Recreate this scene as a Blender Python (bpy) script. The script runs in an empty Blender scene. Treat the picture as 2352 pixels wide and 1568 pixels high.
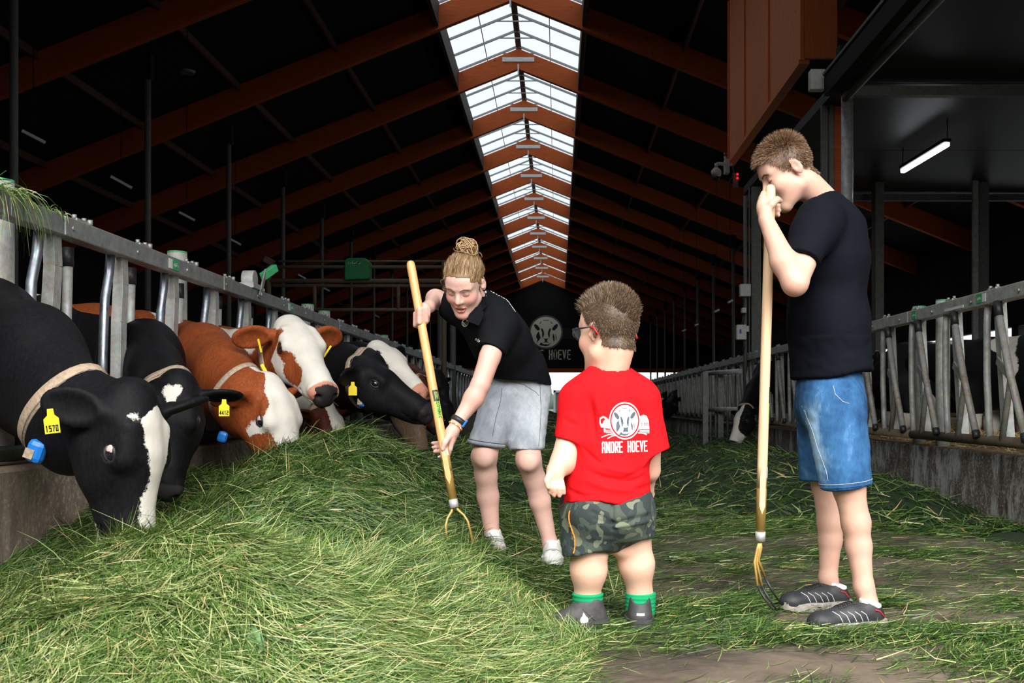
import bpy, bmesh, math, random
import numpy as np
from mathutils import Vector, Matrix, Euler
from mathutils.bvhtree import BVHTree

random.seed(7); RNG = np.random.default_rng(7)
S = bpy.context.scene; COL = S.collection
PI = math.pi

# ---------------- camera, world, light, exposure ----------------
F = 2287.0; VX, VY = 1280.0, 930.0; CZ = 0.80          # focal length in px, vanishing point of the aisle, eye height
cam = bpy.data.cameras.new('camera'); cam_o = bpy.data.objects.new('camera', cam); COL.objects.link(cam_o)
cam.sensor_width = 36.0; cam.lens = 36.0 * F / 2352.0
cam.shift_x = -(VX - 1176.0) / 2352.0; cam.shift_y = (VY - 784.0) / 2352.0
cam_o.location = (0, 0, CZ); cam_o.rotation_euler = (PI / 2, 0, 0)
cam.clip_start = 0.1; cam.clip_end = 400
cam.dof.use_dof = True; cam.dof.focus_distance = 4.3; cam.dof.aperture_fstop = 10.0
S.camera = cam_o

W = bpy.data.worlds.new('sky'); S.world = W; W.use_nodes = True
W.node_tree.nodes['Background'].inputs[0].default_value = (0.90, 0.95, 1.0, 1)
W.node_tree.nodes['Background'].inputs[1].default_value = 1.5

def area(name, loc, size, power, rot, color=(1, 1, 1)):
    l = bpy.data.lights.new(name, 'AREA'); l.shape = 'RECTANGLE'; l.size, l.size_y = size; l.energy = power; l.color = color
    o = bpy.data.objects.new(name, l); o.location = loc; o.rotation_euler = rot; COL.objects.link(o); return o
# daylight from the open yard, entering by the big front door behind the photographer
a1 = area('front_door_daylight', (0.3, -1.2, 4.5), (9.0, 4.2), 520, (math.radians(42), 0, 0), (1.0, 0.985, 0.96)); a1.data.spread = math.radians(100)
a2 = area('front_door_daylight_side', (3.8, -0.9, 3.2), (3.5, 3.0), 135, (math.radians(58), 0, math.radians(22)), (1.0, 0.98, 0.95)); a2.data.spread = math.radians(98)

S.view_settings.view_transform = 'Standard'; S.view_settings.look = 'None'
S.view_settings.gamma = 1.0; S.view_settings.use_curve_mapping = False
S.view_settings.exposure = 0.0

# ---------------- helpers ----------------
def P(px, py, Y): return Vector(((px - VX) * Y / F, Y, CZ + (VY - py) * Y / F))

def link(o, parent=None):
    COL.objects.link(o)
    if parent is not None: o.parent = parent
    return o

def tag(o, label=None, cat=None, group=None, kind=None):
    if label: o['label'] = label
    if cat: o['category'] = cat
    if group: o['group'] = group
    if kind: o['kind'] = kind
    return o

def empty(name, loc=(0, 0, 0), label=None, cat=None, group=None):
    o = bpy.data.objects.new(name, None); o.location = loc; o.empty_display_size = .1; COL.objects.link(o)
    return tag(o, label, cat, group)

def rehome(root, kids):
    """parts were built in world coordinates: keep them there under a moved root"""
    inv = Matrix.Translation(-Vector(root.location))
    for k in kids: k.matrix_parent_inverse = inv

class MB:
    """collects simple solids into one mesh"""
    def __init__(s): s.v = []; s.f = []; s.sm = []; s.mi = []
    def add(s, vs, fs, smooth=False, mi=0):
        b = len(s.v); s.v += [tuple(v) for v in vs]; s.f += [tuple(i + b for i in f) for f in fs]
        s.sm += [smooth] * len(fs); s.mi += [mi] * len(fs); return s
    def box(s, c, d, M=None, mi=0):
        x, y, z = d[0] / 2, d[1] / 2, d[2] / 2; c = Vector(c)
        vs = [Vector((i * x, j * y, k * z)) for i in (-1, 1) for j in (-1, 1) for k in (-1, 1)]
        if M is not None: vs = [M @ v for v in vs]
        return s.add([v + c for v in vs], [(0, 1, 3, 2), (4, 6, 7, 5), (0, 4, 5, 1), (2, 3, 7, 6), (0, 2, 6, 4), (1, 5, 7, 3)], False, mi)
    def span(s, a, b, mi=0):
        a, b = Vector(a), Vector(b); return s.box((a + b) / 2, b - a, None, mi)
    def bar(s, a, b, w, h, up=(0, 0, 1), mi=0):
        a, b, up = Vector(a), Vector(b), Vector(up); d = (b - a); L = d.length; d.normalize()
        r = d.cross(up).normalized(); u = r.cross(d)
        M = Matrix((r, d, u)).transposed()
        return s.box((a + b) / 2, (w, L, h), M, mi)
    def tube(s, pts, rad, n=12, cap=True, mi=0, flat=1.0, up=None):
        pts = [Vector(p) for p in pts]; m = len(pts)
        if not hasattr(rad, '__len__'): rad = [rad] * m
        vs = []; ref = None
        for i, p in enumerate(pts):
            t = (pts[min(i + 1, m - 1)] - pts[max(i - 1, 0)]).normalized()
            if ref is None:
                ref = Vector(up) if up is not None else (Vector((0, 0, 1)) if abs(t.z) < .9 else Vector((1, 0, 0)))
            x = t.cross(ref).normalized(); y = x.cross(t).normalized(); ref = y
            for k in range(n):
                a = 2 * PI * k / n; vs.append(p + rad[i] * (math.cos(a) * x + flat * math.sin(a) * y))
        fs = [(i * n + k, i * n + (k + 1) % n, (i + 1) * n + (k + 1) % n, (i + 1) * n + k) for i in range(m - 1) for k in range(n)]
        s.add(vs, fs, True, mi)
        if cap:
            b = len(s.v) - len(vs)
            s.f.append(tuple(b + k for k in range(n))[::-1]); s.f.append(tuple(b + (m - 1) * n + k for k in range(n)))
            s.sm += [False, False]; s.mi += [mi, mi]
        return s
    def poly(s, pts, thick, nrm, mi=0):
        """extruded polygon"""
        n = len(pts); nrm = Vector(nrm) * thick; pts = [Vector(p) for p in pts]
        vs = pts + [p + nrm for p in pts]
        return s.add(vs, [tuple(range(n)), tuple(range(2 * n - 1, n - 1, -1))] + [(i, n + i, n + (i + 1) % n, (i + 1) % n) for i in range(n)], False, mi)
    def mesh(s, name, mats):
        me = bpy.data.meshes.new(name); me.from_pydata(s.v, [], s.f)
        if not isinstance(mats, (list, tuple)): mats = [mats]
        for m in mats: me.materials.append(m)
        me.polygons.foreach_set('use_smooth', s.sm); me.polygons.foreach_set('material_index', s.mi)
        bm = bmesh.new(); bm.from_mesh(me); bmesh.ops.recalc_face_normals(bm, faces=bm.faces); bm.to_mesh(me); bm.free()
        return me
    def build(s, name, mats, parent=None, bevel=0):
        o = link(bpy.data.objects.new(name, s.mesh(name, mats)), parent)
        if parent is not None: o.matrix_parent_inverse = Matrix.Translation(-Vector(parent.location))
        if bevel:
            m = o.modifiers.new('bevel', 'BEVEL'); m.width = bevel; m.segments = 2; m.limit_method = 'ANGLE'
        return o

# ---------------- materials ----------------
def new_mat(name):
    m = bpy.data.materials.new(name); m.use_nodes = True
    nt = m.node_tree; return m, nt, nt.nodes['Principled BSDF']
def N(nt, t, **kw):
    n = nt.nodes.new(t)
    for k, v in kw.items(): setattr(n, k, v)
    return n
def coords(nt, kind='Object', scale=(1, 1, 1)):
    tc = N(nt, 'ShaderNodeTexCoord'); mp = N(nt, 'ShaderNodeMapping'); mp.inputs['Scale'].default_value = scale
    if kind == 'World':
        g = N(nt, 'ShaderNodeNewGeometry'); nt.links.new(g.outputs['Position'], mp.inputs[0])
    else: nt.links.new(tc.outputs[kind], mp.inputs[0])
    return mp.outputs[0]
def noise(nt, vec, scale, detail=4, rough=.6, dist=0):
    n = N(nt, 'ShaderNodeTexNoise'); n.inputs['Scale'].default_value = scale; n.inputs['Detail'].default_value = detail
    n.inputs['Roughness'].default_value = rough; n.inputs['Distortion'].default_value = dist
    nt.links.new(vec, n.inputs['Vector']); return n.outputs[0]
def ramp(nt, fac, stops, interp='LINEAR'):
    r = N(nt, 'ShaderNodeValToRGB'); cr = r.color_ramp; cr.interpolation = interp
    while len(cr.elements) < len(stops): cr.elements.new(.5)
    for e, (p, c) in zip(cr.elements, stops): e.position = p; e.color = (*c, 1) if len(c) == 3 else c
    nt.links.new(fac, r.inputs[0]); return r.outputs[0]
def mixc(nt, fac, a, b, mode='MIX'):
    m = N(nt, 'ShaderNodeMix', data_type='RGBA', blend_type=mode)
    for v, i in ((fac, 0), (a, 6), (b, 7)):
        if hasattr(v, 'is_linked') or hasattr(v, 'links'): nt.links.new(v, m.inputs[i])
        elif i == 0: m.inputs[0].default_value = v
        else: m.inputs[i].default_value = (*v, 1)
    return m.outputs[2]
def math_(nt, op, a, b=0.0):
    m = N(nt, 'ShaderNodeMath', operation=op)
    for i, v in enumerate((a, b)):
        if isinstance(v, (int, float)): m.inputs[i].default_value = v
        else: nt.links.new(v, m.inputs[i])
    return m.outputs[0]
def bump(nt, bsdf, h, strength=.3, dist=.01):
    b = N(nt, 'ShaderNodeBump'); b.inputs['Strength'].default_value = strength; b.inputs['Distance'].default_value = dist
    nt.links.new(h, b.inputs['Height']); nt.links.new(b.outputs[0], bsdf.inputs['Normal'])
def mat(name, c, rough=.6, metal=0, var=.15, scale=20, bmp=0, kind='Object', sub=0, spec=None, stretch=(1, 1, 1), coat=0):
    m, nt, b = new_mat(name)
    v = coords(nt, kind, stretch); n = noise(nt, v, scale)
    lo = tuple(x * (1 - var) for x in c); hi = tuple(min(1, x * (1 + var)) for x in c)
    nt.links.new(ramp(nt, n, [(.3, lo), (.7, hi)]), b.inputs['Base Color'])
    b.inputs['Roughness'].default_value = rough; b.inputs['Metallic'].default_value = metal
    if spec is not None: b.inputs['Specular IOR Level'].default_value = spec
    if coat: b.inputs['Coat Weight'].default_value = coat; b.inputs['Coat Roughness'].default_value = .2
    if sub:
        b.inputs['Subsurface Weight'].default_value = sub; b.inputs['Subsurface Radius'].default_value = (.02, .008, .004)
        b.inputs['Subsurface Scale'].default_value = .5
    if bmp: bump(nt, b, n, bmp)
    return m
def lin(h):
    h = h.lstrip('#'); return tuple(((int(h[i:i + 2], 16) / 255) / 12.92 if int(h[i:i + 2], 16) < 11 else ((int(h[i:i + 2], 16) / 255 + .055) / 1.055) ** 2.4) for i in (0, 2, 4))

def m_galv(name, base=(.44, .47, .47), dirt=.5, rough=.42, metal=.55):
    m, nt, b = new_mat(name); v = coords(nt, 'World')
    n1 = noise(nt, v, 18, 6, .7); vo = N(nt, 'ShaderNodeTexVoronoi'); vo.inputs['Scale'].default_value = 55; nt.links.new(v, vo.inputs['Vector'])
    c = ramp(nt, n1, [(.25, tuple(x * .72 for x in base)), (.75, tuple(x * 1.2 for x in base))])
    c = mixc(nt, .18, c, vo.outputs['Color'], 'SOFT_LIGHT')
    n2 = noise(nt, v, 5, 8, .75, .4)
    dm = ramp(nt, n2, [(.50, (0, 0, 0)), (.68, (dirt,) * 3)])
    c = mixc(nt, dm, c, (.19, .13, .075))
    nt.links.new(c, b.inputs['Base Color']); b.inputs['Metallic'].default_value = metal
    nt.links.new(ramp(nt, n2, [(.4, (rough,) * 3), (.7, (.75,) * 3)]), b.inputs['Roughness'])
    bump(nt, b, n1, .15, .004); return m
M = {}
M['galv'] = m_galv('galvanised_steel', (.37, .39, .38))
M['galv_light'] = m_galv('pale_galvanised_steel', (.50, .515, .49), .5, .5, .3)
M['galv_dark'] = m_galv('dull_galvanised_steel', (.13, .14, .13), .5, .6, .3)
M['rusty'] = m_galv('rusty_pipe', (.15, .115, .08), .9, .75, .2)
M['polished'] = m_galv('worn_bright_steel', (.40, .45, .52), .3, .3, .9)
M['black_rubber'] = mat('black_rubber', (.018, .018, .019), .5, var=.3, bmp=.1)
M['green_plastic'] = mat('green_plastic', (.01, .22, .06), .45, var=.15)
M['green_cap'] = mat('green_cap_plastic', (.06, .42, .17), .4)
M['white_plastic'] = mat('white_plastic', (.55, .56, .53), .5, var=.12)
M['white_print'] = mat('white_print', (.78, .79, .78), .6, var=.04)
M['cream_print'] = mat('cream_print', (.60, .58, .46), .7, var=.05)
M['black_steel'] = mat('black_roof_sheet', (.010, .0098, .0095), .8, var=.25, scale=3, kind='World', spec=.2)
M['dark_wall'] = mat('black_wall_cladding', (.0085, .0087, .009), .8, var=.2, scale=2, kind='World', spec=.25)
M['wall_cream'] = mat('bright_cream_wall_print', (.93, .90, .72), .7, var=.03)
M['plate'] = mat('bright_zinc_plate', (.62, .63, .62), .5, var=.1)
M['logo_grey'] = mat('faint_grey_print', (.016, .0165, .0175), .8, var=.05)
M['logo_ring'] = mat('ring_grey_print', (.16, .16, .18), .8, var=.05)
M['black_print'] = mat('black_print', (.014, .015, .018), .7, var=.1)
def m_wood(name, a, b_, scale=(1, 1, 1), rough=.6, kind='World', knots=True, spec=None):
    m, nt, b = new_mat(name); v = coords(nt, kind, scale)
    n = noise(nt, v, 6, 6, .65, .6); c = ramp(nt, n, [(.3, a), (.7, b_)])
    if knots:
        vo = N(nt, 'ShaderNodeTexVoronoi'); vo.inputs['Scale'].default_value = 2.2; nt.links.new(coords(nt, kind), vo.inputs['Vector'])
        c = mixc(nt, ramp(nt, vo.outputs[0], [(.04, (.75,) * 3), (.09, (0, 0, 0))]), c, tuple(x * .25 for x in a))
    nt.links.new(c, b.inputs['Base Color']); b.inputs['Roughness'].default_value = rough
    if spec is not None: b.inputs['Specular IOR Level'].default_value = spec
    bump(nt, b, n, .15, .004); return m
M['beam'] = m_wood('orange_stained_glulam', (.32, .055, .009), (.52, .105, .016), (.5, 6, 6), .65, spec=.3)
M['panel'] = m_wood('orange_stained_boards', (.60, .14, .03), (.85, .22, .05), (8, 8, .5), .65)
M['purlin'] = mat('dull_purlin', (.09, .045, .028), .7)
M['purlin_dark'] = mat('dark_edge_board', (.035, .022, .016), .8)
# ---------------- distance-field modelling: smooth unions of tapered limbs, meshed with surface nets ----------------
class Pr:
    """one primitive: kind 'cap' (tapered capsule) or 'ell' (ellipsoid); k = blend radius, sub = subtract"""
    def __init__(s, kind, a, b=None, ra=.1, rb=None, k=.02, sub=False, R=None, sq=None, rad=None):
        s.kind = kind; s.a = np.array(a, np.float32); s.k = k; s.sub = sub
        if kind == 'cap':
            s.b = np.array(b, np.float32); s.ra = ra; s.rb = ra if rb is None else rb; s.sq = None
            if sq is not None:                      # (axis, factor): squash along axis (world direction)
                ax = np.array(sq[0], np.float32); s.sq = (ax / np.linalg.norm(ax), sq[1])
            m = max(s.ra, s.rb) * (1 if sq is None else max(1, sq[1])); s.lo = np.minimum(s.a, s.b) - m; s.hi = np.maximum(s.a, s.b) + m
        else:
            s.rad = np.array(rad, np.float32); s.R = np.eye(3, dtype=np.float32) if R is None else np.array(R, np.float32)
            e = np.abs(s.R) @ s.rad; s.lo = s.a - e; s.hi = s.a + e
    def d(s, p):
        if s.kind == 'cap':
            q = p - s.a; ab = s.b - s.a
            if s.sq is not None:
                ax, f = s.sq; t = q @ ax; q = q + np.outer(t * (1 / f - 1), ax); t2 = ab @ ax; ab = ab + ax * t2 * (1 / f - 1)
            L2 = float(ab @ ab) + 1e-12; h = np.clip((q @ ab) / L2, 0, 1)
            q = q - h[:, None] * ab
            return np.sqrt(np.einsum('ij,ij->i', q, q)) - (s.ra + (s.rb - s.ra) * h)
        q = (p - s.a) @ s.R
        k0 = np.sqrt(np.einsum('ij,ij->i', q / s.rad, q / s.rad)); k1 = np.sqrt(np.einsum('ij,ij->i', q / s.rad ** 2, q / s.rad ** 2)) + 1e-9
        return k0 * (k0 - 1) / k1
def cap(a, b, ra, rb=None, k=.02, **kw): return Pr('cap', a, b, ra, rb, k, **kw)
def ell(c, rad, R=None, k=.02, **kw):
    if isinstance(rad, (int, float)): rad = (rad,) * 3
    return Pr('ell', c, R=R, rad=rad, k=k, **kw)
def chain(pts, rs, k=.02, **kw): return [cap(pts[i], pts[i + 1], rs[i], rs[i + 1], k, **kw) for i in range(len(pts) - 1)]
def sdf_eval(prims, p, far=1.0):
    d = np.full(len(p), far, np.float32)
    for q in prims:
        e = q.d(p).astype(np.float32)
        if q.sub:
            e = -e; k = q.k; h = np.clip(.5 - .5 * (e - d) / k, 0, 1) if k > 0 else (e < d) * 0
            # smooth max(d, e)
            h = np.clip(.5 + .5 * (e - d) / max(k, 1e-6), 0, 1); d = d * (1 - h) + e * h + k * h * (1 - h)
        else:
            k = max(q.k, 1e-6); h = np.clip(.5 + .5 * (d - e) / k, 0, 1); d = d * (1 - h) + e * h - k * h * (1 - h)
    return d
def sdf_mesh(prims, vox, post=None, clip=None):
    """prims in order; post(p, d) -> d edits the field (hems, cuts). returns verts, quads"""
    lo = np.min([q.lo - q.k for q in prims if not q.sub], 0) - 3 * vox; hi = np.max([q.hi + q.k for q in prims if not q.sub], 0) + 3 * vox
    if clip is not None: lo = np.maximum(lo, np.array(clip[0]) - 2 * vox); hi = np.minimum(hi, np.array(clip[1]) + 2 * vox)
    B = 14; nb = np.ceil((hi - lo) / (vox * B)).astype(int); n = nb * B + 1
    G = np.full(n, 1.0, np.float32); rng = np.arange(B + 1)
    lx, ly, lz = np.meshgrid(rng, rng, rng, indexing='ij'); loc = np.stack([lx.ravel(), ly.ravel(), lz.ravel()], 1).astype(np.float32) * vox
    ctr = []
    bb = [(q.lo - q.k - 2 * vox, q.hi + q.k + 2 * vox, q) for q in prims]
    rad = vox * B * .87
    for i in range(nb[0]):
        for j in range(nb[1]):
            for k in range(nb[2]):
                o = lo + np.array((i, j, k)) * B * vox; e = o + B * vox
                act = [q for (a, b_, q) in bb if (a < e).all() and (b_ > o).all()]
                if not any(not q.sub for q in act): continue
                c = ((o + e) / 2)[None].astype(np.float32)
                dc = sdf_eval(act, c)[0]
                if post is None and abs(dc) > rad * 1.35 + .02:
                    if dc < 0: G[i * B:(i + 1) * B + 1, j * B:(j + 1) * B + 1, k * B:(k + 1) * B + 1] = dc
                    continue
                pp = loc + o.astype(np.float32); d = sdf_eval(act, pp)
                if post is not None: d = post(pp, d)
                G[i * B:(i + 1) * B + 1, j * B:(j + 1) * B + 1, k * B:(k + 1) * B + 1] = np.asarray(d, np.float32).reshape(B + 1, B + 1, B + 1)
    G[0] = G[-1] = 1; G[:, 0] = G[:, -1] = 1; G[:, :, 0] = G[:, :, -1] = 1
    if clip is not None: pass
    I = G < 0
    c8 = [I[a:n[0] - 1 + a, b:n[1] - 1 + b, c:n[2] - 1 + c] for a in (0, 1) for b in (0, 1) for c in (0, 1)]
    anyi = c8[0].copy(); alli = c8[0].copy()
    for x in c8[1:]: anyi |= x; alli &= x
    act = anyi & ~alli; ijk = np.argwhere(act); idx = np.full(act.shape, -1, np.int32); idx[act] = np.arange(len(ijk))
    offs = np.array([(a, b, c) for a in (0, 1) for b in (0, 1) for c in (0, 1)])
    val = np.stack([G[ijk[:, 0] + o[0], ijk[:, 1] + o[1], ijk[:, 2] + o[2]] for o in offs], 1)
    acc = np.zeros((len(ijk), 3)); cnt = np.zeros(len(ijk))
    for a in range(8):
        for b in range(a + 1, 8):
            if np.abs(offs[a] - offs[b]).sum() != 1: continue
            va, vb = val[:, a], val[:, b]; m = (va < 0) != (vb < 0); t = np.where(m, va / np.where(m, va - vb, 1), 0)
            pt = offs[a] + t[:, None] * (offs[b] - offs[a]); acc += pt * m[:, None]; cnt += m
    V = lo + (ijk + acc / cnt[:, None]) * vox
    Q = []
    for ax in range(3):
        sl0 = [slice(None)] * 3; sl1 = [slice(None)] * 3; sl0[ax] = slice(0, -1); sl1[ax] = slice(1, None)
        A, Bb = I[tuple(sl0)], I[tuple(sl1)]; e = np.argwhere(A != Bb)
        u, v = [(1, 2), (2, 0), (0, 1)][ax]
        ok = (e[:, u] > 0) & (e[:, v] > 0) & (e[:, u] < n[u] - 1) & (e[:, v] < n[v] - 1); e = e[ok]
        fl_ = A[e[:, 0], e[:, 1], e[:, 2]]
        du = np.zeros(3, int); dv = np.zeros(3, int); du[u] = 1; dv[v] = 1
        q = np.stack([idx[tuple((e - du - dv).T)], idx[tuple((e - dv).T)], idx[tuple(e.T)], idx[tuple((e - du).T)]], 1)
        q = np.where(fl_[:, None], q, q[:, ::-1]); Q.append(q)
    Q = np.concatenate(Q); Q = Q[(Q >= 0).all(1)]
    return V.astype(np.float64), Q
def relax(V, Q, it=1, w=.5):
    n = len(V)
    E = np.concatenate([Q[:, [0, 1]], Q[:, [1, 2]], Q[:, [2, 3]], Q[:, [3, 0]]])
    for _ in range(it):
        acc = np.zeros_like(V); c = np.zeros(n)
        for a, b in ((0, 1), (1, 0)):
            for k in range(3): acc[:, k] += np.bincount(E[:, a], V[E[:, b], k], n)
            c += np.bincount(E[:, a], minlength=n)
        V = V * (1 - w) + w * acc / np.maximum(c, 1)[:, None]
    return V
def vnormals(V, Q):
    a, b, c, d = (V[Q[:, i]] for i in range(4)); nf = np.cross(c - a, d - b); N_ = np.zeros_like(V)
    for i in range(4):
        for k in range(3): N_[:, k] += np.bincount(Q[:, i], nf[:, k], len(V))
    return N_ / (np.linalg.norm(N_, axis=1)[:, None] + 1e-12)
def np_mesh(name, V, Q, mats, attrs=None, smooth=True):
    me = bpy.data.meshes.new(name); k = Q.shape[1]
    me.vertices.add(len(V)); me.vertices.foreach_set('co', np.asarray(V, np.float32).ravel())
    me.loops.add(Q.size); me.loops.foreach_set('vertex_index', Q.astype(np.int32).ravel())
    me.polygons.add(len(Q)); me.polygons.foreach_set('loop_start', np.arange(0, Q.size, k, dtype=np.int32))
    me.update(calc_edges=True); me.validate()
    if smooth: me.polygons.foreach_set('use_smooth', np.ones(len(Q), bool))
    for m in (mats if isinstance(mats, (list, tuple)) else [mats]): me.materials.append(m)
    for n_, arr in (attrs or {}).items():
        arr = np.asarray(arr, np.float32)
        if arr.ndim == 1: me.attributes.new(n_, 'FLOAT', 'POINT').data.foreach_set('value', arr)
        else:
            a4 = np.ones((len(arr), 4), np.float32); a4[:, :3] = arr; me.attributes.new(n_, 'FLOAT_COLOR', 'POINT').data.foreach_set('color', a4.ravel())
    return me
def sdf_obj(name, prims, vox, mats, parent=None, post=None, attrs=None, disp=None, it=2, clip=None, split=None):
    if split is None: V, Q = sdf_mesh(prims, vox, post, clip); V = relax(V, Q, it, .5)
    else:                                            # fine mesh on one side of x = split[0], coarse mesh beyond, one surface
        xs_, sg, vc = split
        fine = [q for q in prims if (q.hi[0] if sg > 0 else -q.lo[0]) > sg * xs_ - .02]; rest = [q for q in prims if (q.lo[0] if sg > 0 else -q.hi[0]) < sg * xs_ + .03]
        cl = [np.array([-1e3] * 3), np.array([1e3] * 3)]; cf = [c.copy() for c in cl]; cc_ = [c.copy() for c in cl]
        if sg > 0: cf[0][0] = xs_ - .03; cc_[1][0] = xs_ + .05
        else: cf[1][0] = xs_ + .03; cc_[0][0] = xs_ - .05
        V, Q = sdf_mesh(prims, vox, lambda p, d: np.maximum(d, (xs_ - p[:, 0]) * sg), cf); V = relax(V, Q, it, .5)
        V2, Q2 = sdf_mesh(prims, vc, lambda p, d: np.maximum(d, (p[:, 0] - xs_ - sg * .02) * sg), cc_); V2 = relax(V2, Q2, 1, .5)
        Q = np.concatenate([Q, Q2 + len(V)]); V = np.concatenate([V, V2])
    if disp is not None: Nn = vnormals(V, Q); V = V + Nn * disp(V, Nn)[:, None]
    at = {k: f(V) if not callable(getattr(f, 'needs_n', None)) else f(V, vnormals(V, Q)) for k, f in (attrs or {}).items()}
    o = link(bpy.data.objects.new(name, np_mesh(name, V, Q, mats, at)), parent)
    if parent is not None: o.matrix_parent_inverse = Matrix.Translation(-Vector(parent.location))
    o['_n'] = 0; del o['_n']
    return o
def bvh(o):
    me = o.data; return BVHTree.FromPolygons([v.co[:] for v in me.vertices], [p.vertices[:] for p in me.polygons])
def frame(f, u):
    """orthonormal frame: columns right, forward, up"""
    f = Vector(f).normalized(); r = f.cross(Vector(u)).normalized(); u = r.cross(f).normalized()
    return Matrix((r, f, u)).transposed()
class Loc:
    """local frame: origin o, axes (right, forward, up); L(r, f, u) -> world"""
    def __init__(s, o, f, u, sc=1.0): s.o = Vector(o); s.R = frame(f, u); s.s = sc; s.Rn = np.array(s.R)
    def __call__(s, r, f, u): return s.o + s.R @ Vector((r, f, u)) * s.s
    def inv(s, V): return ((V - np.array(s.o)) @ s.Rn) / s.s
def fbm(V, sc, seed=0):
    """cheap value-noise-like field in -1..1 from sines"""
    r = np.random.default_rng(seed); out = np.zeros(len(V)); amp = 1; tot = 0
    for o in range(4):
        for _ in range(3):
            k = r.normal(size=3) * sc * (1.9 ** o); ph = r.uniform(0, 6.28); out += amp * np.sin(V @ k + ph) / 1.7
        tot += amp; amp *= .55
    return out / tot
def decal(name, polys, L, target, mats, parent, off=.0012, res=.006, direction=(0, 1, 0), back=.25, mi=None, kind=None):
    """flat outlines given in a local plane (right, up) are laid onto a surface along L's forward axis"""
    tree = target if isinstance(target, BVHTree) else bvh(target)
    bm = bmesh.new()
    for p in polys:
        try: bm.faces.new([bm.verts.new((x, 0, y)) for x, y in p])
        except ValueError: pass
    bmesh.ops.triangulate(bm, faces=bm.faces)
    for _ in range(6):
        es = [e for e in bm.edges if e.calc_length() > res]
        if not es: break
        bmesh.ops.subdivide_edges(bm, edges=es, cuts=1); bmesh.ops.triangulate(bm, faces=[f for f in bm.faces if len(f.verts) > 3])
    fd = (L.R @ Vector(direction)).normalized(); bad = []
    for v in bm.verts:
        w = L(v.co.x, 0, v.co.z); h = tree.ray_cast(w - fd * back, fd)
        if h[0] is None: bad.append(v); continue
        v.co = h[0] - fd * off
    bmesh.ops.delete(bm, geom=bad, context='VERTS')
    me = bpy.data.meshes.new(name); bm.to_mesh(me); bm.free(); me.materials.append(mats)
    for q in me.polygons: q.use_smooth = True
    o = link(bpy.data.objects.new(name, me), parent)
    if parent is not None: o.matrix_parent_inverse = Matrix.Translation(-Vector(parent.location)) if parent.parent is None else Matrix()
    if kind: o['kind'] = kind
    return o
def strands(name, roots, dirs, lens, width, mats, parent, segs=3, grav=0.0, jit=.15, seed=1, colr=None, face=None, curl=0.0, kind=None):
    """thin tapered strips; roots (n,3), dirs (n,3)"""
    r = np.random.default_rng(seed); n = len(roots); d = dirs + r.normal(size=(n, 3)) * jit; d /= np.linalg.norm(d, axis=1)[:, None]
    side = np.cross(d, r.normal(size=(n, 3))); side /= np.linalg.norm(side, axis=1)[:, None]
    lens = np.broadcast_to(lens, (n,)) * r.uniform(.7, 1.2, n); V = np.zeros((n, segs + 1, 2, 3)); p = roots.copy()
    bend = r.normal(size=(n, 3)) * curl
    for k in range(segs + 1):
        w = width * (1 - .85 * (k / segs) ** 2); V[:, k, 0] = p - side * w / 2; V[:, k, 1] = p + side * w / 2
        p = p + d * (lens / segs)[:, None]; d = d + np.array([0, 0, -grav])[None] / segs + bend / segs; d /= np.linalg.norm(d, axis=1)[:, None]
    base = np.arange(n)[:, None, None] * (segs + 1) * 2; kk = np.arange(segs)[None, :, None] * 2; q = base + kk + np.array([0, 1, 3, 2])[None, None, :]
    rnd = np.repeat(r.uniform(0, 1, n), (segs + 1) * 2)
    me = np_mesh(name, V.reshape(-1, 3), q.reshape(-1, 4), mats, {'rnd': rnd})
    o = link(bpy.data.objects.new(name, me), parent)
    if parent is not None: o.matrix_parent_inverse = Matrix.Translation(-Vector(parent.location)) if parent.parent is None else Matrix()
    if kind: o['kind'] = kind
    return o
def sample_surface(me, n, fn=None, seed=3):
    """random points + normals on a quad/tri mesh; fn(P, N) -> weight mask"""
    r = np.random.default_rng(seed); nv = len(me.vertices); V = np.zeros(nv * 3, np.float32); me.vertices.foreach_get('co', V); V = V.reshape(-1, 3).astype(float)
    nq = len(me.polygons); L = np.zeros(len(me.loops), np.int32); me.loops.foreach_get('vertex_index', L); Q = L.reshape(nq, -1)
    A, B_, C = V[Q[:, 0]], V[Q[:, 1]], V[Q[:, 2]]; nn = np.cross(B_ - A, C - A); ar = np.linalg.norm(nn, axis=1); cen = V[Q].mean(1); nn /= ar[:, None] + 1e-12
    w = ar.copy()
    if fn is not None: w = w * fn(cen, nn)
    w /= w.sum(); i = r.choice(nq, n, p=w); u, v = r.uniform(0, 1, (2, n)); 
    D = V[Q[i, -1]]; Pp = (A[i] * (1 - u)[:, None] + B_[i] * u[:, None]) * (1 - v)[:, None] + (D * (1 - u)[:, None] + C[i] * u[:, None]) * v[:, None]
    return Pp, nn[i]
# ---------------- barn shell ----------------
RX, RZ, SL = -1.16, 10.80, 0.40          # ridge line x, underside of rafters at the ridge, roof slope
XL, XR, Y0, Y1 = -15.0, 12.5, -1.5, 80.3
def roof_z(x, up=0.0): return RZ + up - SL * abs(x - RX)
SKH = 1.82                               # half width of the ridge skylight
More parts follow.
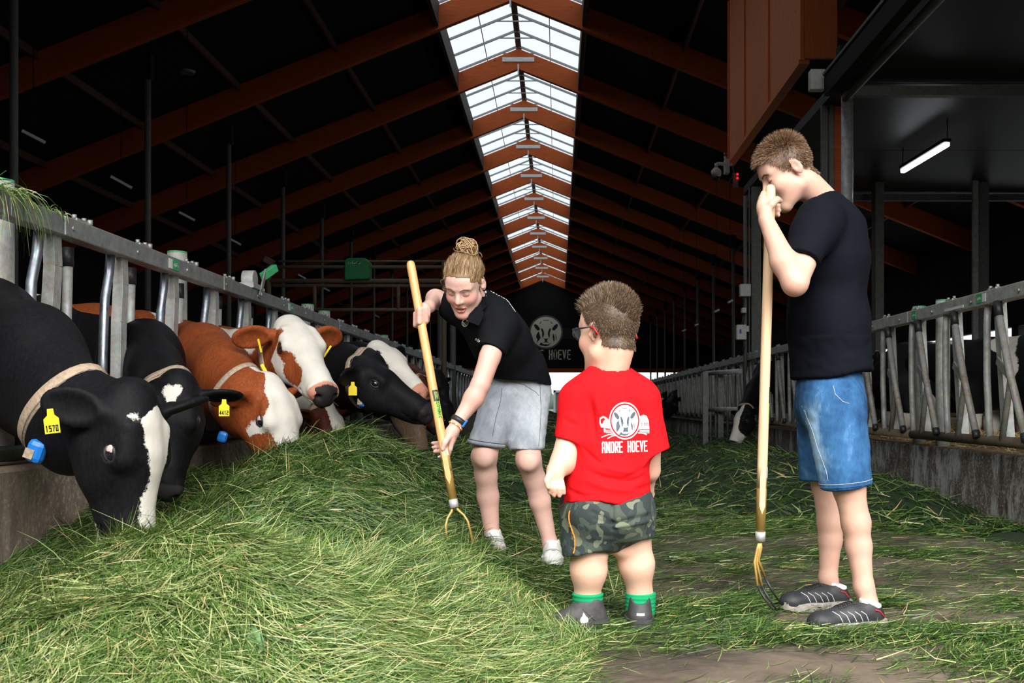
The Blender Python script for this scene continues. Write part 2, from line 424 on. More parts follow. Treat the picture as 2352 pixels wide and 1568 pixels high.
# floor: worn brown concrete
m, nt, b = new_mat('stained_brown_concrete'); v = coords(nt, 'World')
n1 = noise(nt, v, 1.3, 8, .7, .3); n2 = noise(nt, v, 14, 8, .75); n3 = noise(nt, coords(nt, 'World', (.8, 1.5, 1)), 1.7, 6, .7, .5)
c = ramp(nt, n1, [(.3, (.105, .080, .056)), (.7, (.21, .165, .118))])
c = mixc(nt, ramp(nt, n3, [(.45, (0, 0, 0)), (.62, (.8,) * 3)]), c, (.048, .041, .035))
c = mixc(nt, .55, c, ramp(nt, n2, [(.3, (.35,) * 3), (.75, (1.0,) * 3)]), 'MULTIPLY')
nt.links.new(c, b.inputs['Base Color']); nt.links.new(ramp(nt, n3, [(.4, (.85,) * 3), (.65, (.5,) * 3)]), b.inputs['Roughness'])
bump(nt, b, n2, .5, .006); M['floor'] = m
fl = MB().span((XL, -13, -.2), (XR, Y1 + 60, 0)).build('floor', M['floor']); tag(fl, kind='structure')
# paving joints in the feed alley (slabs with recessed joints would show as thin dark lines)
# ceiling (black roof sheets) with rafters, purlins
up = .62
rb = MB()
for s_ in (-1, 1):
    xe = XL if s_ < 0 else XR; xi = RX + s_ * SKH
    rb.poly([(xi, Y0, roof_z(xi, up)), (xe, Y0, roof_z(xe, up)), (xe, Y1, roof_z(xe, up)), (xi, Y1, roof_z(xi, up))], .12, (0, 0, 1))
ceil = rb.build('ceiling', M['black_steel']); tag(ceil, kind='structure')
rafY = [24.7 - 5.0 * k for k in (4, 3, 2, 1)] + [24.7 + 5.0 * k for k in range(12)]
rafY = [y for y in rafY if y > 2]
def rafter_mesh():
    m_ = MB(); w = .085
    for s_ in (-1, 1):
        xe = XL if s_ < 0 else XR; L = abs(xe - RX)
        pts = [(0, -w, 0), (s_ * L, -w, -SL * L), (s_ * L, -w, -SL * L + .60), (0, -w, .60)]
        m_.poly(pts, 2 * w, (0, 1, 0))
    return m_.mesh('rafter', M['beam'])
rme = rafter_mesh()
for y in rafY:
    o = link(bpy.data.objects.new('rafter', rme), ceil); o.location = (RX, y, RZ)
    q = MB().box((0, -.10, .27), (.95, .02, .13)).box((0, -.105, -.02), (.04, .02, .30))
    for k in (-.38, -.13, .13, .38): q.tube([(k, -.105, .27), (k, -.125, .27)], .018, 6)
    o2 = link(bpy.data.objects.new('ridge_plate', q.mesh('ridge_plate', M['plate'])), o)
pm = {}
for s_ in (-1, 1):
    for j, dx in enumerate((1.9, 4.3, 6.7, 9.1, 11.5)):
        x = RX + s_ * dx
        if x < XL or x > XR: continue
        MB().bar((x, Y0, roof_z(x, up - .09)), (x, Y1, roof_z(x, up - .09)), .07, .17).build('purlin', M['purlin'], ceil)
# skylight: bars and panes as parts of window_1
gm, gnt, gb = new_mat('opal_skylight_glass')
out = gnt.nodes['Material Output']; tr = N(gnt, 'ShaderNodeBsdfTransparent'); tr.inputs[0].default_value = (.88, .9, .9, 1)
gb.inputs['Base Color'].default_value = (.8, .82, .82, 1); gb.inputs['Roughness'].default_value = .3
mx = N(gnt, 'ShaderNodeMixShader'); mx.inputs[0].default_value = .06
gnt.links.new(tr.outputs[0], mx.inputs[1]); gnt.links.new(gb.outputs[0], mx.inputs[2]); gnt.links.new(mx.outputs[0], out.inputs[0]); M['glass'] = gm
M['bar_grey'] = mat('grey_glazing_bar', (.30, .32, .33), .5)
win = MB().bar((RX, Y0, RZ + up + .10), (RX, Y1, RZ + up + .10), .16, .10).build('window_1', M['purlin']); tag(win, kind='structure')
for s_ in (-1, 1):
    xi = RX + s_ * SKH
    MB().bar((xi, Y0, roof_z(xi, up - .22)), (xi, Y1, roof_z(xi, up - .22)), .09, .62).build('skylight_kerb', M['purlin_dark'], win)
    xm = RX + s_ * SKH * .52
    MB().bar((xm, Y0, roof_z(xm, up + .16)), (xm, Y1, roof_z(xm, up + .16)), .03, .03).build('glazing_bar', M['bar_grey'], win)
barm = MB(); pane = {}
for s_ in (-1, 1):
    barm.bar((0, 0, .08), (s_ * SKH, 0, .08 - SL * SKH), .05, .06)
barm.bar((-.52, 0, -.14), (.52, 0, -.14), .03, .03)
bme = barm.mesh('rafter_bar', M['bar_grey'])
for s_ in (-1, 1):
    for h, (a, c_) in enumerate(((.03, .50), (.54, .98))):
        xa, xb = s_ * SKH * a, s_ * SKH * c_
        pane[(s_, h)] = MB().poly([(xa, .02, -SL * abs(xa)), (xb, .02, -SL * abs(xb)), (xb, 1.23, -SL * abs(xb)), (xa, 1.23, -SL * abs(xa))], .012, (0, 0, 1)).mesh('pane', M['glass'])
y = 4.7
while y < Y1 - .5:
    o = link(bpy.data.objects.new('rafter_bar', bme), win); o.location = (RX, y, RZ + up)
    for k, pme in pane.items():
        o = link(bpy.data.objects.new('pane', pme), win); o.location = (RX, y, RZ + up + .13)
    y += 1.25
for o in ceil.children: pass
# side walls and gable
def wall(name, *spans):
    m_ = MB()
    for a, b_ in spans: m_.span(a, b_)
    return tag(m_.build(name, M['dark_wall']), kind='structure')
wall('wall_left', ((XL - .2, Y0, 0), (XL, Y1, roof_z(XL, .7))))
wall('wall_right', ((XR, Y0, 0), (XR + .2, Y1, 1.45)), ((XR, Y0, 2.95), (XR + .2, Y1, roof_z(XR, .7))), ((XR, Y0, 1.4), (XR + .2, 14, 3.0)), ((XR, 19.9, 1.4), (XR + .2, 20.5, 3.0)), ((XR, 27, 1.4), (XR + .2, 27.4, 3.0)),
     ((XR, 44, 1.4), (XR + .2, Y1, 3.0)))
g = MB()
g.poly([(XL, Y1, 3.55), (XR, Y1, 3.55), (XR, Y1, roof_z(XR, .6)), (RX, Y1, RZ + .6), (XL, Y1, roof_z(XL, .6))], .2, (0, 1, 0))
g.span((XL, Y1, 0), (-9.8, Y1 + .2, 3.6)); g.span((9.9, Y1, 0), (XR, Y1 + .2, 3.6))
g.span((-9.8, Y1, 0), (-3.2, Y1 + .2, 1.3)); g.span((4.0, Y1, 0), (9.9, Y1 + .2, 1.6))
gw = tag(g.build('wall_back', M['dark_wall']), kind='structure')
MB().span((XL, Y1 - .25, 3.42), (XR, Y1 - .02, 3.75)).build('trim_1', M['beam']); tag(bpy.data.objects['trim_1'], kind='structure')
f = MB(); f.span((XL, Y0 - .2, 0), (-4.8, Y0, 6.5)); f.span((6.4, Y0 - .2, 0), (XR, Y0, 6.5))
f.poly([(XL, Y0 - .2, 5.9), (XR, Y0 - .2, 5.9), (XR, Y0 - .2, roof_z(XR, .7)), (RX, Y0 - .2, RZ + .7), (XL, Y0 - .2, roof_z(XL, .7))], .2, (0, 1, 0))
tag(f.build('wall_front', M['dark_wall']), kind='structure')
# unseen wall added behind the camera to block level sky light from the rafters
tag(MB().span((-45, -13.5, 0), (45, -13, 13)).build('sky_blocker_wall', M['dark_wall']), kind='structure')
# barn posts: round steel, with an end bracket at the rafter
def post(x, y, r=.062, top=None, base=0.0, mt='galv_dark', name='barn_post'):
    top = roof_z(x) if top is None else top
    m_ = MB().tube([(0, 0, base), (0, 0, top - .45)], r, 14)
    o = m_.build(name, M[mt]); o.location = (x, y, 0); tag(o, kind='structure')
    b_ = MB().box((0, 0, top - .25), (.20, .16, .5)).box((0, 0, base + .01), (.26, .26, .02)); q = b_.build('end_bracket', M['black_steel'], o); q.matrix_parent_inverse = Matrix()
    return o
for k in range(12):
    y = 15.3 + 5.0 * k + (0.0 if k else 0)
    post(-8.35, y)
for k in range(9): post(7.0, 34.6 + 5 * k)
# galvanised pillars on the right side and the boxes that hang on them
def hcol(x, y, w, top, mt='galv_dark'):
    m_ = MB().span((x - w / 2, y - w / 2, 0), (x + w / 2, y - w / 2 + .012, top)).span((x - w / 2, y + w / 2 - .012, 0), (x + w / 2, y + w / 2, top)).span((x - .006, y - w / 2, 0), (x + .006, y + w / 2, top))
    return tag(m_.build('steel_pillar', M[mt]), kind='structure')
# ---- end wall picture: round cow emblem and letters ----
def cow_emblem():
    """flat outlines in a unit disc; returns {layer: [polygons]}"""
    def mir(p): return [(-x, y) for x, y in p][::-1]
    head = [(-.42, .55), (-.30, .70), (-.12, .78), (.12, .78), (.30, .70), (.42, .55), (.36, .25), (.30, -.05), (.24, -.35), (.30, -.55), (.20, -.72), (-.20, -.72), (-.30, -.55), (-.24, -.35), (-.30, -.05), (-.36, .25)]
    earL = [(-.86, .50), (-.74, .58), (-.56, .46), (-.42, .24), (-.46, .12), (-.60, .12), (-.76, .28)]
    eyeL = [(-.36, .28), (-.24, .24), (-.15, .05), (-.12, -.14), (-.20, -.36), (-.26, -.40), (-.27, -.20), (-.27, -.02), (-.34, .14)]
    nose = [(-.20, -.40), (-.06, -.46), (.06, -.46), (.20, -.40), (.10, -.52), (.07, -.64), (.20, -.74), (0, -.71), (-.20, -.74), (-.07, -.64), (-.10, -.52)]
    chin = [(-.34, -.72), (-.18, -.84), (.14, -.86), (.36, -.74), (.18, -.94), (-.04, -.98), (-.28, -.94), (-.50, -.90)]
    nk = [(-.50, .06), (-.66, -.14), (-.70, -.34), (-.60, -.50), (-.66, -.74), (-.50, -.58), (-.38, -.40), (-.44, -.16)]
    nr = [(.50, -.05), (.60, -.30), (.60, -.56), (.54, -.70), (.50, -.50), (.46, -.30)]
    nr2 = [(.66, -.10), (.74, -.34), (.74, -.56), (.70, -.56), (.68, -.34), (.64, -.14)]
    tops = [[(-.46, .60), (-.34, .76), (-.30, .74), (-.42, .56)], [(-.2, .86), (.0, .84), (.2, .85), (.2, .81), (0, .80), (-.2, .82)], [(.46, .60), (.34, .76), (.30, .74), (.42, .56)]]
    return [earL, mir(earL), eyeL, mir(eyeL), nose, chin, nk, nr, nr2] + tops
def flat_polys(polys, origin, ux, uz, s=1.0, mi=0, n=Vector((0, -1, 0)), th=.002):
    m_ = MB()
    for p in polys: m_.poly([Vector(origin) + Vector(ux) * x * s + Vector(uz) * z * s for x, z in p], th, n, mi)
    return m_
def disc(r, k=48): return [(r * math.cos(2 * PI * i / k), r * math.sin(2 * PI * i / k)) for i in range(k)]
def ring(r0, r1, k=48):
    out = []
    for i in range(k):
        a, b_ = 2 * PI * i / k, 2 * PI * (i + 1) / k
        out.append([(r0 * math.cos(a), r0 * math.sin(a)), (r1 * math.cos(a), r1 * math.sin(a)), (r1 * math.cos(b_), r1 * math.sin(b_)), (r0 * math.cos(b_), r0 * math.sin(b_))])
    return out
# block lettering as strokes on a 5 x 7 grid
GL = {'A': [[(0, 0), (0, 6), (1, 7), (4, 7), (4, 0)], [(0, 3), (4, 3)]], 'N': [[(0, 0), (0, 7), (4, 0), (4, 7)]], 'D': [[(0, 0), (0, 7), (3, 7), (4, 6), (4, 1), (3, 0), (0, 0)]],
      'R': [[(0, 0), (0, 7), (4, 7), (4, 3.6), (0, 3.6)], [(1.6, 3.6), (4, 0)]], 'E': [[(4, 7), (0, 7), (0, 0), (4, 0)], [(0, 3.6), (3.2, 3.6)]], 'H': [[(0, 0), (0, 7)], [(4, 0), (4, 7)], [(0, 3.6), (4, 3.6)]],
      'O': [[(0, 1), (0, 6), (1, 7), (3, 7), (4, 6), (4, 1), (3, 0), (1, 0), (0, 1)]], 'V': [[(0, 7), (2, 0), (4, 7)]],
      's': [[(3.4, 4), (.6, 4), (.4, 2.4), (3.4, 2), (3.2, 0), (.4, 0)]], 'p': [[(.3, -2), (.3, 4), (3.4, 4), (3.4, 0), (.3, 0)]], 'i': [[(2, 0), (2, 4)], [(2, 5.5), (2, 6.3)]],
      'n': [[(.3, 0), (.3, 4), (3.2, 4), (3.4, 0)]], 'd': [[(3.4, 0), (3.4, 6.6)], [(3.4, 4), (.4, 4), (.4, 0), (3.4, 0)]], 'e': [[(3.4, 0), (.4, 0), (.4, 4), (3.4, 4), (3.4, 2), (.4, 2)]], 'r': [[(.6, 0), (.6, 4), (3.2, 4)]],
      '0': [[(0, 0), (0, 7), (4, 7), (4, 0), (0, 0)]], '1': [[(1, 6), (2, 7), (2, 0)]], '2': [[(0, 7), (4, 7), (4, 4), (0, 3), (0, 0), (4, 0)]], '4': [[(3, 0), (3, 7), (0, 2.5), (4, 2.5)]],
      '5': [[(4, 7), (0, 7), (0, 4), (4, 4), (4, 0), (0, 0)]], '7': [[(0, 7), (4, 7), (1.5, 0)]], '3': [[(0, 7), (4, 7), (4, 0), (0, 0)], [(1, 3.6), (4, 3.6)]],
      'I': [[(2, 0), (2, 7)]], 'L': [[(0, 7), (0, 0), (4, 0)]], 'C': [[(4, 7), (0, 7), (0, 0), (4, 0)]], 'T': [[(0, 7), (4, 7)], [(2, 7), (2, 0)]], 'W': [[(0, 7), (1, 0), (2, 5), (3, 0), (4, 7)]], 'M': [[(0, 0), (0, 7), (2, 3), (4, 7), (4, 0)]]}
def letters(txt, w, h, stroke, gap=.25, slant=0):
    """list of quads (2D) for a text fitted in a w x h box centred on 0,0"""
    n = len(txt); cw = w / (n + (n - 1) * gap) if n else w; out = []; x0 = -w / 2
    for ch in txt:
        for st in GL.get(ch, []):
            for (ax, ay), (bx, by) in zip(st, st[1:]):
                a = Vector((x0 + ax / 4 * (cw - stroke) + stroke / 2, -h / 2 + stroke / 2 + ay / 7 * (h - stroke))); b_ = Vector((x0 + bx / 4 * (cw - stroke) + stroke / 2, -h / 2 + stroke / 2 + by / 7 * (h - stroke)))
                a.x += slant * a.y; b_.x += slant * b_.y
                d = (b_ - a); 
                if d.length < 1e-9: continue
                d.normalize(); q = Vector((-d.y, d.x)) * stroke / 2; e = d * stroke / 2
                out.append([tuple(a - e - q), tuple(b_ + e - q), tuple(b_ + e + q), tuple(a - e + q)])
        x0 += cw * (1 + gap)
    return out
EX, EZ = (1254 - VX) * 80 / F, CZ + (VY - 762) * 80 / F
M_dummy = 0
sg = flat_polys([disc(1.24)], (EX, Y1 - .012, EZ), (1, 0, 0), (0, 0, 1)).build('round_emblem', M['wall_cream'])
tag(sg, 'large round cream cow head emblem painted on the black end wall', 'emblem')
flat_polys(cow_emblem(), (EX, Y1 - .016, EZ), (1, 0, 0), (0, 0, 1), 1.15).build('cow_head_print', M['black_print'], sg)
flat_polys(ring(1.27, 1.36), (EX, Y1 - .012, EZ), (1, 0, 0), (0, 0, 1)).build('ring', M['logo_ring'], sg)
flat_polys([[(1.3, .35), (2.1, .25), (2.45, .0), (2.45, -.6), (1.25, -.5)]], (EX, Y1 - .008, EZ), (1, 0, 0), (0, 0, 1)).build('barn_print', M['logo_grey'], sg)
flat_polys([[(-1.3, .35), (-2.2, .25), (-2.45, -.6), (-1.25, -.5)]], (EX, Y1 - .008, EZ), (1, 0, 0), (0, 0, 1)).build('small_cow_print', M['logo_grey'], sg)
lt = empty('wall_lettering', (EX + .02, Y1 - .012, CZ + (VY - 814) * 80 / F))
for i_, ch_ in enumerate('ANDRE HOEVE'):
    if ch_ != ' ': flat_polys(letters(ch_, .292, .80, .085), (EX + .02 - 1.829 + i_ * .3657, Y1 - .012, CZ + (VY - 814) * 80 / F), (1, 0, 0), (0, 0, 1)).build('letter', M['wall_cream'], lt)
tag(lt, 'cream block lettering under the round cow emblem on the end wall', 'lettering')
# ---- kerbs ----
def m_kerb(name, cols, dk=.8):
    m, nt, b = new_mat(name); v = coords(nt, 'World'); n1 = noise(nt, coords(nt, 'World', (1, 1, .5)), 2.6, 10, .75, .3); n2 = noise(nt, v, 45, 8, .8); n3 = noise(nt, coords(nt, 'World', (1, 1.0, .35)), 7, 8, .7, .5)
    c = ramp(nt, n1, cols); c = mixc(nt, ramp(nt, n2, [(.52, (0, 0, 0)), (.60, (.6,) * 3)]), c, tuple(x * 1.5 for x in cols[-1][1]))
    c = mixc(nt, ramp(nt, n3, [(.38, (dk,) * 3), (.5, (0, 0, 0))]), c, (.03, .024, .02))
    g_ = N(nt, 'ShaderNodeNewGeometry'); sp = N(nt, 'ShaderNodeSeparateXYZ'); nt.links.new(g_.outputs['Normal'], sp.inputs[0])
    c = mixc(nt, ramp(nt, sp.outputs[2], [(.6, (0, 0, 0)), (.9, (1, 1, 1))]), c, ramp(nt, n1, [(.3, (.16, .10, .06)), (.7, (.27, .19, .13))]))
    nt.links.new(c, b.inputs['Base Color']); b.inputs['Roughness'].default_value = .85; bump(nt, b, n2, .6, .008); return m
M['kerb_l'] = m_kerb('brown_stained_concrete', [(.3, (.13, .10, .08)), (.5, (.30, .235, .185)), (.75, (.42, .35, .29))], .45)
M['kerb_r'] = m_kerb('black_mottled_concrete', [(.35, (.075, .045, .034)), (.49, (.13, .105, .09)), (.56, (.42, .42, .40))])
KL, KR = -2.24, 3.02
for nm, a, b_, z, mk in (('kerb', -2.50, KL, .545, 'kerb_l'), ('kerb', KR, 3.26, .47, 'kerb_r')):
    m_ = MB().span((a, -1, -.1), (b_, 79, z)); o = m_.build(nm, M[mk], bevel=.02); tag(o, kind='structure')
# ---------------- self locking feed fences on the kerbs ----------------
# unit pieces are drawn in (y, z, x offset away from the aisle) for the left fence
PITCH = .735
def pieces_left():
    X = -2.37
    def pt(y, z, dx=0): return (dx * -1, y, z)          # dx > 0: behind the fence plane (towards the cows)
    q = {}
    q['bent_tube'] = (MB().tube([pt(-.12, 1.62, .02), pt(-.14, 1.50, .02), pt(-.19, 1.36, .02), pt(-.215, 1.05, .02), pt(-.22, .62, .02)], .024, 10), 'polished')
    ch = MB()
    for (a, b_) in (((0.0, 1.62), (.012, 1.46)), ((.012, 1.46), (-.012, 1.25)), ((-.012, 1.25), (-.035, .62))):
        ch.bar(pt(a[0], a[1], 0), pt(b_[0], b_[1], 0), .008, .07, (0, 1, 0)); ch.bar(pt(a[0] + .035, a[1], .025), pt(b_[0] + .035, b_[1], .025), .05, .008, (0, 1, 0)); ch.bar(pt(a[0] - .035, a[1], .025), pt(b_[0] - .035, b_[1], .025), .05, .008, (0, 1, 0))
    q['lock_channel'] = (ch, 'galv_light')
    q['pivot_tube'] = (MB().tube([pt(.25, 1.50, .07), pt(.235, 1.2, .07), pt(.19, .62, .07)], .024, 10), 'galv_light')
    q['rubber_cap'] = (MB().tube([pt(.25, 1.585, .07), pt(.25, 1.49, .07)], .028, 12), 'black_rubber')
    q['strap'] = (MB().bar(pt(.09, 1.165, .03), pt(.285, 1.06, .045), .012, .045, (0, 0, 1)), 'rusty')
    q['stop_tube'] = (MB().tube([pt(.17, 1.085, .03), pt(.165, 1.05, .03), pt(.09, .62, .03)], .021, 10), 'galv_light')
    q['bolt'] = (MB().tube([pt(.27, 1.70, -.03), pt(.27, 1.725, -.03)], .014, 8), 'galv')
    q['side_bolt'] = (MB().tube([pt(.05, 1.645, -.045), pt(.05, 1.645, -.06)], .010, 8), 'galv')
    q['hasp'] = (MB().box(pt(.20, 1.708, -.01), (.035, .11, .012)).tube([pt(.15, 1.71, -.01), pt(.15, 1.73, -.01)], .012, 8).tube([pt(.25, 1.71, -.01), pt(.25, 1.73, -.01)], .012, 8), 'galv')
    return q
def pieces_right():
    def pt(y, z, dx=0): return (dx, y, z)
    q = {}
    q['bent_tube'] = (MB().tube([pt(.13, 1.50), pt(.15, 1.36), pt(.15, 1.0), pt(.12, .7), pt(.10, .55)], .024, 10), 'galv_light')
    ch = MB()
    for (a, b_) in (((0.0, 1.50), (-.03, 1.25)), ((-.03, 1.25), (-.13, .55))):
        ch.bar(pt(a[0], a[1]), pt(b_[0], b_[1]), .008, .075, (0, 1, 0)); ch.bar(pt(a[0] + .036, a[1], .025), pt(b_[0] + .036, b_[1], .025), .05, .008, (0, 1, 0)); ch.bar(pt(a[0] - .036, a[1], .025), pt(b_[0] - .036, b_[1], .025), .05, .008, (0, 1, 0))
    q['lock_channel'] = (ch, 'galv_light')
    q['pivot_tube'] = (MB().tube([pt(-.13, 1.42, -.045), pt(-.30, 1.0, -.045), pt(-.51, .60, -.045)], .025, 10), 'rusty_galv')
    q['rubber_cap'] = (MB().tube([pt(-.115, 1.49, -.045), pt(-.14, 1.39, -.045)], .029, 12), 'black_rubber')
    q['rubber_foot'] = (MB().tube([pt(-.50, .62, -.045), pt(-.52, .57, -.045)], .027, 10), 'black_rubber')
    q['strap'] = (MB().bar(pt(-.08, 1.10, -.03), pt(-.27, 1.0, -.045), .014, .055, (0, 0, 1)), 'galv_dull')
    q['stop_tube'] = (MB().tube([pt(-.26, 1.0, -.02), pt(-.24, .92, -.02), pt(-.13, .57, -.02)], .021, 10), 'galv_dull')
    q['bolt'] = (MB().tube([pt(.05, 1.57, -.02), pt(.05, 1.60, -.02)], .014, 8), 'galv')
    q['side_bolt'] = (MB().tube([pt(.3, 1.53, -.045), pt(.3, 1.53, -.06)], .010, 8), 'galv')
    q['hasp'] = (MB().box(pt(.02, 1.592, -.01), (.035, .13, .012)).tube([pt(-.04, 1.595, -.01), pt(-.04, 1.615, -.01)], .012, 8).tube([pt(.07, 1.595, -.01), pt(.07, 1.615, -.01)], .012, 8), 'galv')
    return q
M['rusty_galv'] = m_galv('rusty_galvanised_tube', (.34, .33, .31), .95, .6, .3)
M['galv_dull'] = m_galv('soiled_galvanised_steel', (.36, .36, .33), .8, .6, .25)
UL = {k: (a.mesh(k, M[b_])) for k, (a, b_) in pieces_left().items()}
UR = {k: (a.mesh(k, M[b_])) for k, (a, b_) in pieces_right().items()}
def place_units(root, U, x, ys):
    for y in ys:
        for k, me in U.items():
            o = link(bpy.data.objects.new(k, me), root); o.location = (0, y - root.location.y, 0)
def sticker(root, x, y, z, s, side):
    d = -.001 * side
    m_ = MB().poly([(x, y - .045, z - .032), (x, y + .045, z - .032), (x, y + .045, z + .032), (x, y - .045, z + .032)], .002, (-side, 0, 0))
    o = m_.build('green_sticker', M['green_cap'], root)
    ux = (0, 1, 0) if side < 0 else (0, -1, 0)
    t = flat_polys(letters('spinder', .07, .022, .0035, .3), (x - side * .003, y, z + .002), ux, (0, 0, 1), 1, 0, Vector((-side, 0, 0)), .0008).build('sticker_lettering', M['white_print'], o); t.matrix_parent_inverse = Matrix()
    t['kind'] = 'stuff'
    if s: 
        w_ = MB().poly([(x, y - .05 - .06, z - .03), (x, y - .055, z - .03), (x, y - .055, z + .028), (x, y - .11, z + .028)], .002, (-side, 0, 0)).build('white_sticker', M['white_print'], root)
def rail_mesh(x, ya, yb, z0, z1, w):
    return MB().span((x - w / 2, ya, z0), (x + w / 2, yb, z1))
# left fence: bays between the rail joints
jl = [2.45, 4.69, 6.93, 10.60]
while jl[-1] < 76: jl.append(jl[-1] + 5 * PITCH)
ords = ['nearest', 'second nearest', 'third nearest', 'fourth nearest', 'fifth nearest', 'sixth nearest', 'seventh nearest', 'eighth nearest', 'ninth nearest']
for i, (a, b_) in enumerate(zip(jl, jl[1:])):
    lab = ('%s galvanised feed fence bay with green capped post, left of the grass heap' % ords[i]) if i < 3 else (('%s galvanised feed fence bay counted along the left kerb' % ords[i]) if i < 7 else 'distant galvanised feed fence bay on the left kerb behind the cows')
    r = empty('feed_fence', (-2.37, a, 0), lab, 'fence', 'feed fence bays on the left kerb' if i >= 7 else None)
    rail_mesh(-2.36, a + .006, b_ - .006, 1.60, 1.695, .085).build('top_rail', M['galv'], r, .006 if i < 4 else 0)
    MB().tube([(-2.34, a, .593), (-2.34, b_, .593)], .034, 12).build('bottom_rail', M['galv_dark'], r)
    nun = round((b_ - a) / PITCH)
    us = [5.45 - .0 + PITCH * k for k in range(-5, 110)]
    place_units(r, UL, 0, [y for y in us if a <= y - .02 < b_ and y < 60])
    py_ = {0: 4.46 - .0, 1: 6.55}.get(i, a + .08 if i > 2 else 9.97)
    MB().tube([(-2.50, py_, .4), (-2.50, py_, 1.80)], .062, 20).build('fence_post', M['galv_light'], r)
    MB().tube([(-2.50, py_, 1.797), (-2.50, py_, 1.808)], .062, 20).build('green_cap', M['green_cap'], r)
    if i in (1, 2): sticker(r, -2.314, a + 1.75 - (.4 if i == 1 else 0) + (.0), 1.648, True, -1)
    if i == 2:  # lock release lever
        m_ = MB().tube([(-2.31, 7.62, 1.76), (-2.40, 7.62, 1.76)], .07, 20); m_.span((-2.41, 7.54, 1.69), (-2.30, 7.80, 1.73)); m_.build('release_drum', M['galv_light'], r, .004)
        MB().bar((-2.30, 7.70, 1.64), (-2.30, 7.86, 1.86), .012, .04, (0, 1, 0)).tube([(-2.29, 7.70, 1.655), (-2.28, 7.70, 1.655)], .016, 10).build('release_lever', M['galv'], r)
        MB().bar((-2.32, 7.84, 1.81), (-2.26, 7.98, 1.90), .05, .06).build('lever_grip', M['green_cap'], r, .006)
# right fence
jr = [5.2, 8.35, 12.0]
while jr[-1] < 74: jr.append(jr[-1] + 5 * PITCH)
XRf = 2.95 + .03
for i, (a, b_) in enumerate(zip(jr, jr[1:])):
    if 14 < a < 17.0: pass
    lab = ['near galvanised feed fence bay with rusty leaning tubes, right of the man in black', 'galvanised feed fence bay directly behind the man in the black shirt', 'third galvanised feed fence bay from the right edge, behind the fork handle'][i] if i < 3 else 'distant galvanised feed fence bay on the right kerb'
    r = empty('feed_fence', (XRf, a, 0), lab, 'fence', 'feed fence bays on the right kerb' if i >= 3 else None)
    rail_mesh(XRf, a + .006, b_ - .006, 1.49, 1.585, .085).build('top_rail', M['galv_light'], r, .006 if i < 3 else 0)
    MB().tube([(XRf, a, .555), (XRf, b_, .555)], .036, 12).build('bottom_rail', M['rusty'], r)
    us = [7.49 + PITCH * k for k in range(-3, 110)]
    place_units(r, UR, 0, [y for y in us if a <= y - .02 < b_ and y < 60])
    py_ = 8.03 if i == 0 else (a + .2)
    MB().tube([(XRf + .13, py_, .35), (XRf + .13, py_, 1.64)], .055, 20).build('fence_post', M['galv_light'], r)
    MB().tube([(XRf + .13, py_, 1.638), (XRf + .13, py_, 1.648)], .055, 20).build('green_cap', M['green_cap'], r)
    if i == 0: sticker(r, XRf - .044, 6.93, 1.54, True, 1); MB().span((XRf - .046, 7.2, 1.505), (XRf - .043, 7.55, 1.525)).build('white_strip', M['white_print'], r)
    if i == 0: sticker(r, XRf - .044, 8.7 - .5, 1.54, False, 1)
# ---------------- cow brush frame with green motor box (left, behind the fence) ----------------
fr = empty('pipe_frame', (-4.0, 20, 0), 'tall rusty pipe frame of horizontal rails holding a green box', 'frame')
def zz(py, Y=20.0): return CZ + (VY - py) * Y / F
for py_, x0, x1, r_ in ((600, 640, 1032, .022), (613, 622, 1020, .035), (645, 620, 1030, .045), (656, 628, 1020, .035), (711, 690, 1000, .035)):
    MB().tube([((x0 - VX) * 20 / F, 20, zz(py_)), ((x1 - VX) * 20 / F, 20, zz(py_))], r_, 10).build('rail', M['rusty'], fr)
for px_ in (617, 1020):
    MB().tube([((px_ - VX) * 20 / F, 20, 0), ((px_ - VX) * 20 / F, 20, zz(598))], .05, 12).build('upright', M['rusty'], fr)
for px_, a_, b_ in ((723, 656, 711), (915, 656, 711)):
    MB().tube([((px_ - VX) * 20 / F, 20, zz(b_)), ((px_ - VX) * 20 / F, 20, zz(a_))], .035, 10).build('short_upright', M['rusty'], fr)
MB().bar(((612 - VX) * 20 / F, 19.9, zz(596)), ((632 - VX) * 20 / F, 19.9, zz(606)), .12, .12).build('clamp', M['rusty'], fr)
bx = MB().poly([P(791, 643, 19.8), P(791, 597, 19.8), P(798, 592, 19.8), P(838, 592, 19.8), P(847, 600, 19.8), P(847, 640, 19.8), P(836, 641, 19.8), P(799, 642, 19.8)], .35, (0, 1, 0))
gb_ = bx.build('motor_box', M['green_plastic'], None, .02); tag(gb_, 'green motor box hanging on the tall pipe frame', 'box')
flat_polys(letters('spinder', .26, .05, .012, .3), P(814, 603, 19.79), (1, 0, 0), (0, 0, 1)).build('box_lettering', M['white_print'], gb_)['kind'] = 'stuff'
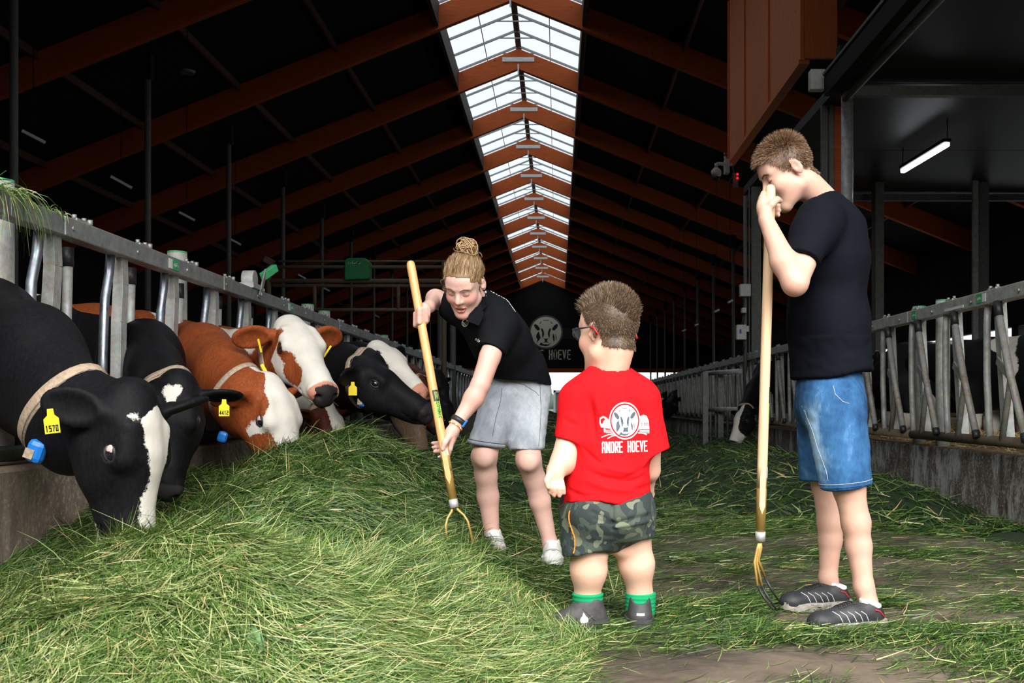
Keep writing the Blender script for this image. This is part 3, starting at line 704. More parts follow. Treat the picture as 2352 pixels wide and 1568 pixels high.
# ---------------- right side: hanging board panel, side ceiling, pillars, lamp ----------------
pX = 3.45
zb = CZ + 1.4057 * pX; yn, yf = pX * F / 562, pX * F / 395
pan = empty('board_panel', (pX, yn, zb), 'orange stained vertical board screen hanging above the man in black', 'screen')
ysb = [yf, pX * F / (1712 - VX), pX * F / (1767 - VX), yn]
for a, b_ in zip(ysb, ysb[1:]): MB().span((pX, a - .015, zb), (pX + .05, b_ + .015, 8.9)).build('board', M['panel'], pan, .004)
for y in ysb: MB().span((pX - .03, y - .03, zb), (pX + .02, y + .03, 8.9)).build('batten', M['panel'], pan)
MB().span((pX + .03, yn - .06, zb + .02), (pX + .48, yn, 8.9)).build('end_board', M['panel'], pan)
MB().span((pX - .05, yn - .02, zb - .05), (pX + .10, yf + .05, zb + .02)).build('bottom_batten', M['panel'], pan)
M['side_ceiling'] = mat('black_insulated_ceiling', (.008, .008, .009), .5, var=.1, scale=2, kind='World', spec=.18)
CZs, CXs = 4.25, 2.93
sc_ = MB(); 
for k in range(6): sc_.span((CXs + .12, -.5 + 2.8 * k, CZs), (XR, 2.28 + 2.8 * k, CZs + .12))
tag(sc_.build('ceiling', M['side_ceiling']), kind='structure')
# black door track along the ceiling edge
tk = empty('door_track', (CXs, 2, CZs), 'black sliding door track with a pale pipe along the low side ceiling', 'track')
MB().span((CXs - .05, 1.0, CZs - .12), (CXs + .07, 10.75, CZs + .12)).build('track_beam', M['black_steel'], tk)
MB().span((CXs - .065, 1.0, CZs + .10), (CXs - .05, 10.75, CZs + .13)).build('edge_strip', M['galv_dark'], tk)
MB().tube([(CXs + .17, 1.0, CZs - .15), (CXs + .17, 10.7, CZs - .15)], .045, 12).build('pipe', M['galv_dark'], tk)
MB().box((CXs - .09, 10.9, CZs + .10), (.16, .12, .22)).build('junction_box', M['white_plastic'], tk, .01)
tag(MB().span((CXs + .11, 11.45, .3), (CXs + .18, 11.5, CZs)).span((CXs + .20, 11.45, .3), (CXs + .25, 11.5, CZs)).build('steel_pillar', M['galv_dark']), kind='structure')
tag(MB().span((CXs + .27, 11.5, .3), (CXs + .40, 11.7, CZs)).build('timber_pillar', M['beam']), kind='structure')
post(3.13, 10.75, .062, CZs + .42, 0, 'galv', 'round_pillar')
MB2 = MB().span((3.1, 10.70, CZs - .12), (9.5, 10.80, CZs - .02)); tag(MB2.build('ceiling_beam', M['galv_dark']), kind='structure')
tag(MB().span((3.1, 16.2, CZs - .12), (XR, 16.3, CZs - .02)).build('ceiling_beam', M['galv_dark']), kind='structure')
for px_, w_ in ((2016, .13), (2252, .18)):
    tag(MB().span(((px_ - VX) * 15.5 / F - w_ / 2, 15.4, 0), ((px_ - VX) * 15.5 / F + w_ / 2, 15.6, CZs)).build('steel_pillar', M['galv_dark']), kind='structure')
tag(MB().span(((2240 - VX) * 15.3 / F - .03, 15.3, 0), ((2240 - VX) * 15.3 / F + .05, 15.36, CZs)).build('steel_pillar', M['galv']), kind='structure')
# tube lamp
M['lamp'], lnt, lb = new_mat('lit_tube'); lb.inputs['Emission Color'].default_value = (.93, .97, 1, 1); lb.inputs['Emission Strength'].default_value = 14
la, lb_ = P(2073, 393, 13.4), P(2176, 331, 12.0)
lm = empty('tube_lamp', (la + lb_) / 2, 'lit white tube lamp hanging under the dark side ceiling', 'lamp')
MB().bar(la, lb_, .06, .05).build('tube', M['lamp'], lm, .01)
MB().bar(la + Vector((0, 0, .05)), lb_ + Vector((0, 0, .05)), .09, .04).tube([la + Vector((0, 0, .05)), la + Vector((0, -.02, CZs - la.z))], .006, 6).tube([lb_ + Vector((0, 0, .05)), lb_ + Vector((0, 0, CZs - lb_.z))], .006, 6).build('lamp_housing', M['black_steel'], lm)
# pillar with switch boxes left of the fork handle, at about 11.5 m
HY = 15.5; hx = (1737 - VX) * HY / F
tag(MB().span((hx - .07, HY, 0), (hx + .09, HY + .05, 4.2)).span((hx + .075, HY, 0), (hx + .09, HY + .15, 4.2)).build('steel_pillar', M['galv_dark']), kind='structure')
tag(MB().tube([P(1712, 1000, 15.4), P(1712, 450, 15.4)], .03, 10).tube([P(1721, 1000, 15.4), P(1721, 430, 15.4)], .012, 8).build('conduit', M['galv_dark']), kind='structure')
def small_box(px, py, w, h, Y, name, label, cat, mt='white_plastic', d=.12):
    c = P(px, py, Y); sc = Y / F
    return tag(MB().box((0, 0, 0), (w * sc, d, h * sc)).build(name, M[mt], None, .008), label, cat), c, sc
o, c, s_ = small_box(1711, 667, 24, 28, 15.3, 'junction_box', 'upper white junction box on the pillar left of the man', 'box'); o.location = c
q = MB().tube([(-.03, 0, -.06), (-.03, 0, -.18)], .015, 8).build('cable', M['black_rubber'], o); q.matrix_parent_inverse = Matrix()
o, c, s_ = small_box(1702, 763, 22, 34, 15.3, 'control_box', 'lower white control box with a blue label on the pillar', 'box'); o.location = c
M['blue_print'] = mat('blue_print', (.02, .07, .35), .5); M['blue_plastic'] = mat('blue_plastic', (.01, .16, .55), .4)
q = MB().box((-.02, -.063, .01), (.03, .004, .06)).build('blue_label', M['blue_print'], o); q.matrix_parent_inverse = Matrix()
q = MB().box((.09, .0, .05), (.05, .10, .09)).build('side_switch', M['white_plastic'], o, .006); q.matrix_parent_inverse = Matrix()
q = MB().tube([(.03, 0, -.08), (.05, 0, -.2), (.02, 0, -.3)], .016, 8).build('cable', M['black_rubber'], o); q.matrix_parent_inverse = Matrix()
q = MB().tube([(0, 0, .08), (.03, 0, .2), (.05, 0, .3)], .014, 8).build('cable', M['black_rubber'], o); q.matrix_parent_inverse = Matrix()
o, c, s_ = small_box(1708, 713, 10, 12, 15.3, 'cable_joint', 'small pale cable joint between the two boxes on the pillar', 'joint'); o.location = c
# dome camera, beacon and red status light by the panel corner
cm = empty('dome_camera', P(1652, 392, 19.6), 'white dome security camera on a bracket below the board screen', 'camera')
sp = MB(); n_ = 16
dome = MB().tube([P(1645, 408, 19.6), P(1645, 404, 19.6), P(1645, 398, 19.6), P(1645, 392, 19.6), P(1645, 386, 19.6)], [.03, .085, .10, .10, .05], 20); dome.build('camera_dome', M['white_plastic'], cm)
MB().tube([P(1645, 386, 19.6), P(1645, 377, 19.6), P(1649, 376, 19.6), P(1668, 377, 19.6)], .035, 10).span(P(1666, 396, 19.6), P(1672, 370, 19.8)).tube([P(1668, 377, 19.7), P(1682, 377, 19.7)], .03, 8).build('camera_arm', M['white_plastic'], cm)
MB().tube([P(1645, 414, 19.6), P(1645, 407, 19.6)], [.05, .085], 20).build('camera_glass', M['black_rubber'], cm)
bc = empty('beacon', P(1666, 360, 19.8), 'small red beacon on a grey foot above the dome camera', 'beacon')
M['red_plastic'] = mat('red_plastic', (.35, .012, .015), .35)
MB().tube([P(1666, 359, 19.8), P(1666, 351, 19.8)], [.035, .03], 12).build('red_lens', M['red_plastic'], bc); MB().tube([P(1666, 367, 19.8), P(1666, 359, 19.8)], .03, 12).build('foot', M['white_plastic'], bc)
M['red_lamp'], _, rb_ = new_mat('lit_red'); rb_.inputs['Base Color'].default_value = (.5, .01, .01, 1); rb_.inputs['Emission Color'].default_value = (1, .01, .02, 1); rb_.inputs['Emission Strength'].default_value = 2
sl = empty('sensor', P(1690, 412, 19.7), 'grey sensor with two lit red dots under the board screen', 'sensor')
MB().bar(P(1688, 398, 19.7), P(1690, 430, 19.7), .09, .08, (0, 1, 0)).build('sensor_body', M['galv_dark'], sl); 
for y_ in (400, 409): MB().tube([P(1694, y_, 19.62), P(1694, y_, 19.6)], .022, 12).build('red_light', M['red_lamp'], sl)
MB().tube([P(1683, 380, 19.7), P(1686, 400, 19.7), P(1672, 422, 19.7)], .012, 8).build('sensor_arm', M['galv_dark'], sl)
# crossing gate and posts far along the left fence, and by the right fence
for px_, Y_, w_ in ((1015, 21.5, .16), (1040, 22.5, .10)):
    tag(MB().tube([P(px_, 1000, Y_), P(px_, 690, Y_)], w_ / 2 + .02, 10).build('steel_pillar', M['galv_dark']), kind='structure')
gt = empty('alley_gate', P(1650, 960, 14.5), 'galvanised gate with vertical bars at the end of the right fence, by the grazing cow', 'gate')
for py_ in (858, 940): MB().tube([P(1618, py_, 14.5), P(1700, py_ - (6 if py_ < 900 else 0), 13.5)], .035, 10).build('gate_rail', M['galv'], gt)
for k, px_ in enumerate((1632, 1644, 1671, 1685)): MB().tube([P(px_, 1040, 14.3), P(px_, 862, 14.3)], .016, 8).build('gate_bar', M['galv_dark'], gt)
for px_ in (1620, 1655): MB().bar(P(px_, 1057, 14.2), P(px_, 855, 14.2), .075, .06, (0, 1, 0)).build('gate_post', M['galv_dark'], gt)
def hang(o, p):
    MB().tube([p, Vector((p.x, p.y, roof_z(p.x, up) + .02))], .008, 6).build('hanger', M['black_steel'], o)
# thin loose tubes of light fittings glinting in the dark roof
for i, (x0, y0, x1, y1, Y) in enumerate(((50, 300, 104, 328, 17), (254, 405, 303, 432, 20), (411, 487, 447, 506, 24), (527, 548, 553, 562, 28), (684, 630, 702, 640, 35), (741, 660, 757, 668, 40), (861, 723, 871, 729, 50))):
    r = tag(MB().bar(P(x0, y0, Y), P(x1, y1, Y + .2), .05, .05).build('tube_lamp', M['white_plastic']), 'unlit tube lamp hanging in the dark left roof', 'lamp', 'unlit tube lamps in the left roof'); hang(r, P((x0 + x1) / 2, (y0 + y1) / 2, Y + .1))
for i, (x0, y0, x1, y1, Y) in enumerate(((1641, 716, 1651, 711, 30), (1672, 695, 1682, 689, 30), (1596, 747, 1603, 744, 38), (1567, 760, 1575, 757, 44))):
    r = tag(MB().bar(P(x0, y0, Y), P(x1, y1, Y + .2), .05, .05).build('tube_lamp', M['white_plastic']), 'unlit tube lamp in the dark roof beyond the right fence', 'lamp', 'unlit tube lamps in the right roof'); hang(r, P((x0 + x1) / 2, (y0 + y1) / 2, Y + .1))
for i, (px_, py_, Y) in enumerate(((760, 12, 23), (1540, 9, 23), (939, 328, 40), (1453, 329, 40), (430, 166, 20), (1200, 583 - 200, 60))):
    if i == 5: continue
    r = tag(MB().tube([P(px_, py_ + 3, Y), P(px_, py_ - 3, Y)], [.13, .16], 18).tube([P(px_, py_ - 3, Y), P(px_, py_ - 6, Y)], [.05, .03], 8).build('round_lamp', M['galv_dark']), 'round grey lamp hanging under the dark barn roof', 'lamp', 'round roof lamps'); hang(r, P(px_, py_ - 5, Y))
# yard beyond the far door
tag(MB().span((-60, Y1 + .3, -.25), (60, 220, -.02)).build('ground', mat('pale_yard', (.30, .32, .28), .9, kind='World', scale=1)), kind='structure')
hg = MB(); 
for k in range(60):
    a = -60 + 2 * k + random.uniform(-.5, .5); h = random.uniform(2.2, 4.2)
    hg.tube([(a, 190, 0), (a, 190, h * .5), (a, 190, h)], [1.6, 1.9, .5], 9)
tag(hg.build('tree_row', mat('far_trees', (.17, .26, .20), .9, kind='World')), 'pale green row of trees beyond the open far door', 'trees', kind='stuff')
sh = empty('yard_shed', (1.0, 95, 0), 'small grey shed with a white frame standing outside the far door', 'shed')
MB().span(P(1275, 965, 95), P(1335, 900, 99)).build('shed_wall', mat('shed_grey', (.20, .19, .18), .8), sh); MB().span(P(1271, 965, 94.8), P(1276, 896, 95)).span(P(1271, 901, 94.8), P(1335, 896, 95)).build('shed_frame', M['white_plastic'], sh)
# ---------------- cows ----------------
def m_fur(name, base, base2, white=(.62, .59, .53), pink=(.50, .22, .15), dark=(.02, .018, .018), rough=.55):
    m, nt, b = new_mat(name); v = coords(nt, 'World')
    n1 = noise(nt, coords(nt, 'World', (1, 1, .35)), 90, 6, .75); n2 = noise(nt, v, 9, 4, .6); n3 = noise(nt, v, 70, 4, .7)
    def A(nm): return N(nt, 'ShaderNodeAttribute', attribute_name=nm).outputs['Fac']
    jit = math_(nt, 'MULTIPLY', math_(nt, 'SUBTRACT', n3, .5), .035); jit2 = math_(nt, 'MULTIPLY', math_(nt, 'SUBTRACT', n2, .5), .03)
    pm_ = math_(nt, 'ADD', math_(nt, 'ADD', A('patch'), jit), jit2)
    col = ramp(nt, n1, [(.3, base), (.7, base2)])
    col = mixc(nt, .5, col, ramp(nt, n2, [(.3, (.6,) * 3), (.7, (1.0,) * 3)]), 'MULTIPLY')
    wc = ramp(nt, n2, [(.3, tuple(x * .85 for x in white)), (.7, white)])
    step = N(nt, 'ShaderNodeMapRange'); step.inputs['From Min'].default_value = -.003; step.inputs['From Max'].default_value = .003; nt.links.new(pm_, step.inputs[0])
    col = mixc(nt, step.outputs[0], col, wc)
    s2 = N(nt, 'ShaderNodeMapRange'); s2.inputs['From Min'].default_value = -.004; s2.inputs['From Max'].default_value = .004; nt.links.new(math_(nt, 'ADD', A('pink'), math_(nt, 'MULTIPLY', jit, .5)), s2.inputs[0]); col = mixc(nt, s2.outputs[0], col, pink)
    s3 = N(nt, 'ShaderNodeMapRange'); s3.inputs['From Min'].default_value = -.004; s3.inputs['From Max'].default_value = .004; nt.links.new(math_(nt, 'ADD', A('dark'), math_(nt, 'MULTIPLY', jit, .6)), s3.inputs[0]); col = mixc(nt, s3.outputs[0], col, dark)
    nt.links.new(col, b.inputs['Base Color']); b.inputs['Roughness'].default_value = rough; b.inputs['Specular IOR Level'].default_value = .09
    bump(nt, b, n1, .35, .004); return m
M['fur_black'] = m_fur('black_and_white_fur', (.0035, .0035, .0045), (.010, .0095, .011))
M['fur_brown'] = m_fur('red_brown_and_white_fur', (.17, .036, .010), (.33, .085, .026))
M['fur_dkred'] = m_fur('dark_red_and_white_fur', (.045, .012, .008), (.09, .024, .014))
M['fur_grey'] = m_fur('grey_brown_fur', (.075, .048, .032), (.17, .115, .08))
M['eye'], ent, eb = new_mat('wet_dark_eye'); eb.inputs['Base Color'].default_value = (.008, .008, .012, 1); eb.inputs['Roughness'].default_value = .06; eb.inputs['Coat Weight'].default_value = 1
M['eye_white'] = mat('eye_white_pink', (.50, .36, .33), .25)
M['tag_yellow'] = mat('yellow_plastic_tag', (.80, .62, .02), .45, var=.05)
M['collar'] = mat('tan_webbing_collar', (.36, .27, .19), .85, var=.25, scale=60, bmp=.3)
M['collar_line'] = mat('grey_webbing_line', (.12, .12, .12), .85)
M['lid'] = mat('dark_eyelid', (.012, .010, .010), .5)
M['horn_pink'] = mat('pink_skin', (.45, .22, .16), .5)
def band(name, body_tree, c, axis, w, mt, parent, n=44, th=.004, rmax=.5, off=0.002, up=(0, 0, 1), a0=0, a1=2 * PI, hug=True):
    c = Vector(c); ax = Vector(axis).normalized(); x = ax.cross(Vector(up)).normalized(); y = ax.cross(x).normalized()
    pts = []
    full = abs(a1 - a0 - 2 * PI) < 1e-6
    for k in range(n + (0 if full else 1)):
        a = a0 + (a1 - a0) * k / n; d = x * math.cos(a) + y * math.sin(a)
        h = body_tree.ray_cast(c, d, rmax)
        pts.append((d, (h[0] - c).length if h[0] is not None else None))
    rs = [r for d, r in pts]; good = [r for r in rs if r]; med = sorted(good)[len(good) // 2] if good else .1
    rs = [r if r and r < med * 2.0 else med for r in rs]
    rs = [(rs[i - 1] + 2 * rs[i] + rs[(i + 1) % len(rs)]) / 4 if full else rs[i] for i in range(len(rs))]
    m_ = MB(); N_ = len(pts); vs = []
    for (d, _), r in zip(pts, rs):
        for (s_, t) in ((-1, 0), (1, 0), (1, 1), (-1, 1)): vs.append(c + d * (r + off + t * th) + ax * s_ * w / 2)
    fs = []
    for k in range(N_ if full else N_ - 1):
        b0, b1 = 4 * k, 4 * ((k + 1) % N_)
        for q in range(4): fs.append((b0 + q, b0 + (q + 1) % 4, b1 + (q + 1) % 4, b1 + q))
    m_.add(vs, fs, True); o = m_.build(name, mt, None); o.parent = parent
    if parent is not None: o.matrix_parent_inverse = Matrix.Translation(-Vector(parent.location)) if parent.parent is None else Matrix()
    return o
def cow(name_label, O, f, u, sc, neck, nr, body, fur, patch, vox, ears=(0, 0), eye_side=(1, -1), tags=(), nose='dark', group=None, white_eye=False, bodyz=1.08, legs=True, horn=False):
    L = Loc(O, f, u, sc); RM = np.array(L.R)
    pr = []
    def e(r_, f_, u_, rad, k=.03, **kw): pr.append(ell(L(r_, f_, u_), tuple(x * sc for x in rad), RM, k * sc, **kw))
    def c(a, b_, ra, rb, k=.03, sq=None): pr.append(cap(L(*a), L(*b_), ra * sc, rb * sc, k * sc, sq=(L.R.col[0] if sq else None, sq) if sq else None))
    # body and neck first
    if body is not None:
        bs, hd = Vector(body[0]), Vector((math.cos(body[1]), math.sin(body[1]), 0)); lt = Vector((-hd.y, hd.x, 0)); ln = body[2] if len(body) > 2 else 1.25
        RB = np.array(Matrix((lt, hd, Vector((0, 0, 1)))).transposed())
        pr.append(ell(bs, (.27, .34, .36), RB, .05)); pr.append(ell(bs - hd * ln * .55 - Vector((0, 0, .02)), (.36, .62, .38), RB, .15)); pr.append(ell(bs - hd * ln - Vector((0, 0, -.02)), (.27, .34, .33), RB, .12))
        pr.append(cap(bs - hd * .1 + Vector((0, 0, .27)), bs - hd * ln + Vector((0, 0, .27)), .09, .10, .12))
        if legs:
            for s_ in (-1, 1):
                a = bs + lt * .17 * s_; z = Vector((0, 0, 1))
                pr.extend(chain([a - z * .15, Vector((a.x, a.y, .62)), Vector((a.x, a.y, .36)) + hd * .02, Vector((a.x, a.y, .08))], [.13, .075, .05, .045], .05))
                pr.append(cap(Vector((a.x, a.y, .08)), Vector((a.x, a.y, .03)) + hd * .03, .05, .055, .02))
                a = bs - hd * (ln + .02) + lt * .17 * s_
                pr.extend(chain([a - z * .05, Vector((a.x, a.y, .72)) + hd * .14, Vector((a.x, a.y, .46)) - hd * .10, Vector((a.x, a.y, .10)) - hd * .05], [.19, .11, .055, .048], .06))
                pr.append(cap(Vector((a.x, a.y, .08)) - hd * .04, Vector((a.x, a.y, .03)), .05, .055, .02))
            pr.append(ell(bs - hd * (ln * .86) - Vector((0, 0, .38)), (.17, .20, .14), RB, .06))
            tb = bs - hd * (ln + .30) + Vector((0, 0, .28)); pr.extend(chain([tb, tb - hd * .06 - Vector((0, 0, .3)), tb - hd * .03 - Vector((0, 0, .8))], [.035, .022, .03], .03))
    if O is not None and neck is not None:
        pts = [L(0, -.09, -.10)] + [Vector(p) for p in neck]
        lat = L.R.col[0]
        for i in range(len(pts) - 1):
            dd = (pts[i + 1] - pts[i]).normalized(); sd = dd.cross(Vector((0, 0, 1))).normalized() if abs(dd.z) < .97 else lat
            pr.append(cap(pts[i], pts[i + 1], nr[i], nr[i + 1], .07, sq=(sd, .72)))
    e(0, -.05, -.065, (.102, .165, .100), .04)
    e(0, -.175, -.040, (.066, .055, .055), .04)
    c((0, .02, -.050), (0, .27, -.062), .082, .056, .05)
    c((0, .22, -.060), (0, .305, -.072), .058, .060, .03)
    for s_ in (-1, 1):
        c((s_ * .045, -.02, -.165), (s_ * .022, .24, -.115), .060, .036, .05)
        e(s_ * .062, .02, -.125, (.042, .10, .075), .04)
        c((s_ * .070, -.07, -.005), (s_ * .080, .02, -.018), .030, .034, .03)      # brow ridge
        e(s_ * .050, .305, -.060, (.026, .038, .030), .02)                           # nostril wing
        spec = ears[0] if s_ > 0 else ears[1]
        if isinstance(spec, (int, float)): spec = (s_, -.12, -.15 - spec, s_ * .25, 1, .15)
        ed = L.R @ Vector(spec[:3]).normalized(); en = L.R @ Vector(spec[3:6]); RE = np.array(frame(ed, en))   # columns: across, along, face normal
        eb = L(s_ * .085, -.115, -.045); ce = eb + ed * .115 * sc
        pr.append(cap(eb, eb + ed * .07 * sc, .026 * sc, .030 * sc, .025))
        pr.append(ell(ce, tuple(x * sc for x in (.064, .098, .020)), RE, .02))
        pr.append(ell(ce + Vector(RE[:, 2]) * .021 * sc + ed * .008 * sc, tuple(x * sc for x in (.048, .078, .019)), RE, .012, sub=True))
    e(0, .335, -.098, (.042, .028, .040), .02)
    c((0, .20, -.145), (0, .285, -.128), .032, .030, .02)                             # lower lip / chin
    for s_ in (-1, 1):
        pr.append(ell(L(s_ * .040, .345, -.062), tuple(x * sc for x in (.015, .022, .011)), RM, .012 * sc, sub=True))
        pr.append(cap(L(s_ * .012, .352, -.122), L(s_ * .060, .215, -.122), .006 * sc, .005 * sc, .012 * sc, sub=True))  # mouth line
        pr.append(ell(L(s_ * .104, .0, -.045), (.018 * sc,) * 3, RM, .014 * sc, sub=True))
    # wrinkles along the neck give the hide some relief
    def dsp(V, Nn):
        l = L.inv(V); far = np.clip((-l[:, 1] - .25) / .3, 0, 1)
        return .0030 * fbm(V * np.array([1, 1, .6]), 7, 2) * (0.3 + far) + .0007 * fbm(V, 40, 3)
    at = {'patch': lambda V: patch(L.inv(V), V), 'pink': lambda V: (-1 + 0 * V[:, 0]) if nose == 'dark' else (L.inv(V)[:, 1] - .300) if nose == 'mixed' else np.where(L.inv(V)[:, 2] < .1, L.inv(V)[:, 1] - .285, -1),
          'dark': lambda V: dark_f(L.inv(V), nose)}
    def dark_f(l, nose):
        ez = .016 - np.minimum(np.linalg.norm(l - np.array([.104, 0, -.045]), axis=1), np.linalg.norm(l - np.array([-.104, 0, -.045]), axis=1)) + .012
        if nose == 'dark': return np.maximum(ez, l[:, 1] - .298)
        if nose == 'mixed': return np.maximum(ez, np.where(np.abs(l[:, 0] - .0) < .058, np.minimum(l[:, 1] - .318, .05), -1))
        return np.where(True, ez, ez)
    spl = None if body is None or (O - bs).length > 9 else ((-2.62, 1, .030) if O.x < 0 else (3.25, -1, .030) if O.x < 3.1 else None)
    o = sdf_obj('cow', pr, vox, M[fur], None, attrs=at, disp=dsp, it=2, split=spl)
    tag(o, name_label, 'cow', group)
    for s_ in eye_side:
        ec = L(s_ * .0945, 0, -.045)
        q = MB(); st, rg = 12, 10; r_ = .0225 * sc
        vs, fs = [], []
        for i in range(rg + 1):
            for j in range(st):
                th, ph = PI * i / rg, 2 * PI * j / st; vs.append(ec + Vector((math.sin(th) * math.cos(ph), math.sin(th) * math.sin(ph), math.cos(th))) * r_)
        for i in range(rg):
            for j in range(st): fs.append((i * st + j, (i + 1) * st + j, (i + 1) * st + (j + 1) % st, i * st + (j + 1) % st))
        q.add(vs, fs, True); eo = q.build('eye', M['eye'], o)
        if white_eye:
            wb = ec - L.R @ Vector((0, .010, -.003)) * sc + L.R @ Vector((s_ * .0015, 0, 0)) * sc
            vs2 = [wb + (v - ec) * .9 for v in vs]; qq = MB().add(vs2, fs, True).build('eye_white', M['eye_white'], eo); qq.matrix_parent_inverse = Matrix()
        lp = MB()
        for sg_, rr in ((1, .0255), (-1, .0245)):
            pts = []
            for k in range(9):
                a = PI * k / 8; pts.append(L(s_ * (.0945 + .0140 * math.sin(a)), -.026 * math.cos(a) - .002, -.045 + sg_ * (.0175 * math.sin(a))))
            lp.tube(pts, [.002 * sc] + [.0055 * sc] * 7 + [.002 * sc], 7)
        lp.build('eyelid', M['lid'] if 'black' in fur or s_ < 2 and not white_eye else M['lid'], o)
    tree = None
    for tg in tags:
        if tg[0] == 'ear':
            s_, num = tg[1], tg[2]; cl = tg[3] if len(tg) > 3 else (s_ * .20, -.085, -.05)
            base = L(*cl)
            to = Vector((0, -1, 0)) if abs(base.x) < 9 else Vector((0, -1, 0)); fd = tg[4] if len(tg) > 4 else (0, 1, 0); upv = tg[5] if len(tg) > 5 else (0, 0, 1)
            T = Loc(base, fd, upv); w, h = .052, .062
            shp = [(-w / 2, -h), (w / 2, -h), (w / 2, -.012), (.012, .0), (.010, .022), (-.010, .022), (-.012, 0), (-w / 2, -.012)]
            if num == 'side': shp = [(-.006, -.06), (.006, -.06), (.006, .02), (-.006, .02)]
            t = MB().poly([T(x, 0, z) for x, z in shp], .003, T.R @ Vector((0, 1, 0))).build('ear_tag', M['tag_yellow'], o)
            if num and num.isdigit():
                z = flat_polys(letters(num, .044, .022, .0035, .25), T(0, -.001, -.045), T.R.col[0], T.R.col[2], 1, 0, T.R @ Vector((0, -1, 0)), .0006)
                zo = z.build('tag_number', M['black_print'], t); zo.matrix_parent_inverse = Matrix(); zo['kind'] = 'stuff'
        elif tg[0] == 'collar':
            tree = tree or bvh(o); cc, axv, w = tg[1], tg[2], tg[3]
            cb = band('collar', tree, cc, axv, w, M['collar'], o, off=.002)
            for sh_ in (-.25, .25):
                q = band('collar_line', tree, Vector(cc) + Vector(axv).normalized() * w * sh_, axv, w * .05, M['collar_line'], cb, off=.0065, th=.0008)
            for it in tg[4] if len(tg) > 4 else ():
                kind, pos, sz, rot = it
                mtn = {'blue': 'blue_plastic', 'yellow': 'tag_yellow', 'red': 'red_plastic'}[kind]
                q = MB().box((0, 0, 0), sz).build({'blue': 'collar_sensor', 'yellow': 'collar_tag', 'red': 'collar_tag'}[kind], M[mtn], o, min(sz) * .4)
                q.matrix_parent_inverse = Matrix(); q.location = pos; q.rotation_euler = rot
                if kind == 'blue' and sz[2] > .07:
                    z = MB().box((-.012, -sz[1] / 2 - .001, -.012), (sz[0] * .5, .003, sz[2] * .42)).build('sensor_label', M['collar'], q); z.matrix_parent_inverse = Matrix()
    return o, L
def box_f(v, lo, hi): return np.minimum(v - lo, hi - v)
def ell_f(l, c, r): 
    k = np.linalg.norm((l - np.array(c)) / np.array(r), axis=1); return (1 - k) * min(r)
NONE = lambda l, V: -1 + 0 * l[:, 0]
# 1: large black cow with wide white blaze, grazing, nearest
def pA(l, V):
    r, f, u = l[:, 0], l[:, 1], l[:, 2]
    w = np.interp(f, [-.22, -.15, -.10, 0, .08, .16, .24, .33], [-.02, -.01, .075, .050, .034, .050, .052, .07])
    bl = np.where(u > -.115, w - np.abs(r + .012), -1)
    chin = ell_f(l, (.03, .26, -.165), (.06, .06, .03)); jaw = np.where((f > .0) & (f < .22), .012 - np.abs(u + .225 + (f) * .18 * -1 + .0) , -1)
    sp = ell_f(l, (.075, -.105, .0), (.012, .012, .03))
    return np.maximum.reduce([bl, chin, sp])
eA = P(255, 1042, 3.45); fA, uA = (.05, -.05, -1), (.96, -.28, .03)
OA = eA + Vector((.085, .095, 0))
cow('large black cow with a wide white blaze grazing nearest, in front of the left fence', OA, fA, uA, 1.16,
    [P(165, 960, 3.75), P(75, 850, 4.02), P(-30, 800, 4.35), (-2.9, 4.55, 1.12)], [.16, .20, .26, .30, .33], ((-3.1, 4.6, 1.10), 0.0, 1.2), 'fur_black', pA, .0078, ears=((.45, -.25, -.85, .9, .15, .45), (-1, -.3, .35, 0, 1, .2)), nose='pink', white_eye=True,
    tags=[('ear', 1, '1570', (.20, -.12, -.17), (0, 1, 0), (-.12, 0, 1)), ('collar', P(150, 960, 3.79), (.62, -.28, -.72), .055, [('blue', P(84, 1036, 3.62), (.068, .05, .085), (0, .35, 0))])])
# 2: black cow with a white heart
def pB(l, V):
    r, f, u = l[:, 0], l[:, 1] + .012, l[:, 2]
    h = np.where(u > -.1, np.maximum(ell_f(np.stack([r, f, 0 * u], 1), (.019, -.105, 0), (.024, .03, 1)), np.maximum(ell_f(np.stack([r, f, 0 * u], 1), (-.019, -.105, 0), (.024, .03, 1)), np.minimum(np.minimum(f + .10, .0 - f), (.040 - np.abs(r) - (f + .10) * .42)))), -1)
    bdy = ell_f(V, (-3.35, 5.95, 1.50), (.22, .5, .14))
    return np.maximum(h, bdy)
cow('black cow with a white heart on its forehead grazing between the fence and the heap', P(392, 958, 4.85), (-.03, -.22, -.97), (.10, -.97, .20), 1.10,
    [P(380, 915, 5.1), P(358, 870, 5.4), P(340, 835, 5.7), (-2.85, 6.0, 1.08)], [.14, .17, .20, .24, .28], ((-3.15, 6.05, 1.10), .15, 1.2), 'fur_black', pB, .0092, ears=(.0, .25), nose='dark',
    tags=[('ear', -1, '4412', (-.21, -.085, -.055)), ('ear', 1, 'side', (.13, .0, -.14)), ('collar', P(381, 905, 5.08), (.2, -.6, -.75), .045, [])])
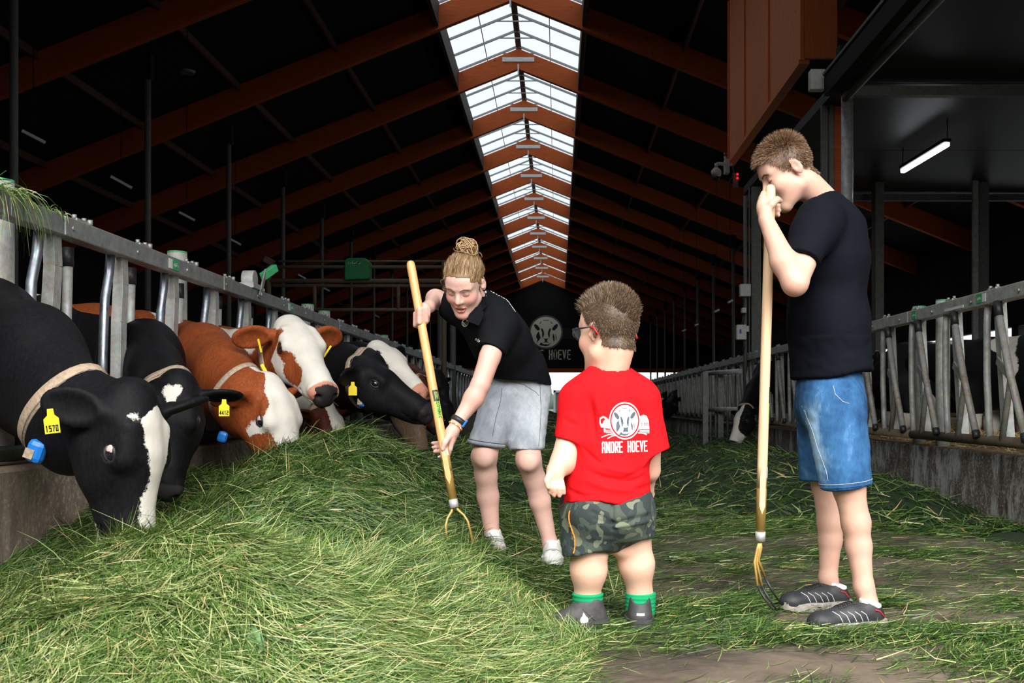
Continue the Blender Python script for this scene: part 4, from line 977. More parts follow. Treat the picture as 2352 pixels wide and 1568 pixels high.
# 3: red cow with a white face, grazing
def pC(l, V):
    r, f, u = l[:, 0], l[:, 1], l[:, 2]
    w = np.interp(f, [-.23, -.16, -.06, .02, .07, .13, .3], [.02, .055, .085, .125, .085, .062, .065])
    return np.where(u > -.14, w - np.abs(r), -1)
fC, uC = (.34, -.12, -.93), (.80, -.52, .36)
eC = P(606, 960, 5.35)
cow('red brown cow with a white face grazing in the heap beside the heart cow', eC + Vector((.085, .085, .01)), fC, uC, 1.18,
    [P(565, 925, 5.55), P(515, 875, 5.9), P(468, 845, 6.3), (-2.65, 6.75, 1.10)], [.15, .19, .23, .27, .30], ((-3.1, 6.85, 1.12), 0.1, 1.2), 'fur_brown', pC, .0088, ears=(.2, .1), nose='dark', white_eye=True,
    tags=[('collar', P(545, 905, 5.66), (.62, -.25, -.65), .045, [('blue', P(511, 1003, 5.3), (.05, .04, .06), (0, .3, 0))])])
# 4: red cow, head up, looking towards the camera
def pD(l, V):
    r, f, u = l[:, 0], l[:, 1], l[:, 2]
    face = np.where(f < -.045, .088 - np.abs(r), np.minimum(u + .150 + np.maximum(f, 0) * .75, .12))
    spot = np.maximum.reduce([ell_f(l, (.10, .0, -.045), (.06, .042, .038)), ell_f(l, (.09, .07, -.050), (.07, .055, .034)), ell_f(l, (.09, .135, -.085), (.08, .072, .058))])
    spot2 = ell_f(l, (-.115, .01, -.05), (.05, .05, .04))
    return np.minimum(face, np.minimum(-spot, -spot2))
cow('red cow with white face and brown cheek spot, head raised, looking out', P(697, 783, 5.7), (.50, -.58, -.64), (.36, -.50, .78), 1.19,
    [P(650, 830, 5.95), P(605, 850, 6.3), P(560, 850, 6.8), (-2.65, 7.4, 1.12)], [.15, .19, .23, .27, .30], ((-3.1, 7.55, 1.14), 0.1, 1.2), 'fur_brown', pD, .0078, ears=(.1, .1), nose='mixed',
    tags=[('ear', 1, 'side', (.185, -.07, -.06), (.5, 1, 0), (-.35, 0, 1)), ('ear', -1, 'side', (-.19, -.07, -.10), (0, 1, 0), (.2, 0, .3)), ('collar', P(637, 830, 5.95), (.75, -.35, .25), .035, [('yellow', P(606, 846, 5.72), (.022, .015, .055), (0, -.5, 0)), ('yellow', P(619, 868, 5.70), (.022, .015, .06), (0, -.35, 0)), ('blue', P(641, 887, 5.66), (.09, .03, .025), (0, .45, 0))])])
# 5: dark red cow with white neck patches
def pE(l, V):
    px_ = V[:, 0] * F / V[:, 1] + VX; py_ = VY - (V[:, 2] - CZ) * F / V[:, 1]
    r, f, u = l[:, 0], l[:, 1], l[:, 2]
    hd = np.where(f > -.2, .07 - np.abs(r + .02), -1)
    return np.maximum.reduce([ell_f(V, (-1.72, 6.9, .80), (.16, .5, .10)), ell_f(V, (-1.62, 6.8, .52), (.24, .5, .09)), hd])
cow('dark red cow with white neck patches grazing low behind the heap crest', P(768, 985, 6.5), (.3, -.2, -.93), (.78, -.5, .35), 1.0,
    [P(735, 960, 6.75), P(695, 930, 7.0), P(655, 900, 7.4), (-2.7, 7.95, 1.1)], [.13, .17, .21, .24, .29], ((-3.15, 8.1, 1.1), 0.1, 1.2), 'fur_dkred', pE, .014, tags=[('collar', P(742, 975, 6.72), (.7, -.3, -.6), .04, [])])
# 6: all black cow, head out to the right
cow('all black cow with tan collar and blue sensor, head stretched over the heap', P(885, 862, 6.3), (.84, -.12, -.50), (.46, -.2, .84), 1.10,
    [P(842, 868, 6.5), P(795, 868, 6.8), P(745, 862, 7.2), (-2.5, 7.9, 1.12)], [.14, .18, .22, .25, .30], ((-3.15, 8.2, 1.14), 0.0, 1.2), 'fur_black', NONE, .0155,
    tags=[('ear', 1, 'side2', (.17, -.09, -.10)), ('collar', P(838, 862, 6.52), (.97, -.2, -.05), .05, [('blue', P(833, 918, 6.25), (.06, .05, .09), (0, .1, 0))])])
# 7: black cow with white face behind it
def pG(l, V):
    r, f, u = l[:, 0], l[:, 1], l[:, 2]
    fc = np.minimum(np.where(f < -.04, .10 - np.abs(r), .2) , u + .20 + f * .2)
    return np.minimum(fc, -ell_f(l, (.10, .01, -.05), (.06, .055, .045)))
cow('white faced cow with black eye patch, raised behind the all black cow', P(906, 822, 7.2), (.70, -.38, -.60), (.48, -.38, .80), 1.05,
    [P(868, 840, 7.5), P(825, 845, 7.9), (-2.4, 8.6, 1.12)], [.13, .16, .20, .28], ((-3.15, 8.95, 1.14), 0.0, 1.2), 'fur_black', pG, .0125, nose='pink', ears=(.5, .0))
# 8: grey brown cow
cow('grey brown cow grazing past the heap crest below the white face', P(962, 945, 7.5), (.25, -.28, -.93), (.82, -.45, .35), 1.0,
    [P(925, 930, 7.9), P(890, 900, 8.4), (-2.5, 9.4, 1.1)], [.13, .17, .21, .27], ((-3.15, 9.7, 1.1), 0.0, 1.2), 'fur_grey', NONE, .015, tags=[('ear', 1, 'side3', (.17, -.06, -.06))])
cow('brown cow with pale collar and red and yellow tag, left of the fork handle', P(985, 905, 9.0), (.4, -.3, -.85), (.8, -.4, .4), 1.0,
    [P(962, 895, 9.3), P(935, 885, 9.8), (-2.4, 10.4, 1.1)], [.13, .17, .21, .27], ((-3.15, 10.6, 1.1), 0.0, 1.2), 'fur_dkred', NONE, .018, tags=[('collar', P(972, 895, 9.25), (.8, -.3, -.4), .04, [('red', P(972, 905, 8.95), (.04, .02, .06), (0, .3, 0)), ('yellow', P(967, 920, 8.95), (.04, .02, .09), (0, .3, 0))])])
cow('black cow with a yellow ear tag by the bent arm of the woman', P(1020, 885, 11.5), (.3, -.3, -.9), (.85, -.4, .3), 1.0,
    [P(1000, 885, 11.8), (-2.0, 12.2, .95), (-2.6, 12.4, 1.1)], [.13, .17, .21, .27], ((-3.2, 12.5, 1.1), 0.0, 1.2), 'fur_black', NONE, .016, tags=[('ear', 1, 'x', (.18, -.08, -.05))])
def pJ(l, V): return np.where(l[:, 1] > .1, .06 - np.abs(l[:, 0]), -1)
cow('small distant black cow with white nose grazing behind the wristwatch arm', P(1040, 965, 11.0), (.35, -.4, -.85), (.8, -.4, .4), 1.0,
    [P(1010, 945, 11.4), (-1.9, 11.3, .85), (-2.6, 11.4, 1.1)], [.13, .17, .21, .27], ((-3.2, 11.5, 1.1), 0.0, 1.2), 'fur_black', pJ, .016)
# right side
def pK(l, V):
    r, f, u = l[:, 0], l[:, 1], l[:, 2]
    bl = np.interp(f, [-.2, -.1, .0, .12, .2, .34], [.02, .05, .06, .05, .08, .2]) - np.abs(r)
    return np.maximum(bl, f - .17)
cow('black and white cow grazing through the right fence, left of the fork handle', P(1697, 962, 13.0), (-.42, -.30, -.86), (-.80, -.42, .42), 1.05,
    [P(1716, 945, 13.3), P(1738, 900, 13.7), P(1762, 865, 14.0), (3.4, 14.3, 1.1)], [.13, .15, .18, .22, .28], ((3.9, 14.3, 1.14), PI, 1.2), 'fur_black', pK, .012, eye_side=(1, -1), tags=[('collar', P(1714, 942, 13.3), (-.5, -.2, -.8), .04, [])])
def pL(l, V): return np.maximum(l[:, 1] - .1, .05 - np.abs(l[:, 0]))
cow('distant white faced cow grazing through the far right fence behind the red shirt', P(1512, 935, 26), (-.4, -.3, -.86), (-.8, -.42, .42), 1.3,
    [P(1522, 920, 26.5), (3.3, 27, 1.1)], [.14, .18, .28], ((3.9, 27, 1.14), PI, 1.2), 'fur_black', pL, .022)
cow('distant black cow beside the white faced one at the far right fence', P(1536, 925, 24), (-.5, -.4, -.75), (-.6, -.42, .6), 1.3,
    [P(1548, 915, 24.5), (3.4, 25, 1.1)], [.14, .18, .28], ((3.9, 25, 1.14), PI, 1.2), 'fur_black', NONE, .022)
def spots(seed, thr=.0, belly=True):
    def f_(l, V):
        n = fbm(V, 2.6, seed) * .25 - thr
        return np.maximum(n, .72 - V[:, 2]) if belly else n
    return f_
for i, (px_, py_, Y_, ang, fur, sd, thr, lab) in enumerate(((2215, 872, 10.2, -.64, 'fur_black', 3, .10, 'black cow with pale legs standing behind the right fence, under the bright opening'),
        (2395, 868, 9.2, 2.2, 'fur_black', 9, .08, 'black and white cow with pink udder at the right edge behind the fence'),
        (2085, 880, 13.5, 1.2, 'fur_black', 5, .04, 'dark cow with cream flank standing behind the fence, just right of the man'),
        (1985, 880, 17.0, 2.6, 'fur_black', 7, .08, 'black cow far behind the fence, mostly hidden by the man in black'))):
    c0 = P(px_, py_, Y_); c0.z = 1.08
    hd = Vector((math.cos(ang), math.sin(ang), 0)); s_ = c0 + hd * .6
    cow(lab, s_ + hd * .75 + Vector((0, 0, .22)), (hd.x * .8, hd.y * .8, -.6), (hd.x * .6, hd.y * .6, .8), 1.0, [s_ + hd * .45 + Vector((0, 0, .15)), s_ + hd * .1], [.14, .19, .28], (tuple(s_), ang, 1.2), fur, spots(sd, thr + .035), .027)
# ---------------- people ----------------
def m_skin(name, c, c2, red=(.62, .20, .14)):
    m, nt, b = new_mat(name); v = coords(nt, 'World'); n1 = noise(nt, v, 14, 5, .6); n2 = noise(nt, v, 120, 3, .6)
    col = ramp(nt, n1, [(.3, c), (.7, c2)])
    a = N(nt, 'ShaderNodeAttribute', attribute_name='blush').outputs['Fac']; col = mixc(nt, a, col, red)
    s_ = N(nt, 'ShaderNodeAttribute', attribute_name='stubble').outputs['Fac']; col = mixc(nt, s_, col, (.10, .055, .03))
    nt.links.new(col, b.inputs['Base Color']); b.inputs['Roughness'].default_value = .5; b.inputs['Specular IOR Level'].default_value = .35
    b.inputs['Subsurface Weight'].default_value = .12; b.inputs['Subsurface Radius'].default_value = (1, .35, .18); b.inputs['Subsurface Scale'].default_value = .008
    bump(nt, b, n2, .08, .002); return m
M['skin_man'] = m_skin('fair_skin', (.53, .31, .23), (.60, .37, .285), (.56, .22, .16))
M['skin_boy'] = m_skin('warm_fair_skin', (.68, .40, .29), (.76, .48, .36), (.66, .22, .15))
M['skin_woman'] = m_skin('rosy_fair_skin', (.62, .37, .30), (.70, .45, .38), (.66, .20, .15))
def m_cloth(name, c, var=.12, rough=.85, scale=9, weave=380, bs=.2, kind='World'):
    m, nt, b = new_mat(name); v = coords(nt, kind); n1 = noise(nt, v, scale, 5, .6); n2 = noise(nt, v, weave, 2, .5)
    nt.links.new(ramp(nt, n1, [(.3, tuple(x * (1 - var) for x in c)), (.7, tuple(min(1, x * (1 + var)) for x in c))]), b.inputs['Base Color'])
    b.inputs['Roughness'].default_value = rough; b.inputs['Specular IOR Level'].default_value = .07
    bump(nt, b, n2, bs, .002); return m
M['tee_black'] = m_cloth('navy_black_cotton', (.0045, .0055, .009)); M['polo_black'] = m_cloth('black_pique', (.0065, .007, .0085))
M['tee_red'] = m_cloth('bright_red_cotton', (.66, .009, .013), .08)
def m_denim(name, lo, mid, hi, sc=7):
    m, nt, b = new_mat(name); v = coords(nt, 'World'); n1 = noise(nt, coords(nt, 'World', (1, 1, .6)), sc, 8, .7, .2); n2 = noise(nt, coords(nt, 'World', (3, 3, .5)), 160, 3, .7)
    w = N(nt, 'ShaderNodeAttribute', attribute_name='wear').outputs['Fac']; f_ = math_(nt, 'ADD', math_(nt, 'MULTIPLY', n1, .75), w)
    col = ramp(nt, f_, [(.24, lo), (.42, mid), (.62, hi)]); col = mixc(nt, .45, col, ramp(nt, n2, [(.3, (.55,) * 3), (.7, (1.0,) * 3)]), 'MULTIPLY')
    nt.links.new(col, b.inputs['Base Color']); b.inputs['Roughness'].default_value = .85; b.inputs['Specular IOR Level'].default_value = .2; bump(nt, b, n2, .3, .002); return m
M['denim_blue'] = m_denim('washed_blue_denim', (.010, .045, .13), (.035, .125, .28), (.24, .42, .60)); M['denim_grey'] = m_denim('washed_grey_denim', (.16, .18, .21), (.30, .33, .37), (.52, .56, .60))
m, nt, b = new_mat('camouflage_cotton'); v = coords(nt, 'World', (1, 1, 1))
def layer(sc, seed, t):
    mp = N(nt, 'ShaderNodeMapping'); mp.inputs['Location'].default_value = (seed, seed * .7, seed * 1.3); nt.links.new(v, mp.inputs[0]); n_ = noise(nt, mp.outputs[0], sc, 1.2, .4, .8); return ramp(nt, n_, [(t, (0, 0, 0)), (t + .012, (1, 1, 1))])
c = mixc(nt, layer(17, 0, .50), (.060, .078, .062), (.024, .036, .034)); c = mixc(nt, layer(15, 5, .575), c, (.15, .17, .115)); c = mixc(nt, layer(20, 9, .62), c, (.030, .046, .046))
c = mixc(nt, .35, c, ramp(nt, noise(nt, v, 250, 2), [(.3, (.6,) * 3), (.7, (1,) * 3)]), 'MULTIPLY')
nt.links.new(c, b.inputs['Base Color']); b.inputs['Roughness'].default_value = .9; M['camo'] = m
def m_hair(name, stops, rough=.45):
    m, nt, b = new_mat(name); a = N(nt, 'ShaderNodeAttribute', attribute_name='rnd'); nt.links.new(ramp(nt, a.outputs['Fac'], stops), b.inputs['Base Color']); b.inputs['Roughness'].default_value = rough; b.inputs['Specular IOR Level'].default_value = .4; return m
M['hair_man'] = m_hair('light_brown_hair', [(0, (.05, .026, .012)), (.5, (.13, .070, .035)), (1, (.30, .18, .10))])
M['hair_boy'] = m_hair('ash_brown_hair', [(0, (.045, .028, .016)), (.5, (.12, .078, .046)), (1, (.29, .21, .14))])
M['hair_woman'] = m_hair('dark_blond_hair', [(0, (.10, .055, .022)), (.5, (.27, .16, .075)), (1, (.52, .36, .20))])
M['brow'] = mat('brown_brow', (.12, .065, .035), .8); M['lip'] = mat('pink_lip', (.55, .16, .14), .35); M['teeth'] = mat('teeth', (.70, .66, .58), .3); M['mouth_dark'] = mat('mouth_inside', (.10, .02, .02), .6)
M['sock_white'] = m_cloth('white_sock', (.70, .72, .76)); M['sock_green'] = m_cloth('green_sock', (.012, .30, .12)); M['sneaker_white'] = mat('white_sneaker', (.62, .62, .58), .55, bmp=.1)
M['shoe_grey'] = mat('dark_grey_shoe', (.018, .019, .022), .6, var=.25, scale=40, bmp=.2); M['shoe_boy'] = mat('scuffed_grey_shoe', (.042, .041, .041), .65, var=.35, scale=30, bmp=.3); M['sole'] = mat('dusty_sole', (.30, .275, .24), .8, var=.25, scale=50, bmp=.3)
M['sole_dark'] = mat('dark_rubber_sole', (.05, .048, .046), .75, var=.3, bmp=.2); M['silver'] = mat('silver_stripe', (.52, .54, .56), .4); M['red_strip'] = mat('red_shoe_strip', (.40, .02, .03), .5)
M['fork_wood'] = m_wood('oiled_ash_handle', (.56, .27, .085), (.76, .44, .18), (30, 30, 1.2), .38, 'World', False); M['fork_wood_pale'] = m_wood('pale_ash_handle', (.62, .40, .22), (.78, .56, .36), (30, 30, 1.0), .42, 'World', False)
M['gold'] = mat('gold_painted_steel', (.46, .29, .08), .38, .4, var=.15); M['lime'] = mat('lime_label', (.28, .62, .06), .5, var=.05); M['yellow_print'] = mat('yellow_print', (.80, .65, .05), .5); M['orange_print'] = mat('orange_band', (.90, .22, .01), .6)

def head_prims(L, eyes='down', jaw=1.0, ears=(1, 1)):
    s = L.s; R = np.array(L.R); o = []
    def e(c_, rad, k=.012, **kw): o.append(ell(L(*c_), tuple(x * s for x in rad), R, k * s, **kw))
    def c(a, b_, ra, rb, k=.012, **kw): o.append(cap(L(*a), L(*b_), ra * s, rb * s, k * s, **kw))
    e((0, -.012, .038), (.072, .092, .086)); e((0, .030, -.028), (.060, .062, .082), .03); e((0, .052, .045), (.058, .038, .045), .03)
    for q in (-1, 1):
        c((q * .046, .005, -.062), (q * .014, .066, -.104), .023, .018, .03); e((q * .036, .058, -.028), (.024, .026, .024), .025)
        c((q * .012, .086, .026), (q * .044, .074, .027), .009, .009, .014)
        e((q * .031, .097, .004), (.016, .017, .012), .012, sub=True)
        e((q * .031, .074, .005), (.0145, .0145, .0140), .003)
    e((0, .072, -.108), (.019, .016, .014), .02)
    c((0, .084, .016), (0, .108, -.024), .0075, .0115, .012); 
    for q in (-1, 1): e((q * .0105, .096, -.030), (.0085, .0105, .008), .008); e((q * .0065, .102, -.0385), (.0036, .005, .005), .003, sub=True)
    c((-.014, .0885, -.060), (.014, .0885, -.060), .0062, .0062, .008); c((-.013, .087, -.073), (.013, .087, -.073), .0072, .0072, .008)
    for q, on_ in ((-1, ears[0]), (1, ears[1])):
        if not on_: continue
        Re = np.array(L.R @ Matrix.Rotation(q * .35, 3, 'Z') @ Matrix.Rotation(-.15, 3, 'X'))
        o.append(ell(L(q * .079, -.012, -.004), tuple(x * s for x in (.0080, .019, .031)), Re, .006 * s))
        o.append(ell(L(q * .0875, -.004, .004), tuple(x * s for x in (.0085, .0125, .0205)), Re, .003 * s, sub=True))
        o.append(ell(L(q * .080, -.001, -.012), tuple(x * s for x in (.006, .006, .008)), Re, .004 * s))
    return o
def cutp(pr, planes):
    """cap a primitive with planes (point, outward normal)"""
    old = pr.d; pl = [(np.array(a, np.float32), np.array(Vector(n).normalized(), np.float32)) for a, n in planes]
    def d(p, old=old):
        r = old(p)
        for a, n in pl: r = np.maximum(r, (p - a) @ n)
        return r
    pr.d = d; return pr
def shoe(root, nm, heel, toe, z0, w, h, mats, name_l, top=.10, vox=.004, sole_mat='sole', sole_h=.028):
    """closed low shoe; heel/toe: ground points (x, y)"""
    a, b_ = Vector((*heel, z0)), Vector((*toe, z0)); Ls = (b_ - a).length; L = Loc(a, b_ - a, (0, 0, 1)); R = np.array(L.R); pr = []
    def e(c_, rad, k=.02, **kw): pr.append(ell(L(*c_), rad, R, k, **kw))
    pr.append(cap(L(0, .045, .045), L(0, Ls * .45, .045), w * .40, w * .44, .02)); pr.append(cap(L(0, Ls * .45, .04), L(0, Ls - .045, .032), w * .44, w * .36, .02))
    e((0, Ls - .05, .035), (w * .46, .055, .034)); pr.append(cap(L(0, .05, .05), L(0, .055, top), w * .36, w * .34, .02)); pr.append(cap(L(0, .07, top - .01), L(0, Ls * .62, .055), w * .30, w * .24, .03))
    hole = ell(L(0, .055, top + .028), (w * .33, .052, .042), R, .004, sub=True); pr.append(hole)
    for q in pr: cutp(q, [((0, 0, z0 + sole_h - .007), (0, 0, -1))]) if not q.sub else None
    o = sdf_obj(nm, pr, vox, M[mats], root, it=1)
    m_ = MB(); n = 28; ring_ = []
    for k in range(n):
        t = 2 * PI * k / n; yy = .5 - .5 * math.cos(t); sgn = math.sin(t); wd = w * (.51 if yy > .45 else .45) * (abs(sgn) ** .55) * (1 if sgn > 0 else -1) * (1.08 + .05 * math.sin(6 * yy))
        ring_.append((wd, -.006 + (Ls + .008) * yy))
    lift = lambda y: .010 * max(0, (y - Ls * .72) / (Ls * .28)) ** 1.5
    vs = [L(x, y, lift(y)) for x, y in ring_] + [L(x * 1.03, y, sole_h * (1.0 if y > Ls * .4 else 1.25) + lift(y)) for x, y in ring_]
    m_.add(vs, [tuple(range(n)), tuple(range(2 * n - 1, n - 1, -1))], False); m_.add(vs, [(k, (k + 1) % n, n + (k + 1) % n, n + k) for k in range(n)], True)
    m_.build('sole', M[sole_mat], o).matrix_parent_inverse = Matrix()
    return o, L, Ls
def surf_lines(name, parent, target, L, lines, rad, mt, direction=(0, 0, -1), back=.2, off=.001, kind=None):
    tree = bvh(target); fd = (L.R @ Vector(direction)).normalized(); m_ = MB()
    for ln in lines:
        pts = []
        for k in range(len(ln) - 1):
            for j in range(4): pts.append(Vector(ln[k]).lerp(Vector(ln[k + 1]), j / 4))
        pts.append(Vector(ln[-1])); ws = []
        for p in pts:
            w = L(*p); h = tree.ray_cast(w - fd * back, fd)
            if h[0] is not None: ws.append(h[0] - fd * off)
        if len(ws) > 1: m_.tube(ws, rad, 6)
    if not m_.v: return None
    o = m_.build(name, mt, None); o.parent = parent; 
    if kind: o['kind'] = kind
    return o
def finger(pts, r0, r1, k=.006): return chain(pts, list(np.linspace(r0, r1, len(pts))), k)
def blush_f(L, spots):
    def f_(V):
        out = np.zeros(len(V))
        for c_, r_, a in spots:
            w = np.array(c_ if isinstance(c_, Vector) else L(*c_)); d = np.linalg.norm(V - w, axis=1); out = np.maximum(out, a * np.clip(1 - (d / r_) ** 2, 0, 1))
        return out
    return f_
Z0 = lambda V: 0 * V[:, 0]

# ================= man in the black t-shirt =================
YM = 3.66
man_root_lab = 'tall young person in black t-shirt and denim shorts, head bowed on a fork handle'
LM = Loc(P(1808, 395, 3.74), (-.86, -.05, -.50), (-.5, -.03, .86), 1.03)
pr = []
nb = P(1893, 462, 3.78)
pr += [cap(LM(0, -.035, -.055), nb, .056, .054, .03)] 
# torso core, arms, legs: one surface
ch, bl, hp = P(1900, 560, 3.78), P(1905, 720, 3.78), P(1908, 880, 3.78)
pr += [cap(nb + Vector((0, 0, -.03)), ch, .045, .095, .03, sq=((0, 1, 0), 1.3)), cap(ch, bl, .095, .09, .03, sq=((0, 1, 0), 1.3)), cap(bl, hp, .09, .09, .03, sq=((0, 1, 0), 1.3))]
shn, eln, wrn = P(1882, 505, 3.58), P(1826, 650, 3.45), P(1760, 505, 3.55)
shf = P(1900, 505, 3.99)
pr += [cap(shn, P(1868, 540, 3.54), .060, .056, .04), cap(P(1868, 540, 3.54), eln, .052, .043, .03), cap(eln, P(1800, 600, 3.47), .043, .046, .02), cap(P(1800, 600, 3.47), wrn, .044, .027, .02)]
pr += [cap(shf, P(1880, 640, 4.02), .055, .045, .04), cap(P(1880, 640, 4.02), P(1840, 560, 3.98), .042, .03, .02)]
# hand around the handle
hx = P(1766, 470, 3.60)
pr += [cap(wrn, P(1757, 487, 3.575), .027, .030, .012, sq=((1, 0, 0), .9)), ell(P(1756, 474, 3.585), (.030, .020, .040), None, .012)]
pr += finger([P(1750, 455, 3.585), P(1754, 445, 3.62), P(1762, 442, 3.655), P(1776, 446, 3.660)], .013, .009)
for zq, xq in ((470, 1789), (481, 1790), (492, 1788)): pr += finger([P(1747, zq - 6, 3.60), P(1752, zq, 3.65), P(1772, zq + 1, 3.66), P(xq, zq + 2, 3.625)], .012, .0085)
pr += finger([P(1758, 487, 3.565), P(1772, 470, 3.555), P(1785, 458, 3.57), P(1792, 461, 3.585)], .015, .010)
# legs
kn, an = P(1950, 1120, 3.62), P(1984, 1348, 3.60); kf, af = P(1897, 1110, 3.93), P(1902, 1328, 3.92)
pr += chain([hp, P(1930, 1000, 3.66), kn], [.085, .064, .057], .012) + chain([kn, P(1966, 1200, 3.62), P(1972, 1255, 3.62), an], [.055, .050, .045, .034], .02) + [cap(an, P(1995, 1385, 3.60), .035, .036, .02)]
pr += chain([hp, P(1890, 1000, 3.92), kf], [.085, .062, .055], .012) + chain([kf, P(1907, 1200, 3.93), P(1907, 1240, 3.93), af], [.054, .049, .044, .034], .02) + [cap(af, P(1912, 1360, 3.92), .035, .035, .02)]
pr += head_prims(LM)
def stub_m(V):
    l = LM.inv(V); return np.clip((l[:, 2] - (.045 - .45 * np.clip(-l[:, 1], -.2, .2)) + .02) * 30, 0, .0)
man = sdf_obj('person', pr, .0050, M['skin_man'], None, it=2, attrs={'blush': blush_f(LM, [((-.06, .05, -.03), .035, .25), ((-.082, -.01, 0), .035, .35), ((-.055, .04, -.075), .02, .3), (P(1826, 675, 3.43), .05, .25), (kn, .06, .12)]), 'stubble': Z0})
tag(man, man_root_lab, 'person')
tree = bvh(man)
# short hair: cap of strands
def hair_mask_man(C, Nn):
    l = LM.inv(C); y, z = l[:, 1], l[:, 2]; ok = z > np.interp(y, [-.12, -.08, -.04, -.028, -.004, .006, .03, .06, .075], [-.075, -.055, -.012, .020, .036, -.002, .012, .070, .078])
    return ok.astype(float) * (z > -.10)
rp, rn = sample_surface(man.data, 17000, hair_mask_man, 11); lr = LM.inv(rp)
fw = np.array(LM.R.col[1]); uw = np.array(LM.R.col[2]); top_w = np.clip((lr[:, 2] - .05) / .06, 0, 1)[:, None]
fr_ = np.clip((lr[:, 1] + .02) / .08, -1, 1)[:, None]
dd = rn * (.34 - .02 * top_w) + fw * (.85 * fr_ + .10) + uw * (-.75 * (1 - top_w) + .25 * top_w * (1 - np.clip(fr_, 0, 1)))
ln_ = .015 + .017 * top_w[:, 0] + .006 * np.clip(lr[:, 1], 0, .1) * 10
strands('hair', rp - rn * .003, dd, ln_, .0019, M['hair_man'], man, 3, .0, .13, 12)['kind'] = 'stuff'
def cap_shell(name, src_prims, off, vox, mt, parent, keep_fn):
    """thin hair base just over the scalp"""
    import copy
    V, Q = sdf_mesh([p_ for p_ in src_prims], vox); V = relax(V, Q, 2); Nn = vnormals(V, Q); k = keep_fn(V, Nn)[Q].min(1) > 0; V = V + Nn * off
    Q = Q[k]; use = np.unique(Q); mp = np.full(len(V), -1); mp[use] = np.arange(len(use)); V = V[use]; Q = mp[Q]
    rnd = np.clip(.24 + .2 * fbm(V, 60, 4), 0, 1)
    o = link(bpy.data.objects.new(name, np_mesh(name, V, Q, mt, {'rnd': rnd})), parent); return o
cap_shell('hair_base', head_prims(LM), .002, .004, M['hair_man'], man, hair_mask_man)
# brow, eyelid crease
LMs = Loc(LM.o, LM.R.col[1], LM.R.col[2], LM.s)
def face_lines(nm, L, par, tgt, lines, rad, mt): return surf_lines(nm, par, tgt, L, lines, rad, mt, direction=(0, -1, 0), back=.15, off=-.0005)
for q in (-1, 1):
    face_lines('eyebrow', LM, man, man, [[(q * .014, 0, .024), (q * .03, 0, .031), (q * .050, 0, .024)]], .0032, M['brow'])
    face_lines('eyelashes', LM, man, man, [[(q * .019, 0, -.001), (q * .031, 0, -.005), (q * .044, 0, .001)]], .0014, M['mouth_dark'])
# t-shirt
tp = [cap(P(1893, 478, 3.78), P(1905, 510, 3.78), .066, .085, .04, sq=((0, 1, 0), 1.5)), cap(P(1900, 480, 3.78), P(1925, 530, 3.78), .050, .09, .04, sq=((0, 1, 0), 1.5)), cap(P(1885, 512, 3.60), P(1902, 512, 3.97), .078, .078, .05), cap(P(1898, 540, 3.78), P(1900, 600, 3.78), .128, .140, .05, sq=((0, 1, 0), 1.45)),
      cap(P(1900, 600, 3.78), P(1902, 740, 3.78), .140, .138, .06, sq=((0, 1, 0), 1.35)), cap(P(1902, 740, 3.78), P(1911, 900, 3.78), .138, .152, .06, sq=((0, 1, 0), 1.30))]
hemA = P(1838, 590, 3.47); dirA = (eln - P(1868, 530, 3.54)).normalized()
sl_ = [cutp(cap(shn, P(1868, 535, 3.55), .080, .076, .04), [(hemA, dirA)]), cutp(cap(P(1868, 535, 3.55), P(1832, 620, 3.46), .074, .060, .04), [(hemA, dirA)])]
sf = [cutp(cap(shf, P(1885, 620, 4.03), .078, .064, .04), [(P(1885, 600, 4.0), (0, 0, -1))])]
hole = [cap(LM(0, -.04, -.05), P(1893, 474, 3.78), .064, .066, .004, sub=True)]
def hem_m(p, d):
    px_ = p[:, 0] * F / 3.6 + VX; zh = CZ + (VY - (872 - (px_ - 1800) * .09 - 6 * np.cos((px_ - 1800) / 30))) * 3.66 / F
    return np.maximum(d, zh - p[:, 2])
def dspc(V, Nn, amp=.0065):
    l = V * np.array([1, 1, .55]); side = np.clip((P(1900, 600, 3.7).z - V[:, 2]) * 4 + .4, .2, 1); return amp * side * fbm(l, 9, 31) + .0012 * fbm(V, 34, 32) + .005 * np.abs(fbm(V * np.array([1, 1, 1.8]), 12, 33)) * (V[:, 2] < 1.05)
tee = sdf_obj('t_shirt', tp + sl_ + sf + hole, .0062, M['tee_black'], man, post=hem_m, disp=dspc, it=2); tee.matrix_parent_inverse = Matrix()
band('collar_rib', bvh(tee), P(1893, 470, 3.78), (-.25, 0, .95), .014, M['tee_black'], tee, n=40, th=.003, rmax=.25, off=-.004)
arm_t = bvh(tee)
0 and band('sleeve_hem', arm_t, P(1846, 582, 3.50), dirA, .012, M['tee_black'], tee, n=30, th=.002, rmax=.12, off=-.001)
# denim shorts
h1_, h2_ = P(1950, 1120, 3.62), P(1890, 1100, 3.92)
sp_ = [cap(P(1905, 890, 3.78), P(1905, 930, 3.78), .122, .125, .05, sq=((0, 1, 0), 1.25)),
       cutp(cap(P(1915, 930, 3.68), P(1948, 1135, 3.62), .110, .090, .05), [(P(1928, 1122, 3.6), (.12, 0, -1))]), cutp(cap(P(1893, 930, 3.90), P(1886, 1120, 3.92), .108, .080, .05), [(P(1886, 1103, 3.9), (.0, 0, -1))])]
def wear_m(V):
    px_ = V[:, 0] * F / V[:, 1] + VX; py_ = VY - (V[:, 2] - CZ) * F / V[:, 1]
    return .22 * np.exp(-((px_ - (1862 + (py_ - 950) * .18)) / 14) ** 2 - ((py_ - 1010) / 90) ** 2) + .10 * np.exp(-((px_ - 1955) / 16) ** 2 - ((py_ - 1000) / 80) ** 2) + .04 * fbm(V, 20, 4)
